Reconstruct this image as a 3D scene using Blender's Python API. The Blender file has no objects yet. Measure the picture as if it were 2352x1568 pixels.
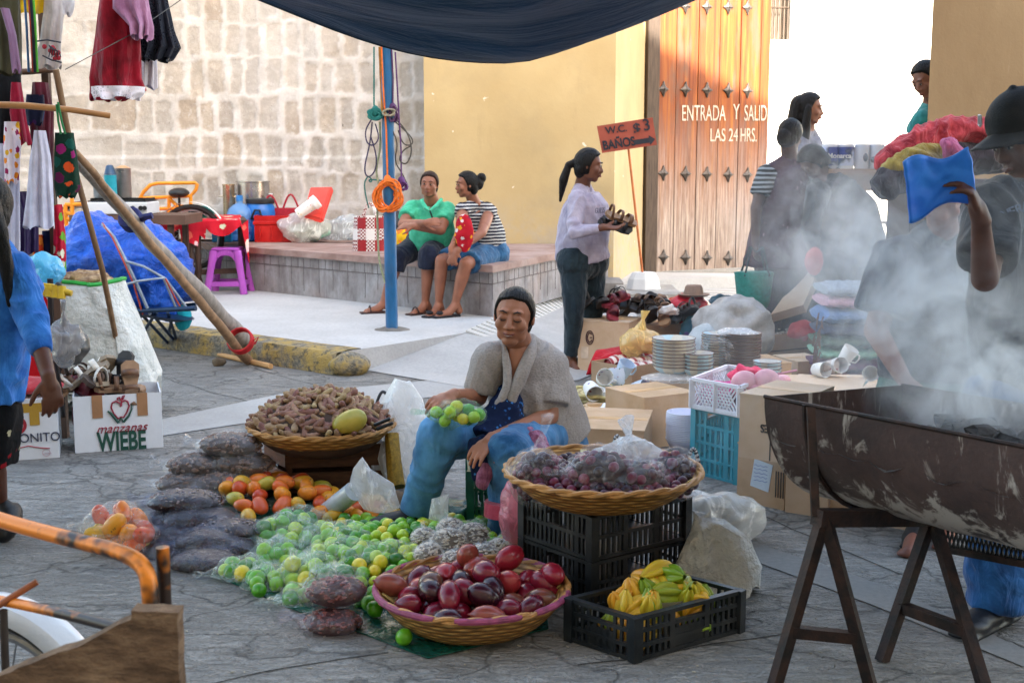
import bpy, bmesh, math, random
from mathutils import Vector, Matrix, noise
V = Vector; PI = math.pi; R = math.radians
rnd = random.Random(7)
C = bpy.context.scene.collection
F = 2850.0; PITCH = R(8.27); CZ = 1.43
def ray(px, py):
    u = (px-1176)/F; v = (784-py)/F
    return V((u, math.cos(PITCH)+v*math.sin(PITCH), -math.sin(PITCH)+v*math.cos(PITCH)))
def G(px, py, z=0.0):
    d = ray(px, py); t = (z-CZ)/d.z
    return V((d.x*t, d.y*t, z))
def W(px, py, Y):
    d = ray(px, py); t = Y/d.y
    return V((d.x*t, Y, CZ+d.z*t))
def lerp(a, b, t): return a+(b-a)*t
def nz(p, s=1.0): return noise.noise(V(p)*s)

# ---------------- materials ----------------
MC = {}
def srgb(c):
    if isinstance(c, str):
        c = [int(c[i:i+2], 16)/255 for i in (0, 2, 4)]
        return tuple(x/12.92 if x <= .04045 else ((x+.055)/1.055)**2.4 for x in c)
    return tuple(c)
class NT:
    def __init__(s, name):
        s.m = bpy.data.materials.new(name); s.m.use_nodes = True
        s.n = s.m.node_tree.nodes; s.l = s.m.node_tree.links
        s.b = s.n['Principled BSDF']; s.o = s.n['Material Output']
        s.tc = s.n.new('ShaderNodeTexCoord')
    def node(s, t, **k):
        n = s.n.new(t)
        for a, v in k.items():
            if a in n.inputs: s.set(n.inputs[a], v)
            else: setattr(n, a, v)
        return n
    def set(s, i, v):
        if isinstance(v, bpy.types.NodeSocket): s.l.new(v, i)
        elif hasattr(i, 'default_value'):
            if i.type == 'RGBA' and not isinstance(v, (int, float)) and len(v) == 3: v = (*v, 1)
            i.default_value = v
    def coord(s, scale=(1, 1, 1), kind='Object', rot=(0, 0, 0), loc=(0, 0, 0)):
        m = s.node('ShaderNodeMapping'); s.l.new(s.tc.outputs[kind], m.inputs[0])
        m.inputs['Scale'].default_value = scale; m.inputs['Rotation'].default_value = rot; m.inputs['Location'].default_value = loc
        return m.outputs[0]
    def noise(s, scale, detail=4, rough=.6, vec=None, dist=0):
        n = s.node('ShaderNodeTexNoise'); n.inputs['Scale'].default_value = scale
        n.inputs['Detail'].default_value = detail; n.inputs['Roughness'].default_value = rough; n.inputs['Distortion'].default_value = dist
        s.l.new(vec if vec is not None else s.tc.outputs['Object'], n.inputs['Vector'])
        return n.outputs['Fac']
    def ramp(s, fac, stops):
        r = s.node('ShaderNodeValToRGB'); e = r.color_ramp.elements
        while len(e) < len(stops): e.new(.5)
        for i, (p, c) in enumerate(stops):
            e[i].position = p; e[i].color = (*c, 1) if hasattr(c, '__len__') else (c, c, c, 1)
        s.l.new(fac, r.inputs[0]); return r.outputs[0]
    def mix(s, f, a, b, mode='MIX'):
        n = s.node('ShaderNodeMix', data_type='RGBA', blend_type=mode)
        s.set(n.inputs[0], f); s.set(n.inputs[6], a); s.set(n.inputs[7], b); return n.outputs[2]
    def math(s, op, a, b=0, clamp=False):
        n = s.node('ShaderNodeMath', operation=op); n.use_clamp = clamp
        s.set(n.inputs[0], a); s.set(n.inputs[1], b); return n.outputs[0]
    def bump(s, h, strength=.3, dist=.01, normal=None):
        n = s.node('ShaderNodeBump'); n.inputs['Strength'].default_value = strength; n.inputs['Distance'].default_value = dist
        s.l.new(h, n.inputs['Height'])
        if normal is not None: s.l.new(normal, n.inputs['Normal'])
        return n.outputs[0]
    def fin(s, col=None, rough=None, normal=None, metal=None, spec=None, **k):
        if col is not None: s.set(s.b.inputs['Base Color'], col)
        if rough is not None: s.set(s.b.inputs['Roughness'], rough)
        if normal is not None: s.l.new(normal, s.b.inputs['Normal'])
        if metal is not None: s.set(s.b.inputs['Metallic'], metal)
        if spec is not None: s.set(s.b.inputs['Specular IOR Level'], spec)
        for a, v in k.items(): s.set(s.b.inputs[a.replace('_', ' ')], v)
        return s.m
def M(col, rough=.6, var=.25, scale=12, bump=.25, bscale=90, metal=0, spec=.4, col2=None, rand=0, dist=.004, dirt=0, stretch=None, sheen=0, coat=0):
    key = (str(col), rough, var, scale, bump, bscale, metal, spec, str(col2), rand, dist, dirt, str(stretch), sheen, coat)
    if key in MC: return MC[key]
    t = NT('mat'); c = srgb(col); c2 = srgb(col2) if col2 is not None else tuple(min(1, x*(1+var)+.01) for x in c)
    lo = tuple(x*(1-var) for x in c)
    vec = t.coord(stretch) if stretch else None
    f = t.noise(scale, 5, .62, vec)
    if col2 is not None: out = t.ramp(f, [(.38, c), (.62, c2)])
    else: out = t.ramp(f, [(.3, lo), (.7, c2)])
    if rand:
        oi = t.node('ShaderNodeObjectInfo')
        h = t.node('ShaderNodeHueSaturation')
        t.set(h.inputs['Hue'], t.math('ADD', t.math('MULTIPLY', oi.outputs['Random'], rand*.12), .5-rand*.06))
        t.set(h.inputs['Value'], t.math('ADD', t.math('MULTIPLY', oi.outputs['Random'], rand*.9), 1-rand*.45))
        t.set(h.inputs['Color'], out); out = h.outputs[0]
    if dirt:
        d = t.ramp(t.noise(5, 6, .7), [(.45, 0.), (.72, 1.)])
        out = t.mix(t.math('MULTIPLY', d, dirt), out, (.12, .09, .07))
    nrm = t.bump(t.noise(bscale, 4, .6, vec), bump, dist) if bump else None
    m = t.fin(out, t.math('ADD', t.math('MULTIPLY', f, .2), rough-.1), nrm, metal, spec)
    if sheen: t.b.inputs['Sheen Weight'].default_value = sheen
    if coat: t.b.inputs['Coat Weight'].default_value = coat; t.b.inputs['Coat Roughness'].default_value = .1
    MC[key] = m; return m
def cloth(col, col2=None, fold=.6, weave=300, var=.12, rough=.85, sc=14):
    key = ('cloth', str(col), str(col2), fold, weave, var, sc)
    if key in MC: return MC[key]
    t = NT('cloth'); c = srgb(col); c2 = srgb(col2) if col2 is not None else tuple(min(1, x*(1+var)) for x in c)
    f = t.noise(sc*.7, 5, .6)
    col = t.ramp(f, [(.35, tuple(x*(1-var) for x in c)), (.65, c2)])
    n1 = t.bump(t.noise(sc, 3, .5, t.coord((1, 1, .45)), 1.2), fold, .025)
    n2 = t.bump(t.noise(weave, 2, .5), .25, .002, n1)
    m = t.fin(col, rough, n2, 0, .2); t.b.inputs['Sheen Weight'].default_value = .15
    MC[key] = m; return m
def film(tint=(.9, .95, 1), op=.2, rough=.12, sc=22, key='film'):
    k = (key, tint, op, rough, sc)
    if k in MC: return MC[k]
    t = NT('plastic_film')
    n = t.bump(t.noise(sc, 4, .55, None, 1.5), .8, .02)
    tr = t.node('ShaderNodeBsdfTransparent'); tr.inputs[0].default_value = (*[.55+.45*x for x in tint], 1)
    gl = t.node('ShaderNodeBsdfGlossy'); gl.inputs['Roughness'].default_value = rough; gl.inputs[0].default_value = (1, 1, 1, 1); t.l.new(n, gl.inputs['Normal'])
    df = t.node('ShaderNodeBsdfDiffuse'); df.inputs[0].default_value = (*tint, 1); t.l.new(n, df.inputs['Normal'])
    tl = t.node('ShaderNodeBsdfTranslucent'); tl.inputs[0].default_value = (*tint, 1); t.l.new(n, tl.inputs['Normal'])
    lw = t.node('ShaderNodeLayerWeight'); lw.inputs[0].default_value = .35; t.l.new(n, lw.inputs['Normal'])
    m0 = t.node('ShaderNodeMixShader'); m0.inputs[0].default_value = .45; t.l.new(df.outputs[0], m0.inputs[1]); t.l.new(tl.outputs[0], m0.inputs[2])
    glint_streak = t.ramp(t.noise(sc*.8, 5, .6, t.coord((1, 1, .5)), 2.5), [(.52, 0.), (.72, 1.)])  # pale streaks mixed into the film colour stand in for wrinkle highlights
    m1 = t.node('ShaderNodeMixShader'); t.set(m1.inputs[0], t.math('ADD', t.math('MULTIPLY', glint_streak, op*.9), op*(.10 if op < .7 else .5), True)); t.l.new(tr.outputs[0], m1.inputs[1]); t.l.new(m0.outputs[0], m1.inputs[2])
    m2 = t.node('ShaderNodeMixShader'); t.set(m2.inputs[0], t.math('ADD', t.math('MULTIPLY', lw.outputs['Facing'], .05 if op < .1 else .13 if op < .7 else .2), .022, True)); t.l.new(m1.outputs[0], m2.inputs[1]); t.l.new(gl.outputs[0], m2.inputs[2])
    t.l.new(m2.outputs[0], t.o.inputs[0]); MC[k] = t.m; return t.m
def skin(col='8a5a44'):
    k = ('skin', col)
    if k in MC: return MC[k]
    t = NT('skin'); c = srgb(col)
    col = t.ramp(t.noise(9, 5, .6), [(.3, tuple(x*.8 for x in c)), (.7, tuple(x*1.15 for x in c))])
    m = t.fin(col, .5, t.bump(t.noise(160, 3, .6), .15, .002), 0, .4)
    t.b.inputs['Subsurface Weight'].default_value = .06; t.b.inputs['Subsurface Radius'].default_value = (.02, .008, .004); t.b.inputs['Subsurface Scale'].default_value = .5
    MC[k] = m; return m
def hairm(col='17110f'):
    k = ('hair', col)
    if k in MC: return MC[k]
    t = NT('hair'); c = srgb(col)
    st = t.noise(60, 4, .7, t.coord((3, .5, 1.0)))
    m = t.fin(t.ramp(st, [(.3, tuple(x*.6 for x in c)), (.7, tuple(x*1.7+.001 for x in c))]), .5, t.bump(st, .8, .008), 0, .18)
    MC[k] = m; return m

# ---------------- mesh builder ----------------
def frame(d, up=None):
    d = V(d).normalized(); up = V(up) if up is not None else V((0, 0, 1))
    if abs(d.dot(up.normalized())) > .97: up = V((0, 1, 0)) if abs(d.y) < .9 else V((1, 0, 0))
    x = d.cross(up).normalized(); y = x.cross(d).normalized()
    return x, y, d   # x side, y up-ish, d along
class MB:
    def __init__(s): s.v = []; s.f = []; s.mi = []; s.cm = 0
    def add(s, vs, fs):
        o = len(s.v); s.v += [V(p) for p in vs]; s.f += [tuple(i+o for i in f) for f in fs]; s.mi += [s.cm]*len(fs); return s
    def box(s, c, size, rot=None, z0=False, bev=0, jit=0):
        c = V(c); hx, hy, hz = size[0]/2, size[1]/2, size[2]/2
        if z0: c = c+V((0, 0, hz))
        m = rot if isinstance(rot, Matrix) else (Matrix.Rotation(rot, 3, 'Z') if rot else Matrix.Identity(3))
        if bev:
            b = min(bev, hx*.9, hy*.9, hz*.9); vs = []; fs = []
            for z, k in ((-hz, 1), (-hz+b, 0), (hz-b, 0), (hz, 1)):
                e = b if k else 0
                for x, y in ((-hx+e+b*(1-k)*.3, -hy+e), (hx-e-b*(1-k)*.3, -hy+e), (hx-e, -hy+e+b*(1-k)*.3), (hx-e, hy-e-b*(1-k)*.3), (hx-e-b*(1-k)*.3, hy-e), (-hx+e+b*(1-k)*.3, hy-e), (-hx+e, hy-e-b*(1-k)*.3), (-hx+e, -hy+e+b*(1-k)*.3)):
                    vs.append(c+m@V((x+rnd.uniform(-jit, jit), y+rnd.uniform(-jit, jit), z+rnd.uniform(-jit, jit))))
            for k in range(3):
                for i in range(8): fs.append((k*8+i, k*8+(i+1) % 8, k*8+8+(i+1) % 8, k*8+8+i))
            fs.append(tuple(range(7, -1, -1))); fs.append(tuple(range(24, 32)))
            return s.add(vs, fs)
        vs = [c+m@V((x*hx+rnd.uniform(-jit, jit), y*hy+rnd.uniform(-jit, jit), z*hz+rnd.uniform(-jit, jit))) for z in (-1, 1) for x, y in ((-1, -1), (1, -1), (1, 1), (-1, 1))]
        return s.add(vs, [(3, 2, 1, 0), (4, 5, 6, 7), (0, 1, 5, 4), (1, 2, 6, 5), (2, 3, 7, 6), (3, 0, 4, 7)])
    def bar(s, a, b, w, h=None, up=None):
        a = V(a); b = V(b); x, y, d = frame(b-a, up); h = h or w
        vs = [p+x*sx*w/2+y*sy*h/2 for p in (a, b) for sx, sy in ((-1, -1), (1, -1), (1, 1), (-1, 1))]
        return s.add(vs, [(3, 2, 1, 0), (4, 5, 6, 7), (0, 1, 5, 4), (1, 2, 6, 5), (2, 3, 7, 6), (3, 0, 4, 7)])
    def tube(s, pts, r, seg=8, closed=False, caps=True):
        pts = [V(p) for p in pts]; n = len(pts); vs = []; fs = []; px = None
        rr = r if hasattr(r, '__len__') else [r]*n
        for i, p in enumerate(pts):
            if closed: d = pts[(i+1) % n]-pts[i-1]
            else: d = pts[min(i+1, n-1)]-pts[max(i-1, 0)]
            if d.length < 1e-9: d = V((0, 0, 1))
            if px is None: x, y, d = frame(d)
            else:
                d.normalize(); x = px-d*px.dot(d)
                if x.length < 1e-6: x, y, d = frame(d)
                x.normalize(); y = d.cross(x)
            px = x
            if px is not None: y = d.cross(x)
            for k in range(seg):
                a = 2*PI*k/seg; vs.append(p+(x*math.cos(a)+y*math.sin(a))*rr[i])
        for i in range(n if closed else n-1):
            j = (i+1) % n
            for k in range(seg): fs.append((i*seg+k, i*seg+(k+1) % seg, j*seg+(k+1) % seg, j*seg+k))
        if caps and not closed: fs.append(tuple(range(seg-1, -1, -1))); fs.append(tuple((n-1)*seg+k for k in range(seg)))
        return s.add(vs, fs)
    def cap(s, a, b, ra, rb, seg=14, flat=(0, 0)):
        a = V(a); b = V(b); d = b-a
        if d.length < 1e-6: d = V((0, 0, 1e-4))
        x, y, d = frame(d); rings = []
        if not flat[0]:
            for t in (85, 60, 35, 15): rings.append((a-d*ra*math.sin(R(t)), ra*math.cos(R(t))))
        rings += [(a, ra), (b, rb)]
        if not flat[1]:
            for t in (15, 35, 60, 85): rings.append((b+d*rb*math.sin(R(t)), rb*math.cos(R(t))))
        vs = [p+(x*math.cos(2*PI*k/seg)+y*math.sin(2*PI*k/seg))*r for p, r in rings for k in range(seg)]
        fs = [(i*seg+k, i*seg+(k+1) % seg, (i+1)*seg+(k+1) % seg, (i+1)*seg+k) for i in range(len(rings)-1) for k in range(seg)]
        fs.append(tuple(range(seg-1, -1, -1))); fs.append(tuple((len(rings)-1)*seg+k for k in range(seg)))
        return s.add(vs, fs)
    def chain(s, pts, rs, seg=14):
        for i in range(len(pts)-1): s.cap(pts[i], pts[i+1], rs[i], rs[i+1], seg)
        return s
    def ell(s, c, r, rot=None, nu=16, nv=10):
        c = V(c); r = (r, r, r) if not hasattr(r, '__len__') else r
        m = rot if isinstance(rot, Matrix) else Matrix.Identity(3); vs = []; fs = []
        for j in range(1, nv):
            t = PI*j/nv
            for i in range(nu):
                a = 2*PI*i/nu; vs.append(c+m@V((r[0]*math.sin(t)*math.cos(a), r[1]*math.sin(t)*math.sin(a), -r[2]*math.cos(t))))
        for j in range(nv-2):
            for i in range(nu): fs.append((j*nu+i, j*nu+(i+1) % nu, (j+1)*nu+(i+1) % nu, (j+1)*nu+i))
        b = len(vs); vs += [c+m@V((0, 0, -r[2])), c+m@V((0, 0, r[2]))]
        for i in range(nu): fs.append((b, (i+1) % nu, i)); fs.append((b+1, (nv-2)*nu+i, (nv-2)*nu+(i+1) % nu))
        return s.add(vs, fs)
    def loft(s, rings, seg=20, xaxis=None, caps=True):
        # rings: (center, rx, ry[, xdir, ydir])
        vs = []; n = len(rings)
        for i, rg in enumerate(rings):
            c, rx, ry = V(rg[0]), rg[1], rg[2]
            if len(rg) > 3: x, y = V(rg[3]), V(rg[4])
            else:
                d = (V(rings[min(i+1, n-1)][0])-V(rings[max(i-1, 0)][0])).normalized()
                x = V(xaxis if xaxis else (1, 0, 0)); x = (x-d*x.dot(d)).normalized(); y = d.cross(x)
            for k in range(seg):
                a = 2*PI*k/seg; vs.append(c+x*rx*math.cos(a)+y*ry*math.sin(a))
        fs = [(i*seg+k, i*seg+(k+1) % seg, (i+1)*seg+(k+1) % seg, (i+1)*seg+k) for i in range(n-1) for k in range(seg)]
        if caps: fs.append(tuple(range(seg-1, -1, -1))); fs.append(tuple((n-1)*seg+k for k in range(seg)))
        return s.add(vs, fs)
    def lathe(s, prof, c=(0, 0, 0), seg=28, wob=0, m=None, caps=False):
        c = V(c); vs = []; m = m or Matrix.Identity(3)
        for r, z in prof:
            for k in range(seg):
                a = 2*PI*k/seg; q = r*(1+wob*noise.noise(V((math.cos(a)*2, math.sin(a)*2, z*3+c.x))))
                vs.append(c+m@V((q*math.cos(a), q*math.sin(a), z)))
        n = len(prof)
        fs = [(i*seg+k, i*seg+(k+1) % seg, (i+1)*seg+(k+1) % seg, (i+1)*seg+k) for i in range(n-1) for k in range(seg)]
        if caps: fs.append(tuple(range(seg-1, -1, -1))); fs.append(tuple((n-1)*seg+k for k in range(seg)))
        return s.add(vs, fs)
    def grid(s, fn, nu, nv):
        vs = [fn(i/nu, j/nv) for j in range(nv+1) for i in range(nu+1)]
        return s.add(vs, [(j*(nu+1)+i, j*(nu+1)+i+1, (j+1)*(nu+1)+i+1, (j+1)*(nu+1)+i) for j in range(nv) for i in range(nu)])
    def poly(s, pts, th=0, down=V((0, 0, -1))):
        n = len(pts)
        if not th: return s.add(pts, [tuple(range(n))])
        pts = [V(p) for p in pts]
        return s.add(pts+[p+down*th for p in pts], [tuple(range(n)), tuple(range(2*n-1, n-1, -1))]+[(i, i+n, (i+1) % n+n, (i+1) % n) for i in range(n)])
    def displace(s, amp, sc, i0=0):
        for i in range(i0, len(s.v)):
            p = s.v[i]; s.v[i] = p+V((noise.noise(p*sc), noise.noise(p*sc+V((31, 7, 3))), noise.noise(p*sc+V((5, 91, 17)))))*amp
        return s
    def mesh(s, org=V((0, 0, 0))):
        me = bpy.data.meshes.new('m'); me.from_pydata([tuple(p-org) for p in s.v], [], s.f)
        me.polygons.foreach_set('material_index', s.mi); me.update(); return me
    def base(s):
        xs = [p.x for p in s.v]; ys = [p.y for p in s.v]; zs = [p.z for p in s.v]
        return V(((min(xs)+max(xs))/2, (min(ys)+max(ys))/2, min(zs)))
    def build(s, name, mat=None, parent=None, smooth=True, label=None, cat=None, group=None, kind=None, org=None, angle=40, sub=0, solid=0, remesh=0, post=None, sm=3):
        if parent is not None: org = wloc(parent)
        elif org is None: org = s.base()
        me = s.mesh(org)
        if remesh: me = vox(me, remesh, sm)
        o = bpy.data.objects.new(name, me); C.objects.link(o)
        if parent is not None: o.parent = parent
        else: o.location = org
        mats = mat if isinstance(mat, (list, tuple)) else [mat]
        for q in mats: me.materials.append(q)
        if post: post(me, org)
        if smooth:
            me.polygons.foreach_set('use_smooth', [True]*len(me.polygons))
            if not remesh:
                try: me.set_sharp_from_angle(angle=R(angle))
                except Exception: pass
        if sub: md = o.modifiers.new('s', 'SUBSURF'); md.levels = md.render_levels = sub
        if solid: md = o.modifiers.new('t', 'SOLIDIFY'); md.thickness = solid; md.offset = 0
        return tag(o, label, cat, group, kind)
def vox(me, size, it=3):
    o = bpy.data.objects.new('tmp', me); C.objects.link(o)
    m = o.modifiers.new('r', 'REMESH'); m.mode = 'VOXEL'; m.voxel_size = size
    if it: m2 = o.modifiers.new('s', 'SMOOTH'); m2.factor = .5; m2.iterations = it
    dg = bpy.context.evaluated_depsgraph_get(); dg.update()
    me2 = bpy.data.meshes.new_from_object(o.evaluated_get(dg)); bpy.data.objects.remove(o); bpy.data.meshes.remove(me)
    me2.materials.clear(); return me2
def wloc(o):
    p = V((0, 0, 0))
    while o is not None: p += o.location; o = o.parent
    return p
def tag(o, label=None, cat=None, group=None, kind=None):
    if label: o['label'] = label
    if cat: o['category'] = cat
    if group: o['group'] = group
    if kind: o['kind'] = kind
    return o
def empty(name, loc, label, cat, group=None):
    o = bpy.data.objects.new(name, None); C.objects.link(o); o.location = V(loc); o.empty_display_size = .05
    return tag(o, label, cat, group)
def dup(o, loc=None, rot=None, label=None, scale=None, parent=None):
    c = o.copy(); C.objects.link(c)
    if parent is not None: c.parent = parent
    elif loc is not None: c.location = loc
    if rot is not None: c.rotation_euler = rot
    if scale is not None: c.scale = scale
    if label: c['label'] = label
    for ch in [q for q in KIDS(o)]: dup(ch, parent=c)
    return c
def KIDS(o): return [q for q in o.children]
def text(s, name, p, ux, uy, h, mat, parent, th=.0015, bold=0, sx=1, align='CENTER', shear=0):
    cu = bpy.data.curves.new(name, 'FONT'); cu.body = s; cu.size = 1; cu.extrude = th/h; cu.offset = bold; cu.align_x = align; cu.align_y = 'CENTER'; cu.shear = shear
    o = bpy.data.objects.new(name, cu); C.objects.link(o)
    dg = bpy.context.evaluated_depsgraph_get(); dg.update(); me = bpy.data.meshes.new_from_object(o.evaluated_get(dg)); bpy.data.objects.remove(o)
    ux = V(ux).normalized(); uy = V(uy).normalized(); n = ux.cross(uy); org = wloc(parent)
    for v in me.vertices:
        c = v.co.copy(); v.co = V(p)+ux*c.x*h*sx+uy*c.y*h+n*c.z*h-org
    me.materials.clear(); me.materials.append(mat); o = bpy.data.objects.new(name, me); C.objects.link(o); o.parent = parent; return o
# ---------------- camera, sky, sun ----------------
sc = bpy.context.scene
cam = bpy.data.cameras.new('camera'); camo = bpy.data.objects.new('camera', cam); C.objects.link(camo)
cam.sensor_width = 36; cam.lens = 36*F/2352; cam.clip_end = 500; cam.clip_start = .05
cam.dof.use_dof = True; cam.dof.focus_distance = 5.2; cam.dof.aperture_fstop = 8
camo.location = (0, 0, CZ); camo.rotation_euler = (PI/2-PITCH, 0, 0); sc.camera = camo
SUN_TO = V((-.37, 1, -.44)).normalized()      # the way sunlight travels
el = math.asin(-SUN_TO.z); az = math.atan2(-SUN_TO.x, -SUN_TO.y)
w = bpy.data.worlds.new('World'); sc.world = w; w.use_nodes = True
sky = w.node_tree.nodes.new('ShaderNodeTexSky'); sky.sky_type = 'NISHITA'; sky.sun_disc = False
sky.sun_elevation = el; sky.sun_rotation = az; sky.dust_density = 2.0; sky.air_density = 1.0; sky.ozone_density = .6
bg = w.node_tree.nodes['Background']; wt_ = w.node_tree.nodes.new('ShaderNodeMix'); wt_.data_type = 'RGBA'; wt_.blend_type = 'MULTIPLY'; wt_.inputs[0].default_value = 1; wt_.inputs[7].default_value = (1.10, 1.0, .87, 1); w.node_tree.links.new(sky.outputs[0], wt_.inputs[6]); w.node_tree.links.new(wt_.outputs[2], bg.inputs[0]); bg.inputs[1].default_value = .15
sl = bpy.data.lights.new('sun', 'SUN'); sl.energy = 3.6; sl.angle = R(.5); sl.color = (1, .9, .76)
so = bpy.data.objects.new('sun', sl); C.objects.link(so); so.location = (3, -10, 12); so.rotation_euler = SUN_TO.to_track_quat('-Z', 'Y').to_euler()
sc.view_settings.view_transform = 'Standard'; sc.view_settings.look = 'None'; sc.view_settings.exposure = 3.0
sc.cycles.volume_step_rate = 2.5; sc.cycles.volume_max_steps = 96
sc.cycles.max_bounces = 9; sc.cycles.transparent_max_bounces = 28; sc.cycles.diffuse_bounces = 4; sc.cycles.glossy_bounces = 2; sc.cycles.transmission_bounces = 4
sc.cycles.use_denoising = True; sc.cycles.volume_bounces = 2

# ---------------- ground ----------------
def ground_mat():
    t = NT('street_concrete')
    big = t.noise(1.1, 6, .62); mid = t.noise(7, 7, .7, None, .6); fine = t.noise(70, 4, .7)
    c = t.ramp(big, [(.3, (.20, .19, .18)), (.7, (.37, .352, .33))])
    c = t.mix(t.ramp(mid, [(.35, .0), (.7, .75)]), c, (.40, .385, .36))
    c = t.mix(t.ramp(fine, [(.45, .0), (.8, .6)]), c, (.08, .078, .075))
    sp = t.ramp(t.noise(150, 2, .5), [(.70, 0.), (.74, 1.)]); c = t.mix(t.math('MULTIPLY', sp, .7), c, (.45, .43, .4))
    stain = t.ramp(t.noise(.9, 4, .5, t.coord((1, 1, 1), loc=(4, 2, 0))), [(.55, 0.), (.68, 1.)]); c = t.mix(t.math('MULTIPLY', stain, .35), c, (.09, .088, .085))
    wv = t.node('ShaderNodeTexWave', wave_type='RINGS'); wv.inputs['Scale'].default_value = 1.3; wv.inputs['Distortion'].default_value = 7; wv.inputs['Detail'].default_value = 3; wv.inputs['Detail Scale'].default_value = 1.2
    t.l.new(t.coord((1, 1.6, 1), loc=(3, -1, 0)), wv.inputs[0])
    line = t.ramp(wv.outputs['Fac'], [(.0, 0.), (.10, 1.)]); c = t.mix(t.math('MULTIPLY', t.math('SUBTRACT', 1, line), .16), c, (.07, .068, .066))
    vo = t.node('ShaderNodeTexVoronoi', feature='DISTANCE_TO_EDGE'); vo.inputs['Scale'].default_value = 1.5; wa = t.node('ShaderNodeVectorMath', operation='ADD'); t.l.new(t.coord((1, 1.5, 1)), wa.inputs[0])
    nn = t.node('ShaderNodeTexNoise'); nn.inputs['Scale'].default_value = 2.5; nn.inputs['Detail'].default_value = 4; t.l.new(t.tc.outputs['Object'], nn.inputs['Vector']); t.l.new(nn.outputs['Color'], wa.inputs[1]); t.l.new(wa.outputs[0], vo.inputs['Vector'])
    ck = t.ramp(vo.outputs['Distance'], [(0, 0.), (.03, 1.)]); c = t.mix(t.math('MULTIPLY', t.math('SUBTRACT', 1, ck), .6), c, (.055, .052, .05))
    rg = t.ramp(t.noise(9, 3, .7, t.coord((1, 2.6, 1), rot=(0, 0, .35)), 1.5), [(.35, 0.), (.65, 1.)]); c = t.mix(t.math('MULTIPLY', t.math('SUBTRACT', 1, rg), .28), c, (.07, .068, .066))
    n = t.bump(wv.outputs['Fac'], .12, .02); n = t.bump(ck, .6, .012, n); n = t.bump(rg, .9, .02, n); n = t.bump(mid, .8, .03, n); n = t.bump(fine, .5, .006, n)
    return t.fin(c, .78, n, 0, .35)
def pale_mat(base=(.42, .41, .4), lo=(.32, .31, .3), cr=.5, b=.4):
    t = NT('pale_concrete'); a = t.noise(1.6, 6, .6); f = t.noise(45, 5, .7)
    c = t.ramp(a, [(.3, lo), (.7, base)]); c = t.mix(t.ramp(f, [(.4, 0.), (.8, .5)]), c, tuple(x*.6 for x in lo))
    st = t.ramp(t.noise(4, 5, .7, t.coord((1, .5, 1))), [(.55, 0.), (.75, 1.)]); c = t.mix(t.math('MULTIPLY', st, cr*.5), c, (.2, .19, .18))
    return t.fin(c, .8, t.bump(f, b, .006, t.bump(a, .3, .03)), 0, .3)
MB().box((0, 18, -.25), (90, 76, .5)).build('ground', ground_mat(), smooth=False, kind='structure')
# smooth pale bands crossing the street
pm = pale_mat()
MB().poly([G(372, 1000, .004), G(372, 962, .004), G(640, 905, .004), G(1000, 872, .004), G(1310, 905, .004), G(1330, 930, .004), G(1000, 910, .004), G(700, 950, .004)]).build('pavement_band', pm, smooth=False, kind='structure')
MB().poly([G(1700, 1275, .004), G(2010, 1390, .004), G(2352, 1530, .004), G(2352, 1490, .004), G(2050, 1350, .004), G(1720, 1240, .004)]).build('pavement_band', pale_mat((.27, .26, .245), (.19, .185, .18)), smooth=False, kind='structure')
g = MB()
for a, b in (((375, 868), (800, 985)), ((560, 838), (900, 935)), ((900, 950), (1300, 1040)), ((480, 1568), (900, 1495)), ((1320, 1530), (1900, 1440)), ((1500, 1080), (2100, 1330))):
    a = G(*a, .002); b = G(*b, .002); n = 24; pts = [lerp(a, b, i/n)+V((nz(lerp(a, b, i/n), 4)*.03, nz(lerp(a, b, i/n)+V((9, 9, 9)), 4)*.03, 0)) for i in range(n+1)]
    for i in range(n):
        d = (b-a).normalized(); s_ = V((-d.y, d.x, 0))*.003; g.add([pts[i]-s_, pts[i]+s_, pts[i+1]+s_, pts[i+1]-s_], [(0, 1, 2, 3)])
g.build('ground_joints', M('34322f', .9), smooth=False, kind='structure')
# raised pavement with kerb
A = G(800, 806, .15); B2 = V((-9, A.y+(A.x+9)*.80, .15)); Cc = G(1070, 764, .15); D_ = G(1300, 655, .15)
MB().poly([B2, A, Cc, D_, V((3, 14.2, .15)), V((-9, 16, .15))][::1], .14).build('pavement', pale_mat((.55, .54, .53), (.44, .43, .42), .35), smooth=False, kind='structure')
a0 = G(838, 846, .0); 
kd = (B2-A).normalized(); kn = V((kd.y, -kd.x, 0)); kn = kn if kn.y < 0 else -kn
def kerb_mat():
    t = NT('kerb_paint'); n = t.noise(5, 7, .75); f = t.noise(40, 5, .7)
    c = t.ramp(f, [(.3, (.10, .095, .08)), (.7, (.3, .28, .24))])
    c = t.mix(t.ramp(n, [(.42, 0.), (.56, 1.)]), c, (.42, .29, .09)); c = t.mix(t.ramp(t.noise(11, 5, .7), [(.55, 0.), (.62, .9)]), c, (.1, .09, .07))
    return t.fin(c, .8, t.bump(f, .8, .012, t.bump(n, .7, .03)), 0, .3)
k = MB()
def kf(u, v):
    p = lerp(A+kn*.0, B2, u); prof = [(.13, 0), (.125, .1), (.10, .15), (.0, .158), (-.12, .155), (-.13, .1)]
    i = min(int(v*5), 4); q = v*5-i; o = prof[i][0]*(1-q)+prof[i+1][0]*q; h = prof[i][1]*(1-q)+prof[i+1][1]*q
    wv = nz((p.x*3, p.y*3, v*4), 2.2)*.014
    return V((p.x, p.y, 0))+kn*(o+wv)+V((0, 0, max(0, h+wv*.5)))
k.grid(kf, 200, 10)
k.ell(V((A.x, A.y, .06))+kn*.02-kd*.02, (.15, .14, .09)); k.displace(.02, 9, 11*201)
k.build('kerb', kerb_mat(), kind='structure')
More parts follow.
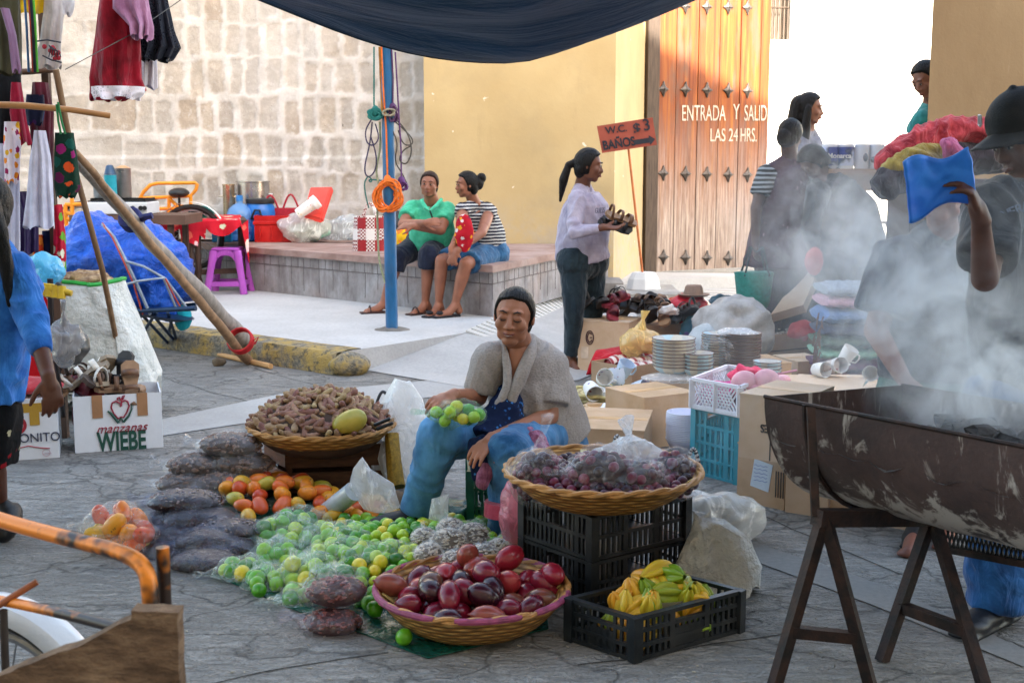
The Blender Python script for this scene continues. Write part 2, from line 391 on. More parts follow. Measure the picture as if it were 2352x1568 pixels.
# sloping apron and grooved ramp
E1 = G(1330, 872, .006); E0 = G(842, 850, .006)
MB().poly([A+V((0, 0, -.001)), E0, G(1100, 893, .006), E1, G(1500, 800, .006), G(1420, 640, .006), D_+V((0, 0, -.001)), Cc+V((0, 0, -.001))]).build('apron', pale_mat((.47, .46, .45), (.36, .35, .34)), smooth=False, kind='structure')
r = MB(); P0, P1, P2, P3 = Cc+V((0, 0, .004)), D_+V((0, 0, .004)), G(1340, 690, .02), G(1180, 800, .05)
nr = 26
for i in range(nr):
    a = lerp(P0, P1, i/nr); b = lerp(P3, P2, i/nr); a2 = lerp(P0, P1, (i+.72)/nr); b2 = lerp(P3, P2, (i+.72)/nr); up = V((0, 0, .014))
    r.add([a, b, b+up, a+up, a2+up, b2+up, b2, a2], [(0, 1, 2, 3), (3, 2, 5, 4), (4, 5, 6, 7)])
r.build('ramp', pale_mat((.6, .58, .55), (.5, .48, .45)), smooth=False, kind='structure')
r = MB(); P0, P1, P2, P3 = G(1400, 640, .01), G(1700, 635, .01), G(1760, 740, .01), G(1390, 700, .01)
for i in range(16):
    a = lerp(P0, P3, i/16); b = lerp(P1, P2, i/16); a2 = lerp(P0, P3, (i+.7)/16); b2 = lerp(P1, P2, (i+.7)/16); up = V((0, 0, .012))
    r.add([a, b, b+up, a+up, a2+up, b2+up, b2, a2], [(0, 1, 2, 3), (3, 2, 5, 4), (4, 5, 6, 7)])
r.build('ramp', pale_mat((.6, .58, .55), (.5, .48, .45)), smooth=False, kind='structure')

# ---------------- stone wall ----------------
YW = 13.8
def attr(me, name, vals):
    a = me.attributes.new(name, 'FLOAT', 'POINT'); a.data.foreach_set('value', vals)
def stone_wall():
    x0, x1, z0, z1 = -7.2, -.80, .1, 3.5; st = .02; nu = int((x1-x0)/st); nv = int((z1-z0)/st)
    rows = []; z = .1; q = random.Random(3)
    hs = [.36, .40, .35, .36, .35, .37, .36, .35, .36]
    for ri, h in enumerate(hs):
        x = x0-.3; bl = []
        while x < x1+.5:
            big = x < -4.1
            wd = q.uniform(.30, .55) if big else q.uniform(.13, .20); bl.append((x, x+wd, q.random(), q.uniform(-.03, .03), q.uniform(-.025, .015), big)); x += wd+(q.uniform(.02, .04) if big else q.uniform(.035, .075))
        rows.append((z, z+h, bl)); z += h+q.uniform(.035, .05)
    mask = []; tone = []; vs = []
    for j in range(nv+1):
        for i in range(nu+1):
            px = x0+i*st; pz = z0+j*st
            jx = px+noise.noise(V((px*3, pz*3, 1)))*.04+noise.noise(V((px*13, pz*13, 4)))*.022+noise.noise(V((px*31, pz*31, 4)))*.01; jz = pz+noise.noise(V((px*2.2, pz*2.2, 9)))*.05+noise.noise(V((px*12, pz*12, 7)))*.022+noise.noise(V((px*30, pz*30, 7)))*.01
            d = -1; tn = .5
            for za, zb, bl in rows:
                if za-.05 < jz < zb+.05:
                    for xa, xb, t_, o1, o2, big in bl:
                        if xa <= jx <= xb:
                            hx = (xb-xa)/2; hz = (zb-za)/2+o2; cx = abs(jx-(xa+xb)/2)-hx+.03; cz = abs(jz-(za+zb)/2-o1)-hz+.03
                            dd = .03-math.hypot(max(cx, 0), max(cz, 0))-min(max(cx, cz), 0)*0
                            if dd > d: d = dd; tn = t_
                            break
            m = max(0, min(1, (d+.004)/.016)); m *= 1 if noise.noise(V((px*1.1, pz*1.3, 22))) < .42 else .35
            mask.append(m); tone.append(tn)
            yy = YW-(.05 if pz < 1.47+.04*noise.noise(V((px, 0, 0))) else 0)+.010*m-.02*noise.noise(V((px*4, pz*4, 0)))
            vs.append(V((px, yy, pz)))
    w_ = MB(); w_.add(vs, [(j*(nu+1)+i, j*(nu+1)+i+1, (j+1)*(nu+1)+i+1, (j+1)*(nu+1)+i) for j in range(nv) for i in range(nu)])
    t = NT('stone_masonry')
    ma = t.node('ShaderNodeAttribute', attribute_name='mask').outputs['Fac']; to = t.node('ShaderNodeAttribute', attribute_name='tone').outputs['Fac']
    n = t.noise(14, 6, .7); fine = t.noise(60, 4, .7); big = t.noise(.55, 3, .5, t.coord((1, 1, 1), loc=(2, 0, 1)))
    s1 = t.ramp(to, [(0, (.37, .31, .25)), (.25, (.46, .41, .35)), (.6, (.44, .42, .395)), (.85, (.36, .335, .31)), (1, (.50, .47, .43))])
    s1 = t.mix(t.ramp(n, [(.35, .45), (.6, 0.)]), s1, (.24, .21, .18)); s1 = t.mix(t.ramp(n, [(.55, 0.), (.8, .6)]), s1, (.58, .54, .5))
    pits = t.ramp(t.noise(26, 3, .6, t.coord((1, 1, .7))), [(.68, 0.), (.73, 1.)]); s1 = t.mix(t.math('MULTIPLY', pits, .75), s1, (.08, .07, .06))
    mo = t.ramp(t.noise(5, 5, .6), [(.3, (.46, .44, .42)), (.7, (.66, .65, .65))])
    mk = t.math('MULTIPLY', ma, t.ramp(t.noise(9, 5, .7), [(.28, .15), (.45, 1.)]))
    mk = t.math('MULTIPLY', mk, t.ramp(big, [(.38, .95), (.60, .45)]))
    c = t.mix(mk, mo, s1)
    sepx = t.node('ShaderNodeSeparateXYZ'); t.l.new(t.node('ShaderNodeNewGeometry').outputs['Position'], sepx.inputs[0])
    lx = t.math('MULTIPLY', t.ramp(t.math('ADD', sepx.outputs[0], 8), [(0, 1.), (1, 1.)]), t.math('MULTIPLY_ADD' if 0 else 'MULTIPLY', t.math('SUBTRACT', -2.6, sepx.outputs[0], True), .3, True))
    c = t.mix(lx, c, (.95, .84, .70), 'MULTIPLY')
    nm = t.bump(n, .6, .02); nm = t.bump(fine, .6, .006, nm)
    m = t.fin(c, .9, nm, 0, .2)
    def post(me, org): attr(me, 'mask', mask+[0]*(len(me.vertices)-len(mask))); attr(me, 'tone', tone+[.5]*(len(me.vertices)-len(tone)))
    w_.box(((x0+x1)/2, YW+.42, 3.6), (x1-x0, .7, 7.2)).box(((x0+x1)/2, YW+.3, 5.35), (x1-x0, .66, 3.66))
    w_.build('stone_wall', m, post=post, angle=80, label='old rough stone block wall smeared with white lime mortar behind the bench', cat='wall')
stone_wall()

# ---------------- yellow wall ----------------
def yellow_mat(c1=(.43, .32, .16), c2=(.50, .385, .205)):
    t = NT('yellow_plaster'); a = t.noise(1.4, 5, .55); f = t.noise(50, 4, .6)
    c = t.ramp(a, [(.3, c1), (.7, c2)])
    st = t.ramp(t.noise(3.0, 6, .7, t.coord((1.5, 1.5, .35))), [(.60, 0.), (.8, .5)]); c = t.mix(st, c, tuple(x*.72 for x in c1))
    g_ = t.node('ShaderNodeSeparateXYZ'); t.l.new(t.tc.outputs['Object'], g_.inputs[0])
    low = t.math('SUBTRACT', 1, t.math('MULTIPLY', t.math('SUBTRACT', g_.outputs[2], .5), 1.6, True), True)
    pe = t.math('MULTIPLY', low, t.ramp(t.noise(7, 6, .75), [(.42, 0.), (.6, .9)])); c = t.mix(pe, c, (.42, .36, .27))
    sm_ = t.ramp(t.noise(1.1, 6, .7, t.coord((1, 1, 1), loc=(3, 3, 3))), [(.5, 0.), (.7, .30)]); c = t.mix(sm_, c, (.30, .24, .15))
    chip = t.ramp(t.noise(9, 3, .5), [(.72, 0.), (.74, .8)]); c = t.mix(chip, c, (.75, .7, .6))
    return t.fin(c, .75, t.bump(f, .25, .004, t.bump(a, .4, .03)), 0, .3)
ym = yellow_mat()
MB().poly([V((-.90, 12.9, 5.5)), V((1.055, 12.9, 5.5)), V((1.64, 15.5, 5.5)), V((1.64, 16.2, 5.5)), V((-.90, 16.2, 5.5))][::1], 5.5).build('yellow_wall', ym, smooth=False, label='plain yellow plastered wall behind the seated women with a bare right corner', cat='wall')
MB().box((1.0, 13.0-.3, .12), (.28, .25, .24), bev=.03, jit=.01).build('stone_block', M('8a8580', .85, scale=6), label='low rough stone step at the foot of the yellow corner', cat='step')

MB().box((1.34, 12.3, .09), (.62, .75, .18), bev=.03, jit=.01).build('step', M('9a958e', .85, scale=6), label='flat worn stone slab under the sign block', cat='step')
# ---------------- bench ----------------
def bench():
    bt = .58; a = G(560, 664, .15); b = G(1132, 728, .15); c = G(1303, 677, .15); top = V((0, 0, bt-.15))
    a2 = a+(a-b).normalized()*2.2; e = V((1.0, 12.88, .15))
    t = NT('bench_plaster'); n = t.noise(4, 6, .7, t.coord((1, 1, .7))); f = t.noise(40, 5, .7)
    col = t.ramp(n, [(.3, (.15, .13, .13)), (.5, (.25, .23, .23)), (.72, (.42, .41, .42))]); st = t.ramp(t.noise(12, 5, .75, t.coord((1, 1, .12))), [(.5, 0.), (.7, .8)])
    col = t.mix(t.math('MULTIPLY', st, .5), col, (.42, .41, .42)); col = t.mix(t.ramp(t.noise(2, 3, .5), [(.55, 0.), (.7, .35)]), col, (.30, .18, .13))
    m1 = t.fin(col, .85, t.bump(n, .8, .02, t.bump(f, .5, .008)), 0, .25)
    m2 = M('8d6f66', .8, .3, 3, .5, 40, col2='a89088', dirt=.3)
    m3 = M('5a5252', .9)
    th = empty('bench', (a+b)/2, 'long low masonry bench with a reddish top running along the walls', 'bench')
    bk = [V((-.92, 12.89, .15)), V((-.92, 13.7, .15)), V((-6.5, 13.7, .15)), ]
    foot = [a2, b, c, e]+bk
    MB().poly([p+V((0, 0, bt-.15-.06)) for p in foot], bt-.15-.06).build('bench_body', m1, th, smooth=False)
    o = V((0, 0, bt-.15))
    outs = [a2+V((0, -.03, 0)), b+V((-.0, -.045, 0)), c+V((.03, -.03, 0)), e]+bk
    MB().poly([p+o for p in outs], .058).build('bench_top', m2, th, smooth=False)
    j = MB(); q = random.Random(5)
    for P, Q in ((a2, b), (b, c)):
        L = (Q-P).length; d = (Q-P).normalized(); nrm = V((d.y, -d.x, 0)); nrm = nrm if nrm.y < 0 else -nrm
        s_ = .0
        while s_ < L:
            j.bar(P+d*s_+nrm*.001+V((0, 0, .04+.12*q.random())), P+d*(s_+q.uniform(-.01, .01))+nrm*.001+V((0, 0, .27)), .004, .004)
            for k in (0, 1): j.bar(P+d*(s_+.1*k)+nrm*.001+V((0, 0, .275)), P+d*(s_+.1*k)+nrm*.001+V((0, 0, .36)), .004, .004)
            s_ += q.uniform(.17, .26)
        j.bar(P+nrm*.001+V((0, 0, .275)), Q+nrm*.001+V((0, 0, .272)), .007, .006)
    j.build('joint', m3, th, smooth=False)
bench()

# ---------------- wooden door ----------------
DA = V((1.76, 15.5, 0)); DB = V((3.335, 16.3, 0)); DE = (DB-DA).normalized(); DN = V((DE.y, -DE.x, 0)); ZU = V((0, 0, 1))
def onlead(px, py):
    d = ray(px, py); o = V((0, 0, CZ)); t = (DA-o).dot(DN)/d.dot(DN); return o+d*t
def wooden_door():
    th = empty('wooden_door', DA+V((.6, .3, .05)), 'tall weathered plank door with iron diamond studs and white painted words', 'door')
    seams = [1498, 1549, 1599, 1647, 1694, 1740, 1762]
    s = [(onlead(x, 400)-DA).dot(DE) for x in seams]; pl = MB(); tn = []
    for i in range(len(s)-1):
        a = DA+DE*(s[i]+.006); b = DA+DE*(s[i+1]-.006); n0 = len(pl.v)
        c = (a+b)/2+V((0, 0, .06))-DN*(.03+.004*(i % 2)); pl.box(c, ((b-a).length, .06, 4.4), Matrix.Rotation(math.atan2(DE.y, DE.x), 3, 'Z'), z0=True)
        tn += [rnd.random()]*(len(pl.v)-n0)
    n0 = len(pl.v); pl.box((DA+DB)/2-DN*.09+V((0, 0, .08)), ((DB-DA).length-.02, .05, 4.35), Matrix.Rotation(math.atan2(DE.y, DE.x), 3, 'Z'), z0=True); tn += [0]*(len(pl.v)-n0)
    t = NT('door_wood'); to = t.node('ShaderNodeAttribute', attribute_name='tone').outputs['Fac']
    offs = t.node('ShaderNodeCombineXYZ'); t.set(offs.inputs[2], t.math('MULTIPLY', to, 40)); ad = t.node('ShaderNodeVectorMath', operation='ADD')
    t.l.new(t.coord((14, 14, .55)), ad.inputs[0]); t.l.new(offs.outputs[0], ad.inputs[1])
    gr = t.noise(1, 6, .65, ad.outputs[0], .8); g2 = t.noise(3.2, 5, .7, ad.outputs[0], .3)
    c = t.ramp(gr, [(.28, (.06, .010, .001)), (.42, (.15, .028, .002)), (.55, (.25, .062, .004)), (.7, (.34, .14, .025))])
    c = t.mix(t.math('MULTIPLY', to, .35), c, (.09, .02, .006))
    grey = t.ramp(g2, [(.3, (.10, .068, .055)), (.5, (.27, .21, .18)), (.7, (.46, .40, .36))])
    sp = t.node('ShaderNodeSeparateXYZ'); t.l.new(t.tc.outputs['Object'], sp.inputs[0])
    # old varnish survives high up; the foot of the door is bleached grey
    h = t.math('SUBTRACT', 1.0, t.math('MULTIPLY', t.math('SUBTRACT', t.math('ADD', sp.outputs[2], t.math('MULTIPLY', gr, 1.2)), 1.2), .7, True), True)
    c = t.mix(h, c, grey)
    dk = t.ramp(t.noise(1.6, 4, .6, t.coord((3, 3, .7))), [(.56, 0.), (.68, .7)]); c = t.mix(dk, c, (.10, .06, .045))
    wk = t.math('MULTIPLY', t.math('GREATER_THAN', sp.outputs[2], 99), 0)
    m = t.fin(c, .55, t.bump(g2, .6, .006, t.bump(gr, .4, .01)), 0, .4)
    pl.build('door_leaf', m, th, smooth=False, post=lambda me, o: attr(me, 'tone', tn))
    iron = M('5a5654', .5, .4, 30, .6, 60, metal=.6)
    for yy in (14, 205, 398, 590):
        for xx in (1523, 1574, 1623, 1672, 1716):
            p = onlead(xx, yy+ (xx-1523)*.02)+DN*.035*0; st = MB(); k = DE; r_ = .075
            n = DN if DN.y < 0 else -DN
            for a_ in range(4):
                t0 = [(0, 1.25), (1, 0), (0, -1.25), (-1, 0)][a_]; t1 = [(1, 0), (0, -1.25), (-1, 0), (0, 1.25)][a_]
                q0 = p+k*t0[0]*r_+ZU*t0[1]*r_; q1 = p+k*t1[0]*r_+ZU*t1[1]*r_; mid = (q0+q1)/2*.75+p*.25
                st.add([p+n*.05, q0+n*.012, mid+n*.018, q1+n*.012, q0-n*.01, q1-n*.01, mid-n*.01], [(0, 1, 2), (0, 2, 3), (1, 4, 6, 2), (2, 6, 5, 3)])
                st.bar(p+n*.045, q0+n*.016, .012)
            st.ell(p+n*.045, .016, nu=8, nv=6)
            st.build('stud', iron, th, angle=20)
    wh = M('b8b0a4', .7, .25, 8)
    n = DN if DN.y < 0 else -DN
    def wr(s_, pxl, pxr, pyc, hpx):
        a = onlead(pxl, pyc)+n*.008; b = onlead(pxr, pyc)+n*.008; hh = hpx/F*15.8
        ob = text(s_, 'painted_words', a, b-a, ZU, hh/.72, wh, th, bold=.0, align='LEFT')
        xs = [(v.co+wloc(th)-a).dot((b-a).normalized()) for v in ob.data.vertices]; wd = max(xs)-min(xs); x0 = min(xs); k = (b-a).length/wd; u = (b-a).normalized()
        for v in ob.data.vertices:
            q = (v.co+wloc(th)-a).dot(u); v.co += u*((q-x0)*k-q)
    wr('ENTRADA', 1566, 1666, 262, 36); wr('Y', 1683, 1698, 259, 36); wr('SALID', 1709, 1760, 262, 37); wr('LAS', 1631, 1665, 312, 30); wr('24', 1673, 1694, 312, 30); wr('HRS.', 1700, 1737, 312, 32)
    fr = M('43372e', .7, .4, 8, .6, 50, stretch=(8, 8, .6))
    MB().box(DA-DE*.10+V((0, 0, .02)), (.17, .22, 4.6), Matrix.Rotation(math.atan2(DE.y, DE.x), 3, 'Z'), z0=True).build('door_frame', fr, th, smooth=False)
wooden_door()

# ---------------- sunlit far wall, pillar ----------------
wm = NT('white_plaster'); n = wm.noise(3, 6, .7)
cc = wm.mix(wm.ramp(wm.noise(2.2, 5, .75), [(.66, 0.), (.70, 1.)]), wm.ramp(n, [(.3, (.74, .72, .68)), (.7, (.82, .80, .77))]), (.45, .22, .1))
wm = wm.fin(cc, .85, wm.bump(wm.noise(40, 4, .6), .3, .006), 0, .2)
th = empty('white_wall', (7, 22, 0), 'bright sunlit white wall with a barred window beyond the door', 'wall')
wx0, wx1 = W(1763, 50, 22).x, W(1816, 50, 22).x; wz0, wz1 = W(1790, 92, 22).z, 5.2
f = MB().box((1.25, 22.2, 3), (wx0*2-2.5, .4, 6)).box(((wx1+16)/2, 22.2, 3), (16-wx1, .4, 6)).box(((wx0+wx1)/2, 22.2, wz0/2), (wx1-wx0, .4, wz0)).box(((wx0+wx1)/2, 22.2, (wz1+6)/2), (wx1-wx0, .4, 6-wz1))
f.build('wall_face', wm, th, smooth=False)
MB().box((8, 21.93, .25), (14, .14, .5), bev=.02).build('plinth', wm, th, smooth=False)
wn = MB().box(((wx0+wx1)/2, 22.3, (wz0+wz1)/2), (wx1-wx0, .05, wz1-wz0)).build('window', M('8d8478', .6, .3, 3), th, smooth=False)
gb = MB()
for i in range(6): x = lerp(wx0, wx1, (i+.5)/6); gb.tube([(x, 22.08, wz0), (x, 22.08, wz1)], .018, 6)
for z in (wz0+.55, wz0+1.3): gb.tube([(wx0, 22.06, z), (wx1, 22.06, z)], .016, 6)
gb.build('window_grille', M('4b4038', .6, metal=.4), wn)
pm2 = NT('ochre_plaster'); n = pm2.noise(2.2, 6, .65, pm2.coord((1, 1, .5)))
pc = pm2.ramp(n, [(.3, (.28, .18, .095)), (.7, (.38, .26, .145))]); pc = pm2.mix(pm2.ramp(pm2.noise(14, 5, .7, pm2.coord((1, 1, .15))), [(.62, 0.), (.75, .5)]), pc, (.48, .36, .24))
pm2 = pm2.fin(pc, .8, pm2.bump(pm2.noise(60, 4, .6), .3, .004, pm2.bump(n, .4, .02)), 0, .3)
MB().poly([V((2.325, 7.05, 5.2)), V((5, 7.05, 5.2)), V((5, 7.65, 5.2)), V((2.54, 7.65, 5.2))], 5.2).build('pillar', pm2, smooth=False, label='broad tan plastered pillar at the right behind the capped man', cat='pillar')
# raised floor behind the counter
MB().box((4.6, 9.5, .17), (4.4, 2.2, .34)).build('platform', pale_mat((.42, .41, .4), (.34, .33, .32)), smooth=False, kind='structure')

# ---------------- tiled roof of the house behind the photographer: shades the street ----------------
th = empty('roofed_house', (0, -5, 0), 'tall plastered house with a tiled eave that stands behind the photographer', 'house')
e0 = 12.4
MB().poly([V((-22, -4.6, 0)), V((22, -4.6, 0)), V((22, -4.6, e0-.18*18)), V((-22, -4.6, e0+.18*26))], 3, V((0, -1, 0))).build('wall', M('b9a488', .8, .2, 2), th, smooth=False)
g = MB()
for i in range(150):
    x = -22+i*.295; z = e0-.18*(x-4)+.0; r_ = .115+rnd.uniform(-.015, .02)
    g.cap((x, -4.35, z), (x, -7, z+.9), r_, r_, 12)
g.build('roof', M('9a5236', .8, .3, 5), th)
# ---------------- shade tarpaulins ----------------
def tarp_mat(c, tr=.35, fold=.5):
    t = NT('tarpaulin'); c = srgb(c); n = t.noise(3.0, 5, .6, t.coord((.6, 3, 1)), .8); wv = t.noise(220, 2, .5)
    col = t.ramp(n, [(.3, tuple(x*.7 for x in c)), (.7, tuple(min(1, x*1.25) for x in c))])
    m = t.fin(col, .5, t.bump(wv, .1, .002, t.bump(n, fold, .05)), 0, .35)
    tl = t.node('ShaderNodeBsdfTranslucent'); t.l.new(col, tl.inputs[0]); mx = t.node('ShaderNodeMixShader'); mx.inputs[0].default_value = tr
    t.l.new(t.b.outputs[0], mx.inputs[1]); t.l.new(tl.outputs[0], mx.inputs[2]); t.l.new(mx.outputs[0], t.o.inputs[0]); return m
def tz(x, y):
    k = .85 if x < .02 else .60
    z = 1.745+.19*abs((x-.02)/k)**(1.75 if x < .02 else 1.3)
    dy = 4.05-y; return z+.10*dy+.05*dy*dy+.012*math.sin(x*4+y*9)+.02*nz((x*1.5, y*6, 0))
b = MB(); b.grid(lambda u, v: V((lerp(-2.4, 2.2, u), lerp(2.7, 4.05, v), tz(lerp(-2.4, 2.2, u), lerp(2.7, 4.05, v)))), 90, 70)
b.tube([V((x, 4.05, tz(x, 4.05)+.004)) for x in [lerp(-2.4, 2.2, i/60) for i in range(61)]], .008, 6)
b.build('blue_tarpaulin', tarp_mat('0c283e', .22), label='dark blue tarpaulin sagging overhead across the top of the view', cat='tarpaulin')
def S(Y): return Y/F
def blob(name, c, r, mat, amp=.02, sc=9, rot=None, nu=44, nv=28, parent=None, flat=None, knot=None, sq=0, tails=(), **k):
    m = MB(); m.ell(c, r, rot, nu, nv); rm_ = rot if isinstance(rot, Matrix) else Matrix.Identity(3)
    if sq:
        ri = rm_.transposed()
        for i, p in enumerate(m.v):
            l = ri@(p-V(c)); n_ = V((l.x/r[0], l.y/r[1], l.z/r[2])); e_ = lambda x: math.copysign(abs(x)**sq, x); s_ = (abs(n_.x)**3.2+abs(n_.y)**3.2)**(1/3.2); h_ = max(1e-6, math.hypot(n_.x, n_.y)); f_ = h_/max(s_, 1e-6); m.v[i] = V(c)+rm_@V((l.x*f_, l.y*f_, l.z*(1.05-.25*abs(n_.x))))
    for tv in tails:
        tv = V(tv); q0 = V(c)+rm_@V((tv.x*r[0]*.9, tv.y*r[1]*.9, tv.z*r[2])); q1 = q0+rm_@V((tv.x*.035, tv.y*.035, .012)); q2 = q1+rm_@V((tv.x*.04, tv.y*.04, .004)); x_, y_, d_ = frame(q2-q0)
        m.loft([(q0, r[1]*.35, r[2]*.5), (q1, .009, .007), (q2, .034, .012)], 14, caps=False)
    if knot:
        c0 = V(c)+V((0, 0, r[2]*.85)); m.cap(c0, c0+V(knot)*.5, r[0]*.3, r[0]*.09, 12); m.cap(c0+V(knot)*.5, c0+V(knot), r[0]*.08, r[0]*.22, 12, flat=(0, 1))
    for i, p in enumerate(m.v):
        d = p-V(c); n = noise.noise(p*sc)+.5*noise.noise(p*sc*2.3)+.6*(1-abs(noise.noise(p*sc*1.2+V((7, 7, 7)))*2.2))
        m.v[i] = p+d.normalized()*amp*n
        if flat is not None and m.v[i].z < flat: m.v[i].z = flat+.002*abs(noise.noise(p*5))
    return m.build(name, mat, parent, **k)
def garment(name, rows, Y, mat, fold=.02, nf=7, depth=.05, parent=None, dx=0, seed=0, hem=None, **k):
    # rows: (xl, xr, y) in photo units, hanging folds all round a flattened tube
    Y *= 1.17; depth *= 1.1; rg = []; m = MB(); seg = 56; vs = []; n = len(rows); nn = (n-1)*6
    for i in range(nn+1):
        t = i/6; a = min(int(t), n-2); q = t-a; xl, xr, y = [lerp(rows[a][j], rows[a+1][j], q) for j in range(3)]
        cL = W(xl, y, Y); cR = W(xr, y, Y); c = (cL+cR)/2; rx = (cR-cL).length/2; amp = fold*(.25+.75*i/nn)
        for s_ in range(seg):
            an = 2*PI*s_/seg; f = amp*(math.sin(an*nf+seed+1.3*math.sin(i*.12+an*2))+.5*noise.noise(V((an*3, i*.15, seed))))
            rr = 1+f/max(rx, .02)*.35
            vs.append(c+V((rx*rr*math.cos(an), (depth+f)*math.sin(an), (.01*math.sin(an*5+seed) if i == nn else 0))))
    m.add(vs, [(i*seg+s_, i*seg+(s_+1) % seg, (i+1)*seg+(s_+1) % seg, (i+1)*seg+s_) for i in range(nn) for s_ in range(seg)])
    return m.build(name, mat, parent, **k)
def lace(col, op=.55):
    k = ('lace', col, op)
    if k in MC: return MC[k]
    t = NT('lace'); v = t.node('ShaderNodeTexVoronoi', feature='DISTANCE_TO_EDGE'); v.inputs['Scale'].default_value = 70; t.l.new(t.tc.outputs['Object'], v.inputs['Vector'])
    t.fin(srgb(col), .9); tr = t.node('ShaderNodeBsdfTransparent'); mx = t.node('ShaderNodeMixShader')
    big = t.ramp(t.noise(12, 3, .6), [(.4, 0.), (.6, 1.)])
    t.set(mx.inputs[0], t.math('MAXIMUM', t.math('MULTIPLY', t.math('GREATER_THAN', v.outputs['Distance'], .12), -.9), t.math('MULTIPLY', t.math('GREATER_THAN', v.outputs['Distance'], .16), t.math('SUBTRACT', 1.25-op, t.math('MULTIPLY', big, .5), True))))
    t.l.new(t.b.outputs[0], mx.inputs[1]); t.l.new(tr.outputs[0], mx.inputs[2]); t.l.new(mx.outputs[0], t.o.inputs[0]); MC[k] = t.m; return t.m
def flowers(base, cols, sc=9, thr=.33):
    t = NT('flower_cloth'); v = t.node('ShaderNodeTexVoronoi'); v.inputs['Scale'].default_value = sc*1.5; v.inputs['Randomness'].default_value = 1; t.l.new(t.coord((1, 1, 1)), v.inputs['Vector'])
    sp = t.node('ShaderNodeSeparateColor'); t.l.new(v.outputs['Color'], sp.inputs[0]); n = len(cols)
    r = t.node('ShaderNodeValToRGB'); r.color_ramp.interpolation = 'CONSTANT'; e = r.color_ramp.elements
    while len(e) < n: e.new(.5)
    for i, c in enumerate(cols): e[i].position = i/n; e[i].color = (*srgb(c), 1)
    t.l.new(sp.outputs[0], r.inputs[0]); wob = t.math('ADD', v.outputs['Distance'], t.math('MULTIPLY', t.noise(sc*3.5, 4, .7), .55))
    m = t.fin(t.mix(t.math('LESS_THAN', wob, thr+.26), srgb(base), r.outputs[0]), .85, t.bump(t.noise(14, 3), .5, .02), 0, .2); return m

# ---------- blue pole with ropes ----------
pb = G(900, 757, .15); ptop = W(884, 60, 9.5); ptop = V((pb.x-.015, pb.y, 3.6))
th = empty('metal_pole', pb, 'blue painted metal pole rising from the pavement hung with knotted ropes', 'pole')
bm = M('1d5f8f', .35, .25, 4, .15, 40, dirt=.25, stretch=(3, 3, .8)); MB().tube([pb+V((0, 0, -.01)), lerp(pb, ptop, .5), ptop], .047, 20).build('pole_shaft', bm, th)
m = MB(); m.ell(pb, (.14, .11, .018), nu=24, nv=6); m.displace(.012, 18); m.build('footing', M('6f6a64', .9), th)
def rope(name, pts, r, col, label, parent=None, seg=6, smooth=4):
    P = [V(p) for p in pts]
    for _ in range(smooth-2):
        Q = [P[0]]
        for i in range(len(P)-1): Q += [lerp(P[i], P[i+1], .25), lerp(P[i], P[i+1], .75)]
        P = Q+[P[-1]]
    o = MB().tube(P, r, seg).build(name, M(col, .8, .3, 60, .5, 400), parent, label=label, cat='rope')
    return o
def coil(name, cx, cy, rx, ry, Y, n, r, col, label, seed, head=None, tail=None):
    q = random.Random(seed); m = MB(); pts = []; N = n*22
    ph = 0
    for i in range(N):
        k = i//22; a = 2*PI*i/22
        if i % 22 == 0: sx = q.uniform(.55, 1.05); sy = q.uniform(.7, 1.05); ox = q.uniform(-.22, .22); oy = q.uniform(-.08, .08); tl = q.uniform(-.5, .5); dY = q.uniform(-.05, .03)
        x = cx+rx*(ox+sx*math.cos(a+tl)); y = cy+ry*(oy+sy*math.sin(a)); pts.append(W(x, y, Y+dY))
    for _ in range(2): pts = [pts[0]]+[(pts[i-1]+pts[i]*2+pts[i+1])/4 for i in range(1, len(pts)-1)]+[pts[-1]]
    m.tube(pts, r, 6)
    if head: m.tube([W(x, y, Y-.02) for x, y in head], r, 6); m.ell(W(head[-1][0], head[-1][1], Y-.02), (.03, .03, .045), nu=10, nv=8)
    if tail: m.tube([W(x, y, Y-.02) for x, y in tail], r*.9, 6)
    return m.build(name, M(col, .6, .25, 40, .5, 300), label=label, cat='rope')
coil('rope_coil', 890, 450, 33, 40, 9.4, 13, .0065, 'e8741c', 'bright orange rope coil hanging at chest height on the blue pole', 4, head=[(876, 108), (880, 200), (887, 300), (890, 415)])
coil('rope_coil', 925, 427, 12, 10, 9.45, 8, .006, '5a2a6a', 'small purple rope knot hanging right of the orange coil', 8, head=[(908, 120), (916, 260), (921, 340), (922, 418)])
coil('rope_coil', 862, 262, 18, 14, 9.42, 12, .006, '14706a', 'tangled teal rope bundle tied on the left side of the pole', 9, head=[(859, 108), (859, 180), (859, 240), (862, 256)])
coil('rope_coil', 903, 262, 13, 20, 9.42, 8, .006, '4f2a55', 'dark violet rope knot high on the right side of the pole', 12, head=[(899, 108), (903, 180), (902, 250)])
coil('rope_coil', 893, 258, 15, 9, 9.40, 7, .007, '9a927c', 'grey hemp rope wound round the pole at the knots', 14)
def loops(spec, col, label, r=.0055, Y=9.44):
    m = MB()
    for pts in spec:
        P = [W(x, y, Y+.03*math.sin(x)) for x, y in pts]
        for _ in range(3):
            Q = [P[0]]
            for i in range(len(P)-1): Q += [lerp(P[i], P[i+1], .25), lerp(P[i], P[i+1], .75)]
            P = Q+[P[-1]]
        m.tube(P, r, 6)
    m.build('rope_loops', M(col, .7, .3, 40), label=label, cat='rope')
loops([[(853, 275), (838, 300), (842, 330), (858, 336), (872, 318), (862, 285)], [(855, 280), (850, 330), (835, 390), (845, 410), (862, 395), (866, 360), (852, 315)]], '2f2650', 'dark violet rope loops dangling left of the pole')
loops([[(845, 405), (836, 420), (840, 450), (847, 478)], [(845, 405), (855, 412), (852, 420), (845, 412), (870, 414), (880, 415)]], '17625e', 'thin teal rope end curling below the left loops')
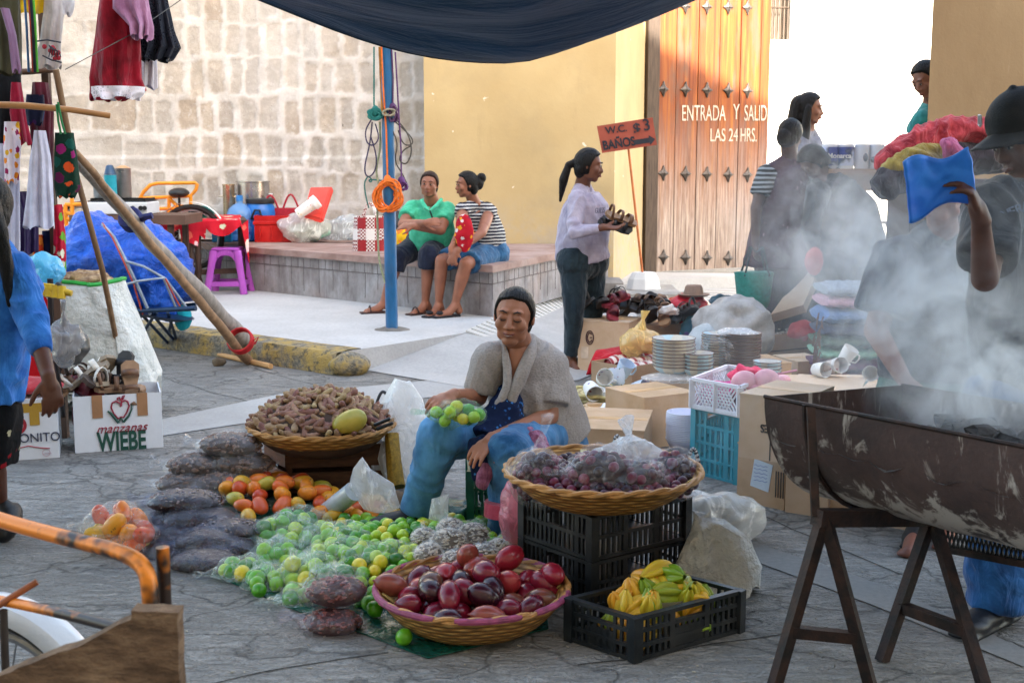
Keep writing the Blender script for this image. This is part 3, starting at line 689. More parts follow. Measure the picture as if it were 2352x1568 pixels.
loops([[(895, 270), (920, 290), (950, 320), (945, 335), (925, 332), (915, 300)], [(900, 265), (935, 300), (948, 345), (935, 380), (915, 370), (925, 345), (945, 335)], [(897, 290), (915, 330), (905, 370), (925, 400), (938, 430)]], '4a4540', 'charcoal cord loops dangling right of the pole')
loops([[(872, 280), (875, 340), (862, 390), (872, 430), (866, 480), (868, 540), (870, 600), (885, 650)]], '8c9070', 'long frayed sisal cord hanging down to knee height by the pole', .008)
loops([[(872, 108), (876, 200), (878, 260)], ], 'a8712a', 'brown rope stretched down the front of the pole', .010, 9.42)

# ---------- things on the bench ----------
BZ = .582
def onb(px, py):
    p = G(px, py, BZ)
    if p.y > 13.4: p = V((W(px, py, 13.4).x, 13.4, BZ))
    return p
p = onb(553, 553); th = empty('water_jug', p, 'large translucent blue water jug standing on the bench by the red cooler', 'jug')
jm = NT('jug_plastic'); jm.fin((.20, .42, .78), .15, jm.bump(jm.noise(14), .2, .01), 0, .5); tr = jm.node('ShaderNodeBsdfTransparent'); tr.inputs[0].default_value = (.55, .75, 1, 1); mx = jm.node('ShaderNodeMixShader'); mx.inputs[0].default_value = .45
jm.l.new(jm.b.outputs[0], mx.inputs[1]); jm.l.new(tr.outputs[0], mx.inputs[2]); jm.l.new(mx.outputs[0], jm.o.inputs[0]); jm = jm.m
MB().lathe([(0, 0), (.12, 0), (.135, .015), (.138, .06), (.130, .075), (.138, .09), (.138, .14), (.128, .155), (.128, .20), (.138, .215), (.138, .29), (.12, .34), (.07, .385), (.034, .40), (.032, .43)], p, 32).build('bottle', jm, th)
MB().lathe([(.037, .425), (.037, .48), (.03, .485), (0, .485)], p, 16).build('cap', M('1d6fb5', .4), th)
p = onb(598, 552)+V((0, .05, 0)); th = empty('barrel', p, 'blue plastic barrel with a black lid and side grip behind the cooler', 'barrel')
bl = M('1467b8', .35, .15, 5, .15, 40)
MB().lathe([(0, 0), (.15, 0), (.165, .03), (.17, .15), (.168, .3), (.155, .36), (.14, .385), (.14, .40)], p, 32).build('drum', bl, th)
MB().lathe([(.150, .395), (.153, .40), (.153, .44), (.14, .45), (0, .448)], p, 32).build('lid', M('22262a', .5), th)
m = MB(); m.tube([p+V((-.06, -.175, .24)), p+V((-.05, -.20, .27)), p+V((-.02, -.20, .33)), p+V((.03, -.20, .33)), p+V((.05, -.20, .27)), p+V((.07, -.172, .24))], .012, 8); m.tube([p+V((-.07, -.172, .24)), p+V((.08, -.172, .24))], .009, 8); m.build('handle', M('16181c', .5), th)
for px, w_, h_, lab, col in ((524, 27, 56, 'narrow steel pot with a yellowed side at the left of the barrel', 'b9a98a'), (575, 74, 66, 'wide steel stock pot behind the blue barrel', 'aaa9aa')):
    p = onb(px, 551)+V((0, .1 if px < 560 else .22, 0)); s_ = S(p.y); r_ = w_*s_/2; h = h_*s_*(2.2 if px < 560 else 1.95)
    th = empty('cooking_pot', p, lab, 'pot'); mt = M(col, .25, .25, 6, .1, 40, metal=.85)
    MB().lathe([(0, 0), (r_*.97, 0), (r_, .02), (r_, h), (r_*1.05, h+.006), (r_*1.05, h+.016), (r_*.98, h+.016), (r_*.97, h)], p, 32).build('pot_body', mt, th)
    m = MB(); [m.tube([p+V((sx*r_, -.04, h*.8)), p+V((sx*(r_+.04), -.03, h*.8)), p+V((sx*(r_+.04), .03, h*.8)), p+V((sx*r_, .04, h*.8))], .006, 6) for sx in (-1, 1)]; m.build('handle', mt, th)
# red cooler with open lid
rd = M('a51414', .4, .2, 5, .15, 50, col2='c42020', dirt=.15)
p = onb(650, 556)+V((0, .17, 0)); s_ = S(p.y); th = empty('cooler', p, 'red plastic cooler box standing open on the bench', 'cooler')
wd = 128*s_; hh = 60*s_; m = MB()
for sx in (-1, 1): m.box(p+V((sx*(wd/2-.012), 0, 0)), (.024, .34, hh), z0=True)
for sy in (-1, 1): m.box(p+V((0, sy*.165, 0)), (wd-.05, .024, hh-.002), z0=True)
m.box(p+V((0, 0, .004)), (wd-.05, .3, .03), z0=True); m.box(p+V((0, -.182, hh*.72)), (wd+.02, .014, .035), bev=.004)
for i in range(5): m.box(p+V((-wd*.4+i*wd*.2, -.184, hh*.33)), (.012, .014, hh*.5), bev=.003)
m.build('cooler_body', rd, th, smooth=False)
a, b_, c_, d_ = W(700, 495, 13.05), W(737, 503, 12.95), W(760, 433, 13.25), W(716, 434, 13.35)
n = (b_-a).cross(d_-a).normalized(); m = MB(); m.poly([a, b_, c_, d_], .02, n); rim = [lerp(a, c_, 0)]; 
for q0, q1 in ((a, b_), (b_, c_), (c_, d_), (d_, a)): m.bar(q0-n*.015, q1-n*.015, .03, .05)
m.build('lid', M('e0453a', .45, .15, 5), th, smooth=False)
m = MB(); [m.bar(lerp(a, d_, t_)-n*.012+(b_-a)*.1, lerp(b_, c_, t_)-n*.012-(b_-a)*.1, .012) for t_ in (.3, .55, .8)]; m.build('lid_rib', M('7a1d18', .6), th)
p = onb(655, 550)+V((0, .1, 0)); th = empty('woven_bag', p, 'crimson woven hand bag with an arched handle standing behind the cooler', 'bag')
wv = M('a3122c', .55, .25, 30, .8, 120); MB().loft([(p, .17, .08), (p+V((0, 0, .16)), .19, .09), (p+V((0, 0, .34)), .2, .095), (p+V((0, 0, .345)), .17, .07), (p+V((0, 0, .2)), .16, .06)], 24).build('bag_body', wv, th)
for dx, hh in ((.06, .17), (-.16, .16)): MB().tube([p+V((dx-.09+.18*t_/10, -.04, .32+hh*math.sin(PI*t_/10))) for t_ in range(11)], .011, 8).build('handle', wv, th)
p = W(715, 487, 12.95); m = MB(); d = (W(680, 492, 13)-W(728, 455, 13)).normalized(); x, y, z = frame(d)
th = empty('jar', p, 'white lidded tub with coloured spots tipped over in the open cooler', 'tub')
MB().cap(W(684, 492, 12.95), W(722, 466, 12.95), .055, .065, 20, (1, 1)).build('tub_body', flowers('e8e4e0', ['d04050', '3a6ac0', 'e0c040', '50a060'], 22, .2), th)
MB().cap(W(720, 468, 12.95), W(729, 461, 12.95), .074, .074, 20, (1, 1)).build('lid', M('e9e7e6', .4, .05), th)
pf = film((.86, .92, .88), .75, .2, 14, 'bagw')
q0 = onb(698, 556); blob('plastic_bag', q0+V((0, .05, .14)), (.275, .19, .145), film((.88, .9, .88), 1.2, .18, 10, 'bagw'), .045, 7, nu=64, nv=40, flat=BZ, label='stuffed white plastic bag slumped on the bench before the cooler', cat='bag')
blob('bag_contents', q0+V((0.03, .06, .12)), (.22, .13, .105), M('c8d6cc', .8, .3, 8, col2='7fb0a0'), .03, 8, flat=BZ+.004, label='pale folded cloths showing through the slumped white bag', cat='cloth')
q0 = onb(790, 548); blob('plastic_sheet', q0+V((-.02, .12, .10)), (.2, .12, .14), film((.85, .93, .97), .9, .15, 14, 'sheet'), .06, 8, flat=BZ, label='crumpled clear plastic sheeting heaped against the wall on the bench', cat='plastic sheet')
# chequered woven bag
def checker():
    t = NT('woven_check'); ck = t.node('ShaderNodeTexChecker'); ck.inputs['Scale'].default_value = 60; t.l.new(t.coord((1, 1, 1)), ck.inputs[0]); ck.inputs[1].default_value = (*srgb('7a1820'), 1); ck.inputs[2].default_value = (*srgb('d8d0cc'), 1)
    sp = t.node('ShaderNodeSeparateXYZ'); t.l.new(t.coord((1, 1, 1)), sp.inputs[0])
    xi = t.math('FLOOR', t.math('MULTIPLY', t.math('ADD', sp.outputs[0], 1.03), 12)); zi = t.math('FLOOR', t.math('MULTIPLY', sp.outputs[2], 9.5))
    xo = t.math('MODULO', xi, 2); zo = t.math('MODULO', zi, 2)
    c = t.mix(xo, ck.outputs[0], (*srgb('93161f'), 1)); c2 = t.mix(xo, (*srgb('d8d4d2'), 1), ck.outputs[0]); c = t.mix(zo, c, c2)
    return t.fin(c, .5, t.bump(t.noise(90), .5, .004), 0, .4)
p = onb(848, 577)+V((0, .1, 0)); th = empty('shopping_bag', p, 'red and white chequered plastic shopping bag on the bench left of the pole', 'bag')
ckm = checker(); MB().loft([(p, .17, .09), (p+V((0, 0, .15)), .165, .085), (p+V((0, 0, .33)), .15, .07), (p+V((0, 0, .331)), .13, .05), (p+V((0, 0, .2)), .12, .05)], 24).build('bag_body', ckm, th, angle=60)
for dy in (-.06, .06): MB().tube([p+V((-.07+.14*t_/12, dy, .31+.14*math.sin(PI*t_/12))) for t_ in range(13)], .009, 8).build('handle', ckm, th)
blob('hand_bag', onb(895, 577)+V((.02, .15, .19)), (.14, .1, .19), M('15161c', .5, .3, 8), .02, 7, flat=BZ, label='slouched black hand bag on the bench behind the pole', cat='bag')
blob('plastic_bag', onb(925, 583)+V((0.02, -.02, .115)), (.10, .09, .125), flowers('d8a818', ['c83820', 'e87a30', 'd8a818'], 8, .5), .02, 9, flat=BZ, label='yellow and orange plastic bag beside the woman in the mint shirt', cat='bag')

# ---------- purple stool, table, stove, cargo trikes ----------
p = G(527, 672, .15); th = empty('stool', p, 'small purple plastic stool standing on the pavement before the bench', 'stool')
pu = M('a84fb0', .35, .1, 5, .08, 40, rough if 0 else 0) if 0 else M('a94db2', .35, .1, 5, .08, 40)
h = .45; m = MB(); m.box(p+V((0, 0, h-.035)), (.27, .27, .035), z0=True, bev=.015); m.build('seat', pu, th, smooth=False)
for sx in (-1, 1):
    for sy in (-1, 1):
        t0 = p+V((sx*.115, sy*.115, h-.03)); b0 = p+V((sx*.18, sy*.17, 0)); MB().loft([(b0, .036, .026), (lerp(b0, t0, .5), .034, .025), (t0, .04, .034)], 10).build('leg', pu, th)
m = MB()
for sx, sy, ex, ey in ((-1, -1, 1, -1), (1, -1, 1, 1), (1, 1, -1, 1), (-1, 1, -1, -1)):
    a = p+V((sx*.165, sy*.158, .10)); b_ = p+V((ex*.165, ey*.158, .10)); m.bar(a, b_, .02, .045)
    for k in range(8):
        t0, t1 = k/8, (k+1)/8; f = lambda t_: lerp(p+V((sx*.12, sy*.12, 0)), p+V((ex*.12, ey*.12, 0)), t_)+V((0, 0, h-.05-.08*abs(2*t_-1)**3))
        m.bar(f(t0), f(t1), .02, .05)
m.build('rail', pu, th)
# wooden table with red oilcloth
wd_ = M('3f2a20', .6, .35, 6, .4, 60, stretch=(4, 4, .6)); TY = 12.6
zt = .80+.06; a, b_, c_, d_ = [V((x, y, zt)) for x, y in ((W(430, 560, 12.1).x, 11.9), (W(562, 560, 12.1).x+.02, 12.15), (W(560, 520, 13).x, 13.0), (W(350, 520, 13).x, 12.8))]
th = empty('table', V(((a.x+b_.x)/2, 12.4, .15)), 'dark wooden table with turned legs standing before the bench under a red oilcloth', 'table')
MB().poly([a, b_, c_, d_][::1], .07).build('tabletop', wd_, th, smooth=False)
for q in ((439, 685, 11.95), (455, 683, 12.02), (575-18, 655, 12.25), (405, 640, 12.9)):
    x = W(q[0], 600, q[2]).x; y = q[2]; MB().lathe([(.035, 0), (.04, .12), (.026, .16), (.034, .22), (.03, .3), (.036, .38), (.026, .42), (.036, .46), (.04, zt-.22)], (x, y, .152), 14).build('leg', wd_, th)
MB().bar((a.x+.06, 12.0, .36), (b_.x-.06, 12.25, .36), .03, .05).bar((a.x, 11.96, .52), (a.x-.6, 12.7, .52), .03, .05).build('stretcher', wd_, th, smooth=False)
of = flowers('c01a2c', ['e6d8cc', 'c8ccb0', '70a080', 'e06050', 'e8c8c8'], 5.5, .34)
m = MB(); L = V((W(338, 505, 12.0).x, 11.75, zt+.01)); 
def oc(u, v):
    P = lerp(lerp(V((W(338, 510, 12.1).x, 11.8, 0)), V((b_.x+.03, 12.05, 0)), u), lerp(V((W(350, 500, 13.1).x, 13.0, 0)), V((c_.x+.03, 13.1, 0)), u), max(0, v-.3)/.7)
    dr = 0
    if v < .3: k = (.3-v)/.3; tip = .18+.10*math.sin(u*9+1)+(.12 if .38 < u < .55 else 0)-(.12 if u > .6 else 0); dr = k*tip; P += V((0, -.02-.03*k*math.sin(u*30), 0))
    if u > .93: dr = max(dr, (u-.93)/.07*.42 if v > .02 else dr)
    return V((P.x, P.y, zt+.012-dr+.006*nz((u*9, v*9, 0))))
m.grid(oc, 60, 40); m.build('oilcloth', of, label='red flowered oilcloth draped over the wooden table', cat='tablecloth')
blob('knitted_hat', V((W(462, 490, 12.3).x, 12.3, zt+.05)), (.12, .09, .075), M('0f5f5a', .9, .3, 40, .9, 90), .015, 20, flat=zt+.016, label='crumpled teal knitted cap lying on the red oilcloth', cat='hat')
p = W(462, 508, 12.9); MB().box(V((W(478, 495, 13).x+.1, 13.2, .58)), (.2, .14, .12), z0=True, bev=.01).build('food_tub', M('2a9ad0', .4), label='small cyan plastic tub on the bench left of the water jug', cat='tub')
# stove on its brown table
SY = 11.2; sx0, sx1 = W(197, 480, SY).x, W(336, 480, SY).x; sz = W(270, 493, SY).z; st_ = .165*0+.12
th = empty('table', V(((sx0+sx1)/2, SY+.3, .15)), 'plain brown table carrying the white gas stove', 'table')
MB().box(((sx0+sx1)/2+.1, SY+.3, sz-.09), (sx1-sx0+.5, .62, .085), z0=True).build('tabletop', M('5b4236', .7, .3, 4), th, smooth=False)
for x in (sx0-.1, sx1+.2):
    for y in (SY+.05, SY+.55): MB().box((x, y, .15), (.05, .05, sz-.245), z0=True).build('leg', wd_, th, smooth=False)
th = empty('gas_stove', V(((sx0+sx1)/2, SY+.2, sz)), 'white enamelled gas stove with black knobs and burner grates', 'stove')
MB().box(((sx0+sx1)/2, SY+.22, sz), (sx1-sx0, .40, .11), z0=True, bev=.008).build('stove_body', M('d8dade', .3, .05), th, smooth=False)
MB().box(((sx0+sx1)/2, SY+.22, sz+.112), (sx1-sx0-.02, .38, .012), z0=True).build('hob', M('1c1d20', .4), th, smooth=False)
for k in range(2):
    cx = lerp(sx0, sx1, .27+.48*k); m = MB()
    for a_ in range(6): m.bar((cx-.11, SY+.06+.06*a_, sz+.135), (cx+.11, SY+.06+.06*a_, sz+.135), .006, .012)
    m.box((cx-.11, SY+.2, sz+.135), (.008, .33, .02)); m.box((cx+.11, SY+.2, sz+.135), (.008, .33, .02)); m.build('grate', M('101113', .5, metal=.5), th, smooth=False)
for px in (305, 327-4, 336-4): MB().cap(W(px-(0 if px < 310 else 0), 478, SY+.02), W(px, 478, SY-.02), .022, .02, 14, (1, 1)).build('knob', M('121316', .4), th)
for px, wpx, hh, lab, col, nm, mt in ((232, 40, .13, 'dented grey aluminium saucepan on the stove', '9aa0a6', 'cooking_pot', .8), (260, 28, .20, 'tall turquoise enamel pot with a navy inner rim on the stove', '2aa0b4', 'cooking_pot', 0), (276, 36, .26, 'large dull steel pot at the back right of the stove', '9b9490', 'cooking_pot', .7)):
    r_ = wpx*S(SY)/2; p = V((W(px, 465, SY+.2).x, SY+.2+(.12 if px > 270 else -.05 if px > 250 else .05), sz+.142)); th = empty(nm, p, lab, 'pot'); mat = M(col, .3, .2, 5, .1, 30, metal=mt)
    MB().lathe([(0, 0), (r_*.95, 0), (r_, .015), (r_, hh), (r_*1.07, hh+.008), (r_*.96, hh+.008), (r_*.95, hh-.02)], p, 28).build('pot_body', mat, th)
    MB().lathe([(r_*1.02, hh+.01), (r_*.6, hh+(.09 if px == 260 else .025)), (.02, hh+(.10 if px == 260 else .035))], p, 24, caps=True).build('lid', M({232: '8a9096', 260: '2b4660', 276: 'b08a62'}[px], .35, .2, metal=.3), th)
# orange cargo tricycle behind
om = M('e8901c', .4, .2, 6, .15, 40, dirt=.12)
def trike(lab, pipes, Y, saddle=None, wheels=(), r=.018):
    th = empty('cargo_tricycle', V((W(pipes[0][0][0], 500, Y).x, Y, .15)), lab, 'tricycle'); m = MB()
    for pl in pipes:
        rr = r; dy = 0
        pts = [W(q[0], q[1], Y+(q[2] if len(q) > 2 else 0)) for q in pl]; m.tube(pts, rr, 10)
    m.build('frame', om, th)
    if saddle:
        c = W(saddle[0], saddle[1], Y); m = MB(); m.ell(c, (.10, .13, .05), nu=20, nv=12); m.build('saddle', M('17191c', .45), th)
        MB().tube([c, c+V((0, 0, -.32))], .014, 8).build('seat_post', M('2a2c30', .4, metal=.6), th)
    for (x, y, rad, dy) in wheels:
        c = W(x, y, Y+dy); wm_ = MB(); wm_.tube([c+V((rad*math.cos(a_), 0, rad*math.sin(a_))) for a_ in [2*PI*k/28 for k in range(28)]], .024, 8, closed=True); w0 = wm_.build('wheel', M('1c1b1b', .8), th)
        sm_ = MB(); sm_.tube([c+V(((rad-.035)*math.cos(a_), 0, (rad-.035)*math.sin(a_))) for a_ in [2*PI*k/28 for k in range(28)]], .010, 6, closed=True)
        for k in range(16): sm_.bar(c+V((0, .02*(-1)**k, 0)), c+V(((rad-.03)*math.cos(k*PI/8), 0, (rad-.03)*math.sin(k*PI/8))), .004)
        sm_.build('spokes', M('b8b8bc', .3, metal=.8), w0)
    return th
t1 = trike('orange cargo tricycle with an empty load frame and black saddle parked against the stone wall', [[(318, 462), (330, 440), (345, 425), (362, 421), (448, 420), (453, 424), (450, 436), (438, 450), (330, 455), (318, 463)], [(300, 455), (300, 462), (330, 462)], [(438, 450), (438, 500), (440, 600)], [(388, 452), (388, 500), (392, 600)], [(388, 455), (412, 478), (416, 500)], [(418, 470), (418, 510), (420, 560)], [(330, 480), (438, 478)], [(360, 500), (416, 500)], [(300, 456), (300, 490)], [(336, 456), (336, 520)]], 12.4, (411, 443), [(388, 560, .30, .15), (440, 545, .30, -.2)])
m = MB(); c = W(388, 560, 12.5); 
for (cx, dy) in ((388, .15), (440, -.2)):
    c = W(cx, 560 if cx == 388 else 545, 12.4+dy); vs = [c+V(((.345)*math.cos(a_), ty, (.345)*math.sin(a_))) for a_ in [R(20+140*k/16) for k in range(17)] for ty in (-.035, 0, .035)]
    m.add(vs, [(i*3+j, i*3+j+1, i*3+4+j, i*3+3+j) for i in range(16) for j in range(2)])
m.build('mudguard', M('e6e2de', .4), t1)
trike('second orange cargo tricycle half hidden behind the hanging clothes', [[(120, 480), (165, 492), (215, 505)], [(130, 505), (215, 500)], [(120, 520), (215, 522)], [(150, 470), (152, 520)], [(165, 455), (167, 520)], [(215, 455), (216, 520)], [(150, 470), (215, 468)], [(225, 470), (225, 490)]], 11.8, None, [(190, 540, .3, .1)], .020)

# ---------- blue tarp bundle on wheelbarrow ----------
BY = 9.0; m = MB(); c = W(285, 612, BY)
m.ell(c+V((0, 0, .03)), (.47, .36, .32), nu=20, nv=14); m.ell(W(225, 600, BY)+V((0, 0, 0)), (.27, .32, .33), nu=20, nv=14); m.ell(W(385, 650, BY), (.22, .26, .25), nu=16, nv=12); m.ell(W(165, 600, BY), (.13, .22, .27), nu=16, nv=12); m.ell(W(215, 545, BY), (.2, .2, .17)); m.ell(W(330, 560, BY), (.22, .2, .16))
def crump(me, org):
    me.calc_loop_triangles(); nr = [v.normal.copy() for v in me.vertices]
    for v, n in zip(me.vertices, nr):
        p = v.co*1.0; a = 1-abs(noise.noise(V((p.x*3.2+p.z*1.5, p.y*3, p.z*2.2))))*3; b2 = 1-abs(noise.noise(V((p.x*7-p.z*4, p.y*6, p.z*6+3))))*3
        v.co += n*(.045*a+.022*b2+.008*(1-abs(noise.noise(p*17))*3)-.025)
tbm = NT('blue_tarp'); n = tbm.noise(5, 5, .6, None, 1.5); tbm = tbm.fin(tbm.ramp(n, [(.3, srgb('0a44b4')), (.7, srgb('1e6ae0'))]), .3, tbm.bump(tbm.noise(7, 7, .62, None, 1.6), 1.0, .06), 0, .5)
bun = m.build('tarp_bundle', tbm, remesh=.02, post=crump, sm=4, label='big load wrapped in bright blue tarpaulin and lashed with cords on the wheelbarrow', cat='bundle')
def cord(nm, pts, r, col, parent, dY=0):
    MB().tube([W(x, y, Y) for x, y, Y in pts], r, 6).build(nm, M(col, .8), parent)
cord('cord', [(235, 515, 8.75), (262, 545, 8.62), (290, 600, 8.56), (318, 660, 8.56), (345, 722, 8.66)], .012, '8a97a8', bun)
cord('cord', [(235, 513, 8.75), (258, 545, 8.61), (284, 600, 8.55), (308, 655, 8.55), (328, 722, 8.66)], .007, 'a84838', bun)
cord('cord', [(290, 600, 8.55), (330, 612, 8.52), (380, 640, 8.62), (430, 708, 8.75)], .009, '8a97a8', bun)
cord('cord', [(280, 655, 8.55), (320, 645, 8.52), (375, 638, 8.6), (405, 708, 8.75)], .009, '96a2b0', bun)
cord('cord', [(380, 640, 8.6), (400, 680, 8.62), (418, 712, 8.72)], .007, 'a84838', bun)
th = empty('wheelbarrow', G(360, 800), 'dark blue tubular wheelbarrow standing at the kerb under the blue bundle', 'wheelbarrow'); wb = M('1c3553', .4, .3, 8, metal=.4)
m = MB()
for pts in ([(290, 715, 8.7), (450, 708, 8.5)], [(300, 715, 9.1), (450, 700, 9.1)]): m.tube([W(*q) for q in pts], .018, 10)
for a, b_ in (((325, 718, 8.7), (302, 800, 9.3)), ((385, 716, 8.65), (410, 795, 9.35)), ((300, 716, 9.0), (330, 775, 9.5)), ((345, 716, 8.66), (412, 795, 9.35)), ((400, 716, 9.0), (380, 790, 9.4)), ((320, 716, 8.8), (395, 798, 9.3)), ((360, 716, 8.66), (304, 800, 9.28))):
    A_, B_ = W(*a), W(*b_); B_ = G(b_[0], b_[1]); m.tube([A_, B_], .012, 8)
m.tube([G(302, 800)+V((0, 0, .02)), G(330, 775)+V((0, 0, .02))], .012, 8); m.tube([G(410, 796)+V((0, 0, .02)), G(380, 785)+V((0, 0, .02))], .012, 8); m.build('frame', wb, th)
m = MB(); m.loft([(W(350, 722, 8.9), .22, .16), (W(352, 712, 8.9), .30, .22)], 24); m.build('tray', wb, th)
blob('cloth_bag', W(420, 730, 9.0), (.065, .06, .09), cloth('1597a8'), .015, 9, label='teal cloth bag hanging under the blue bundle', cat='bag')
# leaning poles
def log(lab, a, b_, ra, rb, col, seed):
    a, b_ = V(a), V(b_); pts = [lerp(a, b_, i/14)+V((nz((i*.5, seed, 0))*.02, 0, nz((seed, i*.5, 3))*.02)) for i in range(15)]
    return MB().tube(pts, [lerp(ra, rb, i/14)*(1+.06*nz((i*1.7, seed, 1))) for i in range(15)], 14).build('wooden_pole', M(col, .8, .35, 7, .6, 60, stretch=(3, 3, 1)), label=lab, cat='pole')
pa, pb2 = W(172, 365, 6.6), G(588, 822)+V((-.04, .05, .06)); pA = log('thick weathered grey wooden pole leaning from the clothes stall to the kerb', pa, pb2, .030, .068, '8f8782', 2)
log('thinner wooden pole tied alongside the thick leaning pole', W(176, 350, 6.5)+V((.0, -.02, 0)), G(572, 836)+V((0, -.02, .03)), .018, .035, '8a6a4e', 5)
q = lerp(pa, pb2, .40); MB().tube([q+V((0, 0, .0)), ], .05, 8) if 0 else None
c0 = W(302, 505, lerp(6.6, 8.7, .33)); x, y, d = frame(pb2-pa)
m = MB()
for k in range(4): m.tube([c0+d*(.02*k-.03)+(x*math.cos(a_)+y*math.sin(a_))*.058 for a_ in [2*PI*i/14 for i in range(14)]], .014, 6, closed=True)
m.tube([c0+x*.05, W(335, 498, 7.2), W(350, 495, 7.2)], .02, 6); m.build('tie', M('1b1f55', .8), pA)
c0 = W(553, 783, 8.52); m = MB()
for k in range(4): m.tube([c0+d*(.018*k-.03)+(x*math.cos(a_)+y*math.sin(a_))*.085 for a_ in [2*PI*i/16 for i in range(16)]], .008, 6, closed=True)
m.tube([c0+x*.08, c0+x*.13+V((0, 0, .03)), c0+x*.1+V((0, 0, -.02))], .006, 6); m.build('tie', M('b01820', .7), pA)
MB().tube([G(310, 779, .02), G(430, 797, .02), G(540, 822, .02), G(622, 841, .02)], [.014, .017, .018, .02], 12).build('bamboo_pole', M('b98d5c', .6, .3, 5, .3), label='bamboo cane lying on the road along the kerb', cat='pole')
m = MB(); m.ell(G(503, 832, .025), (.05, .03, .03)); m.displace(.012, 30); m.build('crumpled_paper', M('6a5a48', .9), label='small brown crumpled scrap lying on the road by the pole', cat='litter')

# ---------- white sack, boxes, sandals ----------
SYk = 6.9; m = MB(); base = G(245, 965); rows = [(G(250, 960), .34, .22), (G(250, 940)+V((0, 0, .12)), .345, .22), (W(243, 860, 6.85), .33, .2), (W(225, 780, 6.85), .30, .19), (W(212, 710, 6.85), .26, .17), (W(205, 660, 6.85), .235, .15), (W(203, 640, 6.85), .225, .14)]
rows = [(V(r_[0])+V((0, 0, .0)), r_[1]*.86, r_[2]) for r_ in rows]; m = MB()
m.loft(rows, 48, caps=False)
for i, p in enumerate(m.v): k = nz((p.x*7, p.y*7, p.z*5))*.05+.022*nz((p.x*20, p.y*18, p.z*9)); m.v[i] = p+V((k, k, 0))+V((0, 0, .03*math.sin(p.x*9) if i >= 48*6 else 0))
sk = m.build('sack', M('b4b8b6', .45, .12, 5, 1.0, 14, col2='d0d2d0', dist=.03), solid=.004, label='tall white woven plastic sack with a green rim behind the sandal box', cat='sack')
m = MB(); top = [p+V((0, 0, .006)) for p in [wloc(sk)+v.co for v in list(sk.data.vertices)[48*6:48*7]]]; m.tube(top, .012, 6, closed=True); m.build('rim', M('1d9a38', .5), sk)
blob('sack_contents', W(195, 648, 6.85), (.15, .1, .06), M('c0a27c', .8, .4, 20, col2='6b4a30'), .03, 16, label='husks and scraps filling the mouth of the white sack', cat='produce')
def carton(name, a, b_, dep, h, mat, lab, cat='box', flaps=False, z=0, group=None, open_=True, th_=.006):
    # a,b_: ground points of the front edge; returns root, frame
    a, b_ = V((a[0], a[1], z)), V((b_[0], b_[1], z)); e = (b_-a).normalized(); n = V((-e.y, e.x, 0)); n = n if n.y > 0 else -n; L = (b_-a).length; Rm = Matrix.Rotation(math.atan2(e.y, e.x), 3, 'Z')
    c = (a+b_)/2+n*dep/2; root = empty(name, c, lab, cat, group); m = MB()
    m.box(c+n*(-dep/2+th_/2), (L, th_, h), Rm, z0=True, jit=.0015); m.box(c+n*(dep/2-th_/2), (L, th_, h), Rm, z0=True, jit=.0015)
    m.box(c+e*(-L/2+th_/2)*1.0, (th_, dep-2*th_-.002, h-.001), Rm, z0=True); m.box(c+e*(L/2-th_/2), (th_, dep-2*th_-.002, h-.001), Rm, z0=True)
    m.box(c+V((0, 0, .002)), (L-.02, dep-.02, .006), Rm, z0=True)
    if not open_: m.box(c+V((0, 0, h-.004)), (L+.004, dep+.004, .008), Rm, z0=True)
    m.build('box_body', mat, root, smooth=False); return root, a, b_, e, n, c
wc = M('d4d8df', .6, .06, 4, .12, 60, dirt=.06); wc2 = M('c9ccd2', .6, .06, 4, .12, 60, dirt=.06)
a, b_ = G(173, 1041), G(375, 1027); h = .283
rt, a, b_, e, n, c = carton('cardboard_box', a, b_, .32, h, wc, 'white apple carton with a red and green apple emblem, piled with sandals')
tape = M('9c7352', .4, .1)
for t_ in (.27, .78): MB().box(lerp(a, b_, t_)-n*.0015+V((0, 0, h-.055)), (.05, .003, .115), Matrix.Rotation(math.atan2(e.y, e.x), 3, 'Z')).build('tape', tape, rt, smooth=False)
rdm = M('8e1a36', .6, .1); gnm = M('12463a', .6, .1)
def at(u, v): return a+e*u*(b_-a).length+V((0, 0, v*h))-n*.003
text('WIEBE', 'printed_name', at(.53, .155), e, ZU, .135, gnm, rt, bold=.03, sx=.60); text('manzanas', 'printed_word', at(.53, .40), e, ZU, .066, rdm, rt, bold=.0, sx=.95, shear=.4)
m = MB(); ap = [(.53, .60), (.50, .575), (.455, .66), (.425, .78), (.44, .86), (.48, .885), (.52, .855), (.545, .80), (.525, .79)]; ap2 = [(.53, .60), (.56, .59), (.60, .68), (.63, .79), (.615, .87), (.585, .895), (.55, .865)]
for c0 in (ap, ap2): m.tube([at(x_, y_) for x_, y_ in c0], .0042, 6)
m.tube([at(.54, .80), at(.545, .88), at(.52, .955), at(.50, .94), at(.505, .90)], .0040, 6); m.tube([at(.545, .9), at(.56, .97), at(.585, .985), at(.57, .93), at(.545, .90)], .0035, 6); m.build('apple_emblem', rdm, rt)
m = MB(); m.tube([at(.385, .72), at(.43, .66), at(.50, .50)], [.004, .008, .006], 6); m.tube([at(.50, .50), at(.53, .585), at(.555, .505)], .005, 6); m.tube([at(.555, .505), at(.62, .61), at(.66, .74), at(.655, .84)], [.006, .006, .004, .001], 6); m.build('leaf_emblem', gnm, rt)
sd = M('5b2030', .6); m = MB(); e2 = n; a2 = a+V((-.003, 0, 0)); m.tube([a2+e2*(.10+.03*math.cos(t_))+V((-.002, 0, .17+.045*math.sin(t_))) for t_ in [2*PI*i/12 for i in range(12)]], .003, 5, closed=True); m.build('side_emblem', sd, rt)
text('WIEBE', 'side_name', a+V((-.004, .12, .075)), V((0, -1, 0)), ZU, .10, gnm, rt, bold=.02, sx=.5)
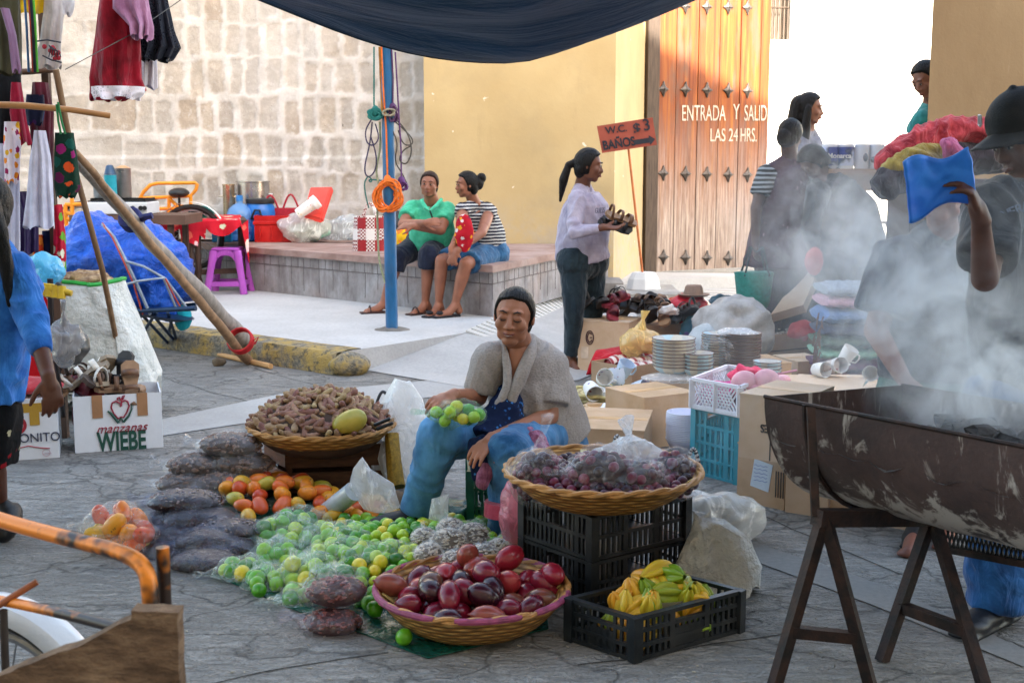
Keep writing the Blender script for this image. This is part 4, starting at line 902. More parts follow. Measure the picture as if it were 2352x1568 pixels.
# second carton
a1, b1 = G(-40, 1062), G(137, 1050)
rt2, a, b_, e, n, c = carton('cardboard_box', a1, b1, .32, .29, wc2, 'white carton lettered BONITO standing left of the apple carton', open_=False)
h = .29; ytape = M('a07c28', .35, .1)
MB().box(lerp(a, b_, .72)-n*.001+V((0, 0, .253)), ((b_-a).length*.5, .003, .045), Matrix.Rotation(math.atan2(e.y, e.x), 3, 'Z')).box(lerp(a, b_, .70)-n*.0025+V((0, 0, .22)), (.045, .003, .105), Matrix.Rotation(math.atan2(e.y, e.x), 3, 'Z')).build('tape', ytape, rt2, smooth=False)
text('BONITO', 'printed_name', at(.71, .36), e, ZU, .062, M('2c3148', .6), rt2, bold=.0, sx=.92); text('ON MA', 'small_print', at(.88, .77), e, ZU, .018, gnm, rt2); text('D', 'printed_letter', at(.45, .57), e, ZU, .14, M('9c1c2c', .6), rt2, sx=1.1)
m = MB(); m.tube([at(.22, .18), at(.35, .26), at(.45, .20), at(.6, .235), at(.75, .19), at(.88, .17)], .0025, 5); m.build('line_emblem', M('a03040', .6), rt2)
m = MB(); m.tube([at(.83+.05*math.cos(t_), .10+.06*math.sin(t_)) for t_ in [2*PI*i/14 for i in range(14)]], .0012, 5, closed=True); m.tube([at(.78, .07), at(.82, .09), at(.9, .08)], .001, 5); m.build('fruit_emblem', M('b8909a', .6), rt2)
blob('red_cloth', (c.x-.02, c.y, .335), (.24, .13, .04), cloth('a83038'), .02, 9, flat=.30, label='folded red cloth lying on the BONITO carton', cat='cloth')
# sandals
def sandal(col_s, col_u, lab, kind=0, L=.24):
    th = empty('sandal', (0, 0, 0), lab, 'sandal'); m = MB(); n_ = 12; pr = []
    for i in range(n_+1):
        t_ = i/n_; x = (t_-.5)*L; w_ = (.042-.014*math.sin(PI*min(1, max(0, (t_-.15)/.55)))**1)*(1 if 0 < i < n_ else .45); pr.append((x, w_))
    top = [V((x, w_, .022)) for x, w_ in pr]+[V((x, -w_, .022)) for x, w_ in reversed(pr)]; m.poly(top[::-1], .022)
    m.build('sole', M(col_s, .6, .2, 20), th, smooth=False)
    for x, hh, wd in (((.055, .045, .03), (-.02, .055, .022), (-.085, .075, .018)) if kind == 0 else ((.045, .05, .06), (-.03, .055, .03))):
        s_ = MB(); K = 8
        vs = [V((x+dx*wd/2-(.02 if x < -.05 else 0)*math.sin(PI*k/K), -.040*math.cos(PI*k/K), .016+hh*math.sin(PI*k/K))) for k in range(K+1) for dx in (-1, 1)]
        s_.add(vs, [(2*k, 2*k+1, 2*k+3, 2*k+2) for k in range(K)]); s_.build('strap', M(col_u, .45, .2, 20), th, solid=.004)
    return th
sp = [sandal('8a7a66', 'd8d4cc', 'x'), sandal('3a2c24', '4a3428', 'x', 1), sandal('7a2030', '5f1824', 'x', 1), sandal('2a2a2e', '1c1c20', 'x', 0), sandal('8c6c50', '6a4a34', 'x', 0)]
for s_ in sp: s_['label'] = 'spare '+s_.name
spots = [(200, 865, .33, 0, (.2, -.5, .5), 'beige sandal with a white buckle strap tilted on top'), (235, 862, .36, 0, (-.3, -.9, -.6), 'cream strapped sandal standing up at the back'), (205, 892, .30, 0, (.1, .2, 2.6), 'white banded sandal at the front of the apple carton'), (255, 880, .31, 0, (.4, .1, .3), 'pale sandal with two white straps lying right of centre'),
    (170, 885, .31, 4, (.0, -.4, 1.0), 'brown sandal at the left end of the pile'), (180, 868, .34, 1, (.3, .3, 2.2), 'dark brown closed sandal behind the brown one'), (190, 897, .29, 2, (.5, .3, -.4), 'glossy maroon slipper at the left front'), (285, 862, .33, 3, (.0, -1.2, 1.2), 'black slipper standing upright at the right of the pile'), (300, 885, .31, 4, (.1, -1.2, 1.9), 'bronze sandal standing at the right end of the pile'), (240, 898, .285, 3, (.1, .1, -.3), 'black sandal buried mid pile'), (275, 897, .29, 4, (.2, .1, .4), 'tan sandal lying low at the right front'), (160, 898, .29, 3, (.1, .2, .8), 'dark grey slipper hanging over the left edge'), (220, 880, .32, 1, (.7, .2, 1.4), 'chocolate sandal wedged in the centre of the pile')]
for i, (px, py, z, k, r_, lab) in enumerate(spots):
    o = dup(sp[k], W(px, py, 6.15+(.10 if i % 2 else -.0)+.05), r_, label=lab+' on the apple carton', scale=(1.05,)*3); o['group'] = 'sandals heaped on the apple carton'
def drop(o):
    for ch in KIDS(o): drop(ch)
    bpy.data.objects.remove(o)
SAND = sp
# broom stick, stall structure
stc = M('5c4030', .7, .3, 6, .5, 50, stretch=(3, 3, .5))
th = empty('market_stall', (W(123, 500, 5.2).x, 6.35, 0), 'dark wooden clothes stall frame with a bamboo rail at the left edge', 'stall')
x0 = W(123, 500, 6.35).x; MB().box((x0, 6.35, 0), (.034, .04, 2.2), z0=True).build('post', M('4a3326', .7, .3, 6, stretch=(4, 4, .5)), th, smooth=False)
MB().tube([W(-200, 172, 6.3), W(60, 165, 6.3), W(130, 160, 6.3)], .016, 10).build('beam', stc, th)
MB().tube([W(-200, 235, 5.6), W(60, 243, 5.7), W(160, 252, 5.8), W(252, 266, 5.9)], [.016, .015, .014, .014], 12).build('rail', M('b07c48', .5, .3, 6, .3), th)
for z_, sz_ in ((0, 0),):
    MB().box((-3.4, 6.6, 0), (.05, .05, 2.4), z0=True).build('post', stc, th, smooth=False)
MB().tube([W(128, 160, 6.2), W(175, 400, 6.3), W(235, 620, 6.35), G(298, 935, .0)], [.016, .015, .015, .014], 12).build('broom_stick', M('7a5c40', .7, .3, 6, .4, stretch=(2, 2, .5)), label='slender wooden stick leaning from the stall beam down into the sandal box', cat='stick')
for px, col, lab in ((58, '3a5f8a', 'thin blue cord'), (68, 'b03828', 'dark red cord'), (73, '1c2230', 'black cord'), (78, '58b038', 'bright green cord')):
    MB().tube([W(px-4, -40, 5.0), W(px+3, 60, 5.0), W(px+8, 165, 5.1)], .005 if px != 73 else .008, 6).build('cord', M(col, .7), label=lab+' hanging between the clothes above the stall beam', cat='cord')
MB().tube([W(150, 160, 5.1), W(210, 128, 5.2), W(300, 80, 5.4), W(430, -10, 5.8)], .002, 6).build('line', M('4a4a48', .7), label='thin wire stretched from the stall past the black lace dress', cat='wire')
# garments
velvet = cloth('7c0a1c', 'a3122a', .9, 60, .3, sc=12); MC
g_ = garment('dress', [(240, 300, -60), (225, 318, 40), (215, 322, 120), (208, 322, 180), (212, 332, 208), (216, 285, 228)], 4.7, velvet, .03, 6, .07, seed=1, label='long crimson velvet dress with a white lace hem hanging from the stall', cat='dress')
garment('lace_hem', [(212, 332, 200), (214, 330, 214), (222, 318, 226)], 4.64, lace('e8dfe6', .75), .02, 9, .085, parent=g_, seed=1)
garment('blouse', [(262, 330, -50), (262, 340, 20), (300, 346, 60), (306, 344, 88)], 4.62, cloth('9a6688', 'b884a4', .8, 60), .03, 7, .06, seed=4, label='dusty pink satin blouse hanging over the crimson dress', cat='blouse')
garment('dress', [(318, 370, -60), (316, 384, 10), (316, 396, 70), (312, 408, 110), (318, 392, 138)], 4.9, lace('0c1020', .95), .035, 9, .06, seed=5, label='black lace dress hanging at the right end of the clothes', cat='dress')
garment('lining', [(322, 366, -60), (322, 376, 20), (322, 380, 90), (322, 378, 128)], 4.92, cloth('10182a'), .03, 8, .03, seed=5, label='dark navy slip inside the black lace dress', cat='slip')
garment('petticoat', [(305, 350, 100), (300, 358, 140), (298, 358, 202)], 5.0, lace('cfc6cc', 1.0), .02, 8, .05, seed=6, label='off white lace petticoat below the black dress', cat='petticoat')
gw = garment('blouse', [(108, 140, -60), (104, 144, 30), (96, 140, 100), (82, 142, 155)], 4.8, cloth('b9aea8', 'ccc4c0', .6), .018, 5, .05, seed=2, label='white blouse with embroidered red and green sprigs hanging above the beam', cat='blouse')
em = MB(); q = random.Random(2)
em2 = MB()
for k in range(9): em.ell(W(100+q.uniform(0, 36), 105+q.uniform(0, 30), 4.74), (.009, .004, .009), nu=8, nv=6)
em.build('embroidery', M('a01c2c', .7), gw); em2.tube([W(86, 95, 4.745), W(108, 92, 4.73), W(140, 98, 4.745)], .003, 5); em2.tube([W(98, 128, 4.745), W(118, 138, 4.735), W(142, 144, 4.74)], .003, 5)
for k in range(5): em2.tube([W(112, 104, 4.735), W(116+k*5, 112+k*2, 4.73), W(112+k*7, 132, 4.735)], .0018, 5)
em2.build('embroidery', M('2c2c34', .7), gw)
garment('blouse', [(130, 165, -40), (130, 168, 10), (138, 160, 33)], 4.85, cloth('c8c4c6'), .012, 5, .05, seed=3, label='white blouse corner with a dark trim at the top edge', cat='blouse')
garment('skirt', [(40, 100, -40), (42, 104, 10), (46, 102, 29)], 4.8, cloth('c8a010', 'e0b81c'), .02, 6, .05, seed=8, label='bright yellow skirt hem showing at the top edge', cat='skirt')
garment('shirt', [(-30, 40, -40), (-30, 46, 60), (-34, 50, 168)], 4.7, cloth('3c3a26', '4a462e'), .02, 5, .06, seed=9, label='dark olive shirt hanging in the top left corner', cat='shirt')
garment('scarf', [(4, 20, 20), (22, 36, 80), (33, 50, 165)], 4.6, cloth('80607c'), .01, 3, .03, seed=2, label='mauve scarf hanging across the olive shirt', cat='scarf')
garment('dress', [(-60, 48, 172), (-60, 52, 260), (-60, 40, 440)], 5.3, cloth('08080c'), .02, 6, .06, seed=3, label='black dress hanging below the stall beam at the left edge', cat='dress')
garment('bag', [(62, 100, 218), (60, 102, 250), (64, 98, 285)], 5.05, flowers('10142c', ['301040', '102850', '4a1430'], 14), .01, 4, .04, seed=3, label='small navy embroidered bag tied under the beam', cat='bag')
garment('shawl', [(78, 108, 190), (72, 120, 260), (80, 116, 420)], 5.3, cloth('3c0a18', '5a1024'), .02, 6, .05, seed=11, label='dark maroon shawl hanging beside the post', cat='shawl')
garment('shawl', [(30, 46, 190), (26, 56, 260), (36, 70, 330)], 5.2, cloth('8a0f2c'), .015, 5, .04, seed=12, label='crimson shawl bunched under the beam', cat='shawl')
garment('blouse', [(12, 42, 280), (10, 46, 340), (14, 40, 420)], 5.05, flowers('d8c8d0', ['c02060', 'e08020', '8a1a50', 'd8a020'], 16, .42), .012, 4, .04, seed=13, label='blouse panel thick with pink and orange embroidered flowers', cat='blouse')
garment('apron', [(2, 34, 330), (-10, 44, 420), (-20, 46, 605)], 5.1, cloth('b6b4c8', 'c6c4d6', .5), .02, 6, .05, seed=14, label='white cotton apron hanging at the left edge behind the woman in blue', cat='apron')
garment('apron', [(84, 100, 300), (72, 112, 360), (66, 118, 440), (58, 126, 522)], 5.0, cloth('b8b6ca', 'cac8da', .5), .02, 7, .05, seed=15, label='long white apron with a scalloped hem hanging left of the post', cat='apron')
garment('skirt', [(44, 60, 440), (42, 84, 500), (40, 84, 580)], 5.3, cloth('241040'), .02, 6, .05, seed=16, label='deep violet skirt hanging behind the white aprons', cat='skirt')
garment('tote_bag', [(128, 168, 305), (126, 176, 360), (126, 184, 430), (130, 172, 452)], 5.25, flowers('0e2f22', ['7a1540', 'd05020', '104a40', '5a1440', '8a1c60'], 10, .40), .01, 4, .04, seed=17, label='dark green tote bag with embroidered flowers hanging right of the post', cat='bag')
MB().tube([W(130, 240, 5.2), W(134, 280, 5.2), W(140, 308, 5.2)], .005, 6).tube([W(133, 235, 5.2), W(142, 280, 5.2), W(150, 308, 5.2)], .005, 6).build('strap', M('0f6a34', .6), label='green strap holding the embroidered tote bag', cat='strap')
garment('scarf', [(126, 140, 470), (126, 148, 540), (128, 148, 630)], 5.4, flowers('b01430', ['e07a20', 'd8d8c0', '60a030', 'c01840'], 13, .45), .012, 4, .04, seed=18, label='red flowered scarf with green and orange blooms right of the post', cat='scarf')
garment('scarf', [(80, 96, 540), (78, 98, 580), (78, 96, 640)], 5.4, flowers('c03818', ['40a040', 'e08030', 'c02030'], 13, .45), .01, 4, .04, seed=19, label='orange and green printed scarf left of the post', cat='scarf')
garment('scarf', [(98, 124, 530), (98, 126, 590), (100, 124, 645)], 5.45, flowers('14204a', ['d8c840', 'b01838', '14204a'], 13, .3), .01, 4, .04, seed=20, label='navy scarf with yellow dots between the printed scarves', cat='scarf')
garment('banner_cloth', [(60, 150, 660), (55, 150, 760), (50, 152, 905)], 5.8, flowers('b8101c', ['c81828', 'b8101c', 'd02030'], 5, .5), .02, 5, .03, seed=21, label='bright red cloth draped down the side of the stall table', cat='cloth')
m = MB(); m.tube([W(115, 640, 5.4), W(118, 760, 5.4), G(150, 990)+V((0, 0, .02))], .013, 8); m.tube([W(150, 760, 5.6), G(120, 960)], .011, 8); m.tube([W(118, 770, 5.4), G(190, 940)], .011, 8); m.build('folding_stand', M('231a1a', .5, metal=.3), label='black folding stand under the hanging clothes', cat='stand')
blob('plastic_bag', W(98, 628, 5.6), (.08, .05, .08), film((.15, .62, .85), 1.5, .2, 12, 'cyan'), .03, 12, label='crumpled sky blue plastic bag blowing beside the woman in blue', cat='bag')
blob('plastic_bag', W(122, 624, 5.6), (.045, .03, .03), film((.15, .62, .85), 1.5, .2, 12, 'cyan'), .02, 16, label='flared mouth of sky blue plastic next to the larger bag', cat='bag')
m = MB()
for k in range(4): m.tube([W(100+k*14, 668+2*k, 5.0)+V((0, 0, .03)), W(100+k*14, 668+2*k, 5.0)+V((0, -.01, -.02))], .018, 12)
m.tube([W(92, 660, 5.0), W(120, 664, 5.0), W(165, 674, 5.0)], [.02, .022, .012], 10); m.build('toy', M('c8a010', .4), label='yellow perforated plastic toy on the stall edge', cat='toy')
blob('ball', W(133, 655, 5.0), (.013,)*3, M('101012', .5), .0, label='small black round knob above the yellow toy', cat='ball')
gb_ = film((.33, .31, .31), .95, .15, 12, 'greyb'); 
blob('plastic_bag', W(150, 790, 5.3), (.06, .05, .085), gb_, .03, 12, knot=(0, 0, .11), label='smoky grey plastic bag hanging by its handles from the stall', cat='bag')
blob('plastic_bag', W(168, 795, 5.45), (.05, .045, .07), M('4a4846', .3, .4, 14, .8, 20), .02, 14, label='dark lumpy bag hanging behind the smoky grey one', cat='bag')
q4 = random.Random(11)
def rampfruit(stops, rough=.35, sc=6, bs=.1, key='', spot=None):
    t = NT('fruit_skin'); oi = t.node('ShaderNodeObjectInfo'); f = t.math('ADD', oi.outputs['Random'], t.math('MULTIPLY', t.math('SUBTRACT', t.noise(sc*6, 3), .5), bs*2), True)
    c = t.ramp(f, [(p, srgb(k)) for p, k in stops])
    if spot: c = t.mix(t.ramp(t.noise(sc*14, 3, .6), [(.66, 0.), (.72, .8)]), c, srgb(spot))
    return t.fin(c, rough, t.bump(t.noise(220, 2), .12, .002), 0, .45)
LIME = rampfruit([(0, '246410'), (.3, '4c9a18'), (.6, '84b828'), (.82, 'b4c834'), (.95, 'dcc438')], .28, 6, .05)
MANGO = rampfruit([(0, 'b83a20'), (.25, 'd8662a'), (.5, 'e08e28'), (.8, 'dca230'), (1, 'a8a038')], .32, 3, .22, spot='4a2a14')
MAMEY = rampfruit([(0, '2c0a18'), (.3, '620e26'), (.5, '8e1c30'), (.7, 'a03634'), (.88, '8a4038'), (1, '5a3826')], .25, 2.5, .12)
PLUM = rampfruit([(0, '22091a'), (.5, '4a1430'), (1, '741c3c')], .38, 4, .1)
POD = M('7e5c46', .75, .3, 14, .4, 120, col2='a08066', rand=.6)
STAR = rampfruit([(0, '6a9424'), (.25, 'a8a82c'), (.5, 'd0b030'), (1, 'd8962a')], .3, 5, .15)
def me_of(mb, mat):
    me = mb.mesh(); me.materials.append(mat); me.polygons.foreach_set('use_smooth', [True]*len(me.polygons)); return me
def inst(name, me, p, rot, scale, label, cat, group):
    o = bpy.data.objects.new(name, me); C.objects.link(o); o.location = p; o.rotation_euler = rot; o.scale = scale if hasattr(scale, '__len__') else (scale,)*3
    return tag(o, label, cat, group)
m = MB(); m.lathe([(0, -.025), (.006, -.0245), (.014, -.021), (.021, -.013), (.0238, -.003), (.0235, .006), (.019, .016), (.011, .0225), (.005, .0255), (.003, .028), (0, .0285)], seg=18); LM = me_of(m, LIME)
m = MB(); m.ell((0, 0, 0), (.047, .034, .031), nu=20, nv=14)
for i, p in enumerate(m.v): m.v[i] = V((p.x, p.y+.010*math.sin(p.x*30), p.z*(1+.15*p.x/.04)))
MG = me_of(m, MANGO)
m = MB(); m.lathe([(0, -.050), (.012, -.048), (.028, -.037), (.038, -.018), (.041, 0), (.038, .018), (.028, .036), (.014, .047), (.005, .051), (.003, .056), (0, .057)], seg=22); MM = me_of(m, MAMEY)
m = MB(); m.ell((0, 0, 0), (.0165, .0165, .0155), nu=14, nv=10); PM = me_of(m, PLUM)
PODS = []
for k in range(3):
    m = MB(); a = .5+.5*k; pts = [V((math.sin((i/7-.5)*a)*.075/a, 0, (1-math.cos((i/7-.5)*a))*.075/a)) for i in range(8)]
    m.tube(pts, [.004, .0105, .0125, .011+.002*(k % 2), .0125, .011, .0115, .004], 10); PODS.append(me_of(m, POD))
m = MB(); vs = []; n_ = 15; sg = 30
for i in range(n_+1):
    t_ = i/n_; x = (t_-.5)*.12; rr = .036*math.sin(PI*min(1, max(.03, t_)))**.6
    for s_ in range(sg):
        an = 2*PI*s_/sg; r_ = rr*(.48+.52*abs(math.cos(2.5*an))**1.0); vs.append((x, r_*math.cos(an), r_*math.sin(an)))
m.add(vs, [(i*sg+s_, i*sg+(s_+1) % sg, (i+1)*sg+(s_+1) % sg, (i+1)*sg+s_) for i in range(n_) for s_ in range(sg)]); SF = me_of(m, STAR)
def rr3(): return (q4.uniform(0, 6.28), q4.uniform(0, 6.28), q4.uniform(0, 6.28))
def inpoly(x, y, P):
    c = False
    for i in range(len(P)):
        a, b = P[i], P[i-1]
        if (a[1] > y) != (b[1] > y) and x < (b[0]-a[0])*(y-a[1])/(b[1]-a[1])+a[0]: c = not c
    return c
def scatter(P, n, dmin, H, tries=6000, ok=None):
    xs = [p[0] for p in P]; ys = [p[1] for p in P]; out = []
    for _ in range(tries):
        if len(out) >= n: break
        x, y = q4.uniform(min(xs), max(xs)), q4.uniform(min(ys), max(ys))
        if not inpoly(x, y, P) or (ok and not ok(x, y)): continue
        z = H(x, y); p = V((x, y, z))
        if all((p-o).length > dmin for o in out): out.append(p)
    return out
# green sheet on the road
gs = [G(352, 1205, .008), G(372, 1272, .008), G(520, 1330, .008), G(662, 1392, .008), G(850, 1458, .008), G(982, 1508, .008), G(1075, 1486, .008), G(1260, 1440, .008), G(1220, 1180, .008), G(1080, 1150, .008), G(900, 1128, .008), G(520, 1128, .008)]
m = MB(); m.poly(gs, .005); gmat = NT('green_plastic'); n_ = gmat.noise(9, 5, .6, None, 1.2); gmat = gmat.fin(gmat.ramp(n_, [(.3, srgb('063a34')), (.7, srgb('0b5648'))]), .25, gmat.bump(n_, .9, .03), 0, .5)
m.build('plastic_sheet', gmat, smooth=False, label='dark green plastic sheet spread on the road under the fruit', cat='sheet')
blob('plastic_sheet', G(1080, 1180, .03), (.09, .06, .05), gmat, .03, 10, flat=.012, label='bright green crumpled plastic bunched by the green crate', cat='sheet')
# baskets
def wicker(c1, c2, sc=1):
    t = NT('wicker'); v = t.coord((1, 1, 1)); sp = t.node('ShaderNodeSeparateXYZ'); t.l.new(v, sp.inputs[0])
    an = t.node('ShaderNodeMath', operation='ARCTAN2'); t.l.new(sp.outputs[1], an.inputs[0]); t.l.new(sp.outputs[0], an.inputs[1])
    rows = t.math('MULTIPLY', sp.outputs[2], 130*sc); rad = t.node('ShaderNodeVectorMath', operation='LENGTH'); cx = t.node('ShaderNodeCombineXYZ'); t.l.new(sp.outputs[0], cx.inputs[0]); t.l.new(sp.outputs[1], cx.inputs[1]); t.l.new(cx.outputs[0], rad.inputs[0])
    rw = t.math('ADD', rows, t.math('MULTIPLY', rad.outputs['Value'], 90*sc)); ph = t.math('MULTIPLY', t.math('FLOOR', t.math('DIVIDE', rw, 3.14159)), 3.14159)
    w1 = t.math('ABSOLUTE', t.math('SINE', rw)); w2 = t.math('SINE', t.math('ADD', t.math('MULTIPLY', an.outputs[0], 24), ph)); h = t.math('MULTIPLY', w1, t.math('ADD', .65, t.math('MULTIPLY', w2, .35)))
    n = t.noise(30, 4, .6); c = t.ramp(t.math('ADD', t.math('MULTIPLY', h, .6), t.math('MULTIPLY', n, .5)), [(.2, tuple(x*.35 for x in srgb(c1))), (.5, srgb(c1)), (.85, srgb(c2))])
    return t.fin(c, .55, t.bump(h, .9, .006), 0, .35)
WK = wicker('9a6c34', 'c89a58'); WKL = wicker('a89868', 'd0c498')
def basket(c, r, h, mat, lab, rim='a87840', accent=None, lean=0, rb=.55, splints=False):
    c = V(c); th = empty('basket', c, lab, 'basket')
    pr = [(0, 0), (r*rb*.95, 0), (r*rb, .004)]+[(lerp(r*rb, r, (k/8)**.75), h*(k/8)**1.35) for k in range(1, 9)]
    inn = [(x-.010, z+.010) for x, z in pr[1:]][::-1]+[(0, .012)]
    m = MB(); m.lathe(pr+[(r-.004, h+.006)]+inn[1:], c, 64, wob=.015); m.build('basket_body', mat, th)
    m = MB()
    for k in range(2): m.tube([c+V(((r+.004*math.cos(i*.9+k*PI))*math.cos(2*PI*i/90), (r+.004*math.cos(i*.9+k*PI))*math.sin(2*PI*i/90), h+.004+.006*math.sin(i*.9+k*PI)+.004*nz((i*.2, r, 0)))) for i in range(90)], .0075, 6, closed=True)
    m.build('rim', M(rim, .5, .35, 14, .5, 80), th)
    if accent:
        m = MB()
        for a0, a1 in accent: MB().tube([c+V(((r+.003)*math.cos(R(a0+(a1-a0)*i/12)), (r+.003)*math.sin(R(a0+(a1-a0)*i/12)), h+.006)) for i in range(13)], [.008]+[.0105]*11+[.008], 8).build('rim_binding', M('8a3a5e', .6, .45, 30), th)
    if splints:
        m = MB()
        for k in range(12):
            a = 2*PI*(k+.3)/12; MB().bar(c+V((r*.55*math.cos(a), r*.55*math.sin(a), .02)), c+V(((r-.02)*math.cos(a), (r-.02)*math.sin(a), h)), .022, .004, up=V((math.cos(a), math.sin(a), 0))).build('splint', M('c8b070', .6, .2, 10), th)
    return th
# --- mamey basket
bc = V((W(1085, 1365, 3.7).x, 3.70, .004)); basket(bc, .297, .115, WK, 'round wicker basket with a pink bound rim full of red mameys at the front', accent=[(150, 250), (262, 300), (310, 350), (20, 60), (85, 120), (130, 146)], splints=True)
pts = []
for lay, (rad, n_, z) in enumerate(((.235, 26, .075), (.16, 16, .125), (.05, 2, .165))):
    k = 0
    for _ in range(4000):
        if k >= n_: break
        a = q4.uniform(0, 6.283); d = rad*math.sqrt(q4.random()); p = bc+V((d*math.cos(a), d*math.sin(a), z+.03*(d/.24)**2+q4.uniform(-.006, .006)))
        if all((p-o).length > .069 for o in pts): pts.append(p); k += 1
for p in pts+[bc+V((-.02, .17, .165)), bc+V((.115, .16, .16)), bc+V((.25, .06, .14)), bc+V((-.25, -.01, .13))]:
    inst('mamey_fruit', MM, p, (PI/2+q4.uniform(-.6, .6), q4.uniform(-.5, .5), q4.uniform(0, 6.28)), (q4.uniform(.84, 1), q4.uniform(.84, 1), q4.uniform(.95, 1.2)), 'glossy red to brown egg-shaped fruit heaped in the pink-rimmed basket', 'fruit', 'mameys in the pink-rimmed basket')
# --- crates
def pcrate(L_, F_, R_, h, mat, lab, rails=4, sp=.022, z=0, solid=None, handle=True, th_=.008):
    L_, F_, R_ = V((L_.x, L_.y, z)), V((F_.x, F_.y, z)), V((R_.x, R_.y, z)); B_ = L_+R_-F_; c = (L_+R_)/2; th = empty('plastic_crate', c, lab, 'crate'); up = V((0, 0, 1))
    for a, b in ((L_, F_), (F_, R_), (R_, B_), (B_, L_)):
        L = (b-a).length; e = (b-a)/L; n = V((e.y, -e.x, 0)); ang = Matrix.Rotation(math.atan2(e.y, e.x), 3, 'Z'); m = MB()
        m.box(a, (.03, .03, h*.995), ang, z0=True)
        for k in range(rails):
            zz = h*k/(rails-1); m.box((a+b)/2+up*min(max(zz, .008), h-.006), (L-.01, .02 if k in (0, rails-1) else .013, .012), ang)
        nn = int(L/sp)
        for i in range(1, nn):
            t_ = i/nn
            if handle and abs(t_-.5) < .16:
                m.box(lerp(a, b, t_), (sp*.45, th_, h*(rails-2)/(rails-1)), ang, z0=True)
            else: m.box(lerp(a, b, t_), (sp*(.45 if i % 6 else .9), th_*(1 if i % 6 else 1.6), h*.99), ang, z0=True)
        if solid: m.box(lerp(a, b, .5)+up*h*.28, (L*solid, th_, h*.5), ang)
        m.build('side_panel', mat, th, smooth=False)
    m = MB(); m.poly([p+up*.012 for p in (L_, F_, R_, B_)], .008); m.build('crate_floor', mat, th, smooth=False)
    return th, B_
BLK = M('0f1216', .42, .4, 9, .25, 60, dirt=.25)
f0, l0, r0 = G(1359, 1392), G(1203, 1330), G(1572, 1335)
pcrate(l0, f0, r0, .15, BLK, 'lower black plastic crate of the pair under the plum basket', z=.0, rails=3)
pcrate(l0, f0, r0, .15, BLK, 'upper black plastic crate directly under the plum basket', z=.152, rails=3)
f1, l1, r1 = G(1458, 1519), G(1310, 1470), G(1696, 1450); hs = .135
_, b1 = pcrate(l1, f1, r1, hs, M('10181e', .4, .4, 8, .25, 60, dirt=.15), 'black plastic crate of starfruit at the front right of the stall', rails=4, solid=.35)
m = MB(); c = (l1+r1)/2
for k in range(14): m.ell(c+V((q4.uniform(-.13, .13), q4.uniform(-.1, .1), .055)), (.05, .035, .035), nu=10, nv=8)
for k in range(22):
    u, v = q4.uniform(.14, .86), q4.uniform(.14, .86); p = lerp(lerp(f1, l1, u), lerp(r1, b1, u), v)
    inst('starfruit', SF, p+V((0, 0, .085+.03*math.sin(PI*u)+.01*q4.random())), rr3(), q4.uniform(.85, 1.1), 'ribbed green to yellow starfruit lying in the black crate', 'fruit', 'starfruit in the black crate')
for k in range(16):
    u, v = q4.uniform(.14, .86), q4.uniform(.14, .86); p = lerp(lerp(f1, l1, u), lerp(r1, b1, u), v)
    inst('starfruit', SF, p+V((0, 0, .04)), rr3(), 1, 'ribbed green to yellow starfruit lying in the black crate', 'fruit', 'starfruit in the black crate')
tc = W(1513, 1378, 3.66); th = None
m = MB(); m.lathe([(0, 0), (.085, 0), (.11, .02), (.113, .022), (.086, .004), (0, .004)], (0, 0, 0), 32)
for i, p in enumerate(m.v): m.v[i] = V((p.x*1.0, p.y*.72, p.z))+tc
m.build('foam_tray', M('e4e4e2', .5, .04), label='white foam tray heaped with starfruit on the black crate', cat='tray')
for dx, dy, dz, r_ in ((-.05, 0, .03, 1), (.0, .02, .04, 2), (.05, .0, .03, 0), (.02, -.035, .035, .3), (-.03, .05, .045, 2.5), (.07, .04, .04, 1.2), (0, .05, .075, .5), (.04, .03, .07, 2.2)):
    inst('starfruit', SF, tc+V((dx, dy, dz)), (q4.uniform(0, 6), q4.uniform(-.2, .2), r_), 1.02, 'plump yellow starfruit on the white foam tray', 'fruit', 'starfruit on the foam tray')
# --- plum basket
pc = V((W(1385, 1112, 4.03).x, 4.05, .30)); basket(pc, .328, .105, WK, 'wide wicker basket of purple plums standing on two black crates', rb=.5, splints=True)
def heap(cen, rad, h0, h1): return lambda x, y: cen.z+h0+h1*(1-min(1, math.hypot(x-cen.x, y-cen.y)/rad)**2)
circ = [(pc.x+.285*math.cos(a), pc.y+.285*math.sin(a)) for a in [2*PI*i/20 for i in range(20)]]
for p in scatter(circ, 172, .0295, heap(pc, .285, .088, .022)):
    inst('plum', PM, p, rr3(), q4.uniform(.95, 1.35), 'small dark purple plum in the wicker basket on the black crates', 'fruit', 'plums loose in the wicker basket')
m = MB(); m.ell(pc+V((0, 0, .06)), (.275, .275, .052), nu=30, nv=10); m.build('plum_heap', M('2a0e18', .7), kind='stuff', label='dark mass of plums under the top layer in the basket', cat='fruit')
FB = film((.93, .94, .97), .30, .07, 26, 'clear')
def fillbag(name, c, r, me, n_, mat, lab, ilab, icat, igrp, iname, dmin, knot=None, shell=0, sc=1.0, amp=.017, fl=None, **k):
    c = V(c); got = []
    for _ in range(2500):
        if len(got) >= n_: break
        u = V((q4.uniform(-1, 1), q4.uniform(-1, 1), q4.uniform(-.9, 1)))
        if u.length > 1 or (shell and (u.length < .82 or u.y > .45)): continue
        p = c+V((u.x*(r[0]-.02), u.y*(r[1]-.02), u.z*(r[2]-.018)))
        if fl and p.z < fl: continue
        if all((p-o).length > dmin for o in got): got.append(p); inst(iname, me, p, rr3(), sc*q4.uniform(.88, 1.12), ilab, icat, igrp)
    return blob(name, c, r, mat, amp, 16, nu=64, nv=40, tails=((-.9, -.4, .1),) if not knot else (), knot=knot, label=lab, cat='bag', flat=k.pop('flat', None), **k)
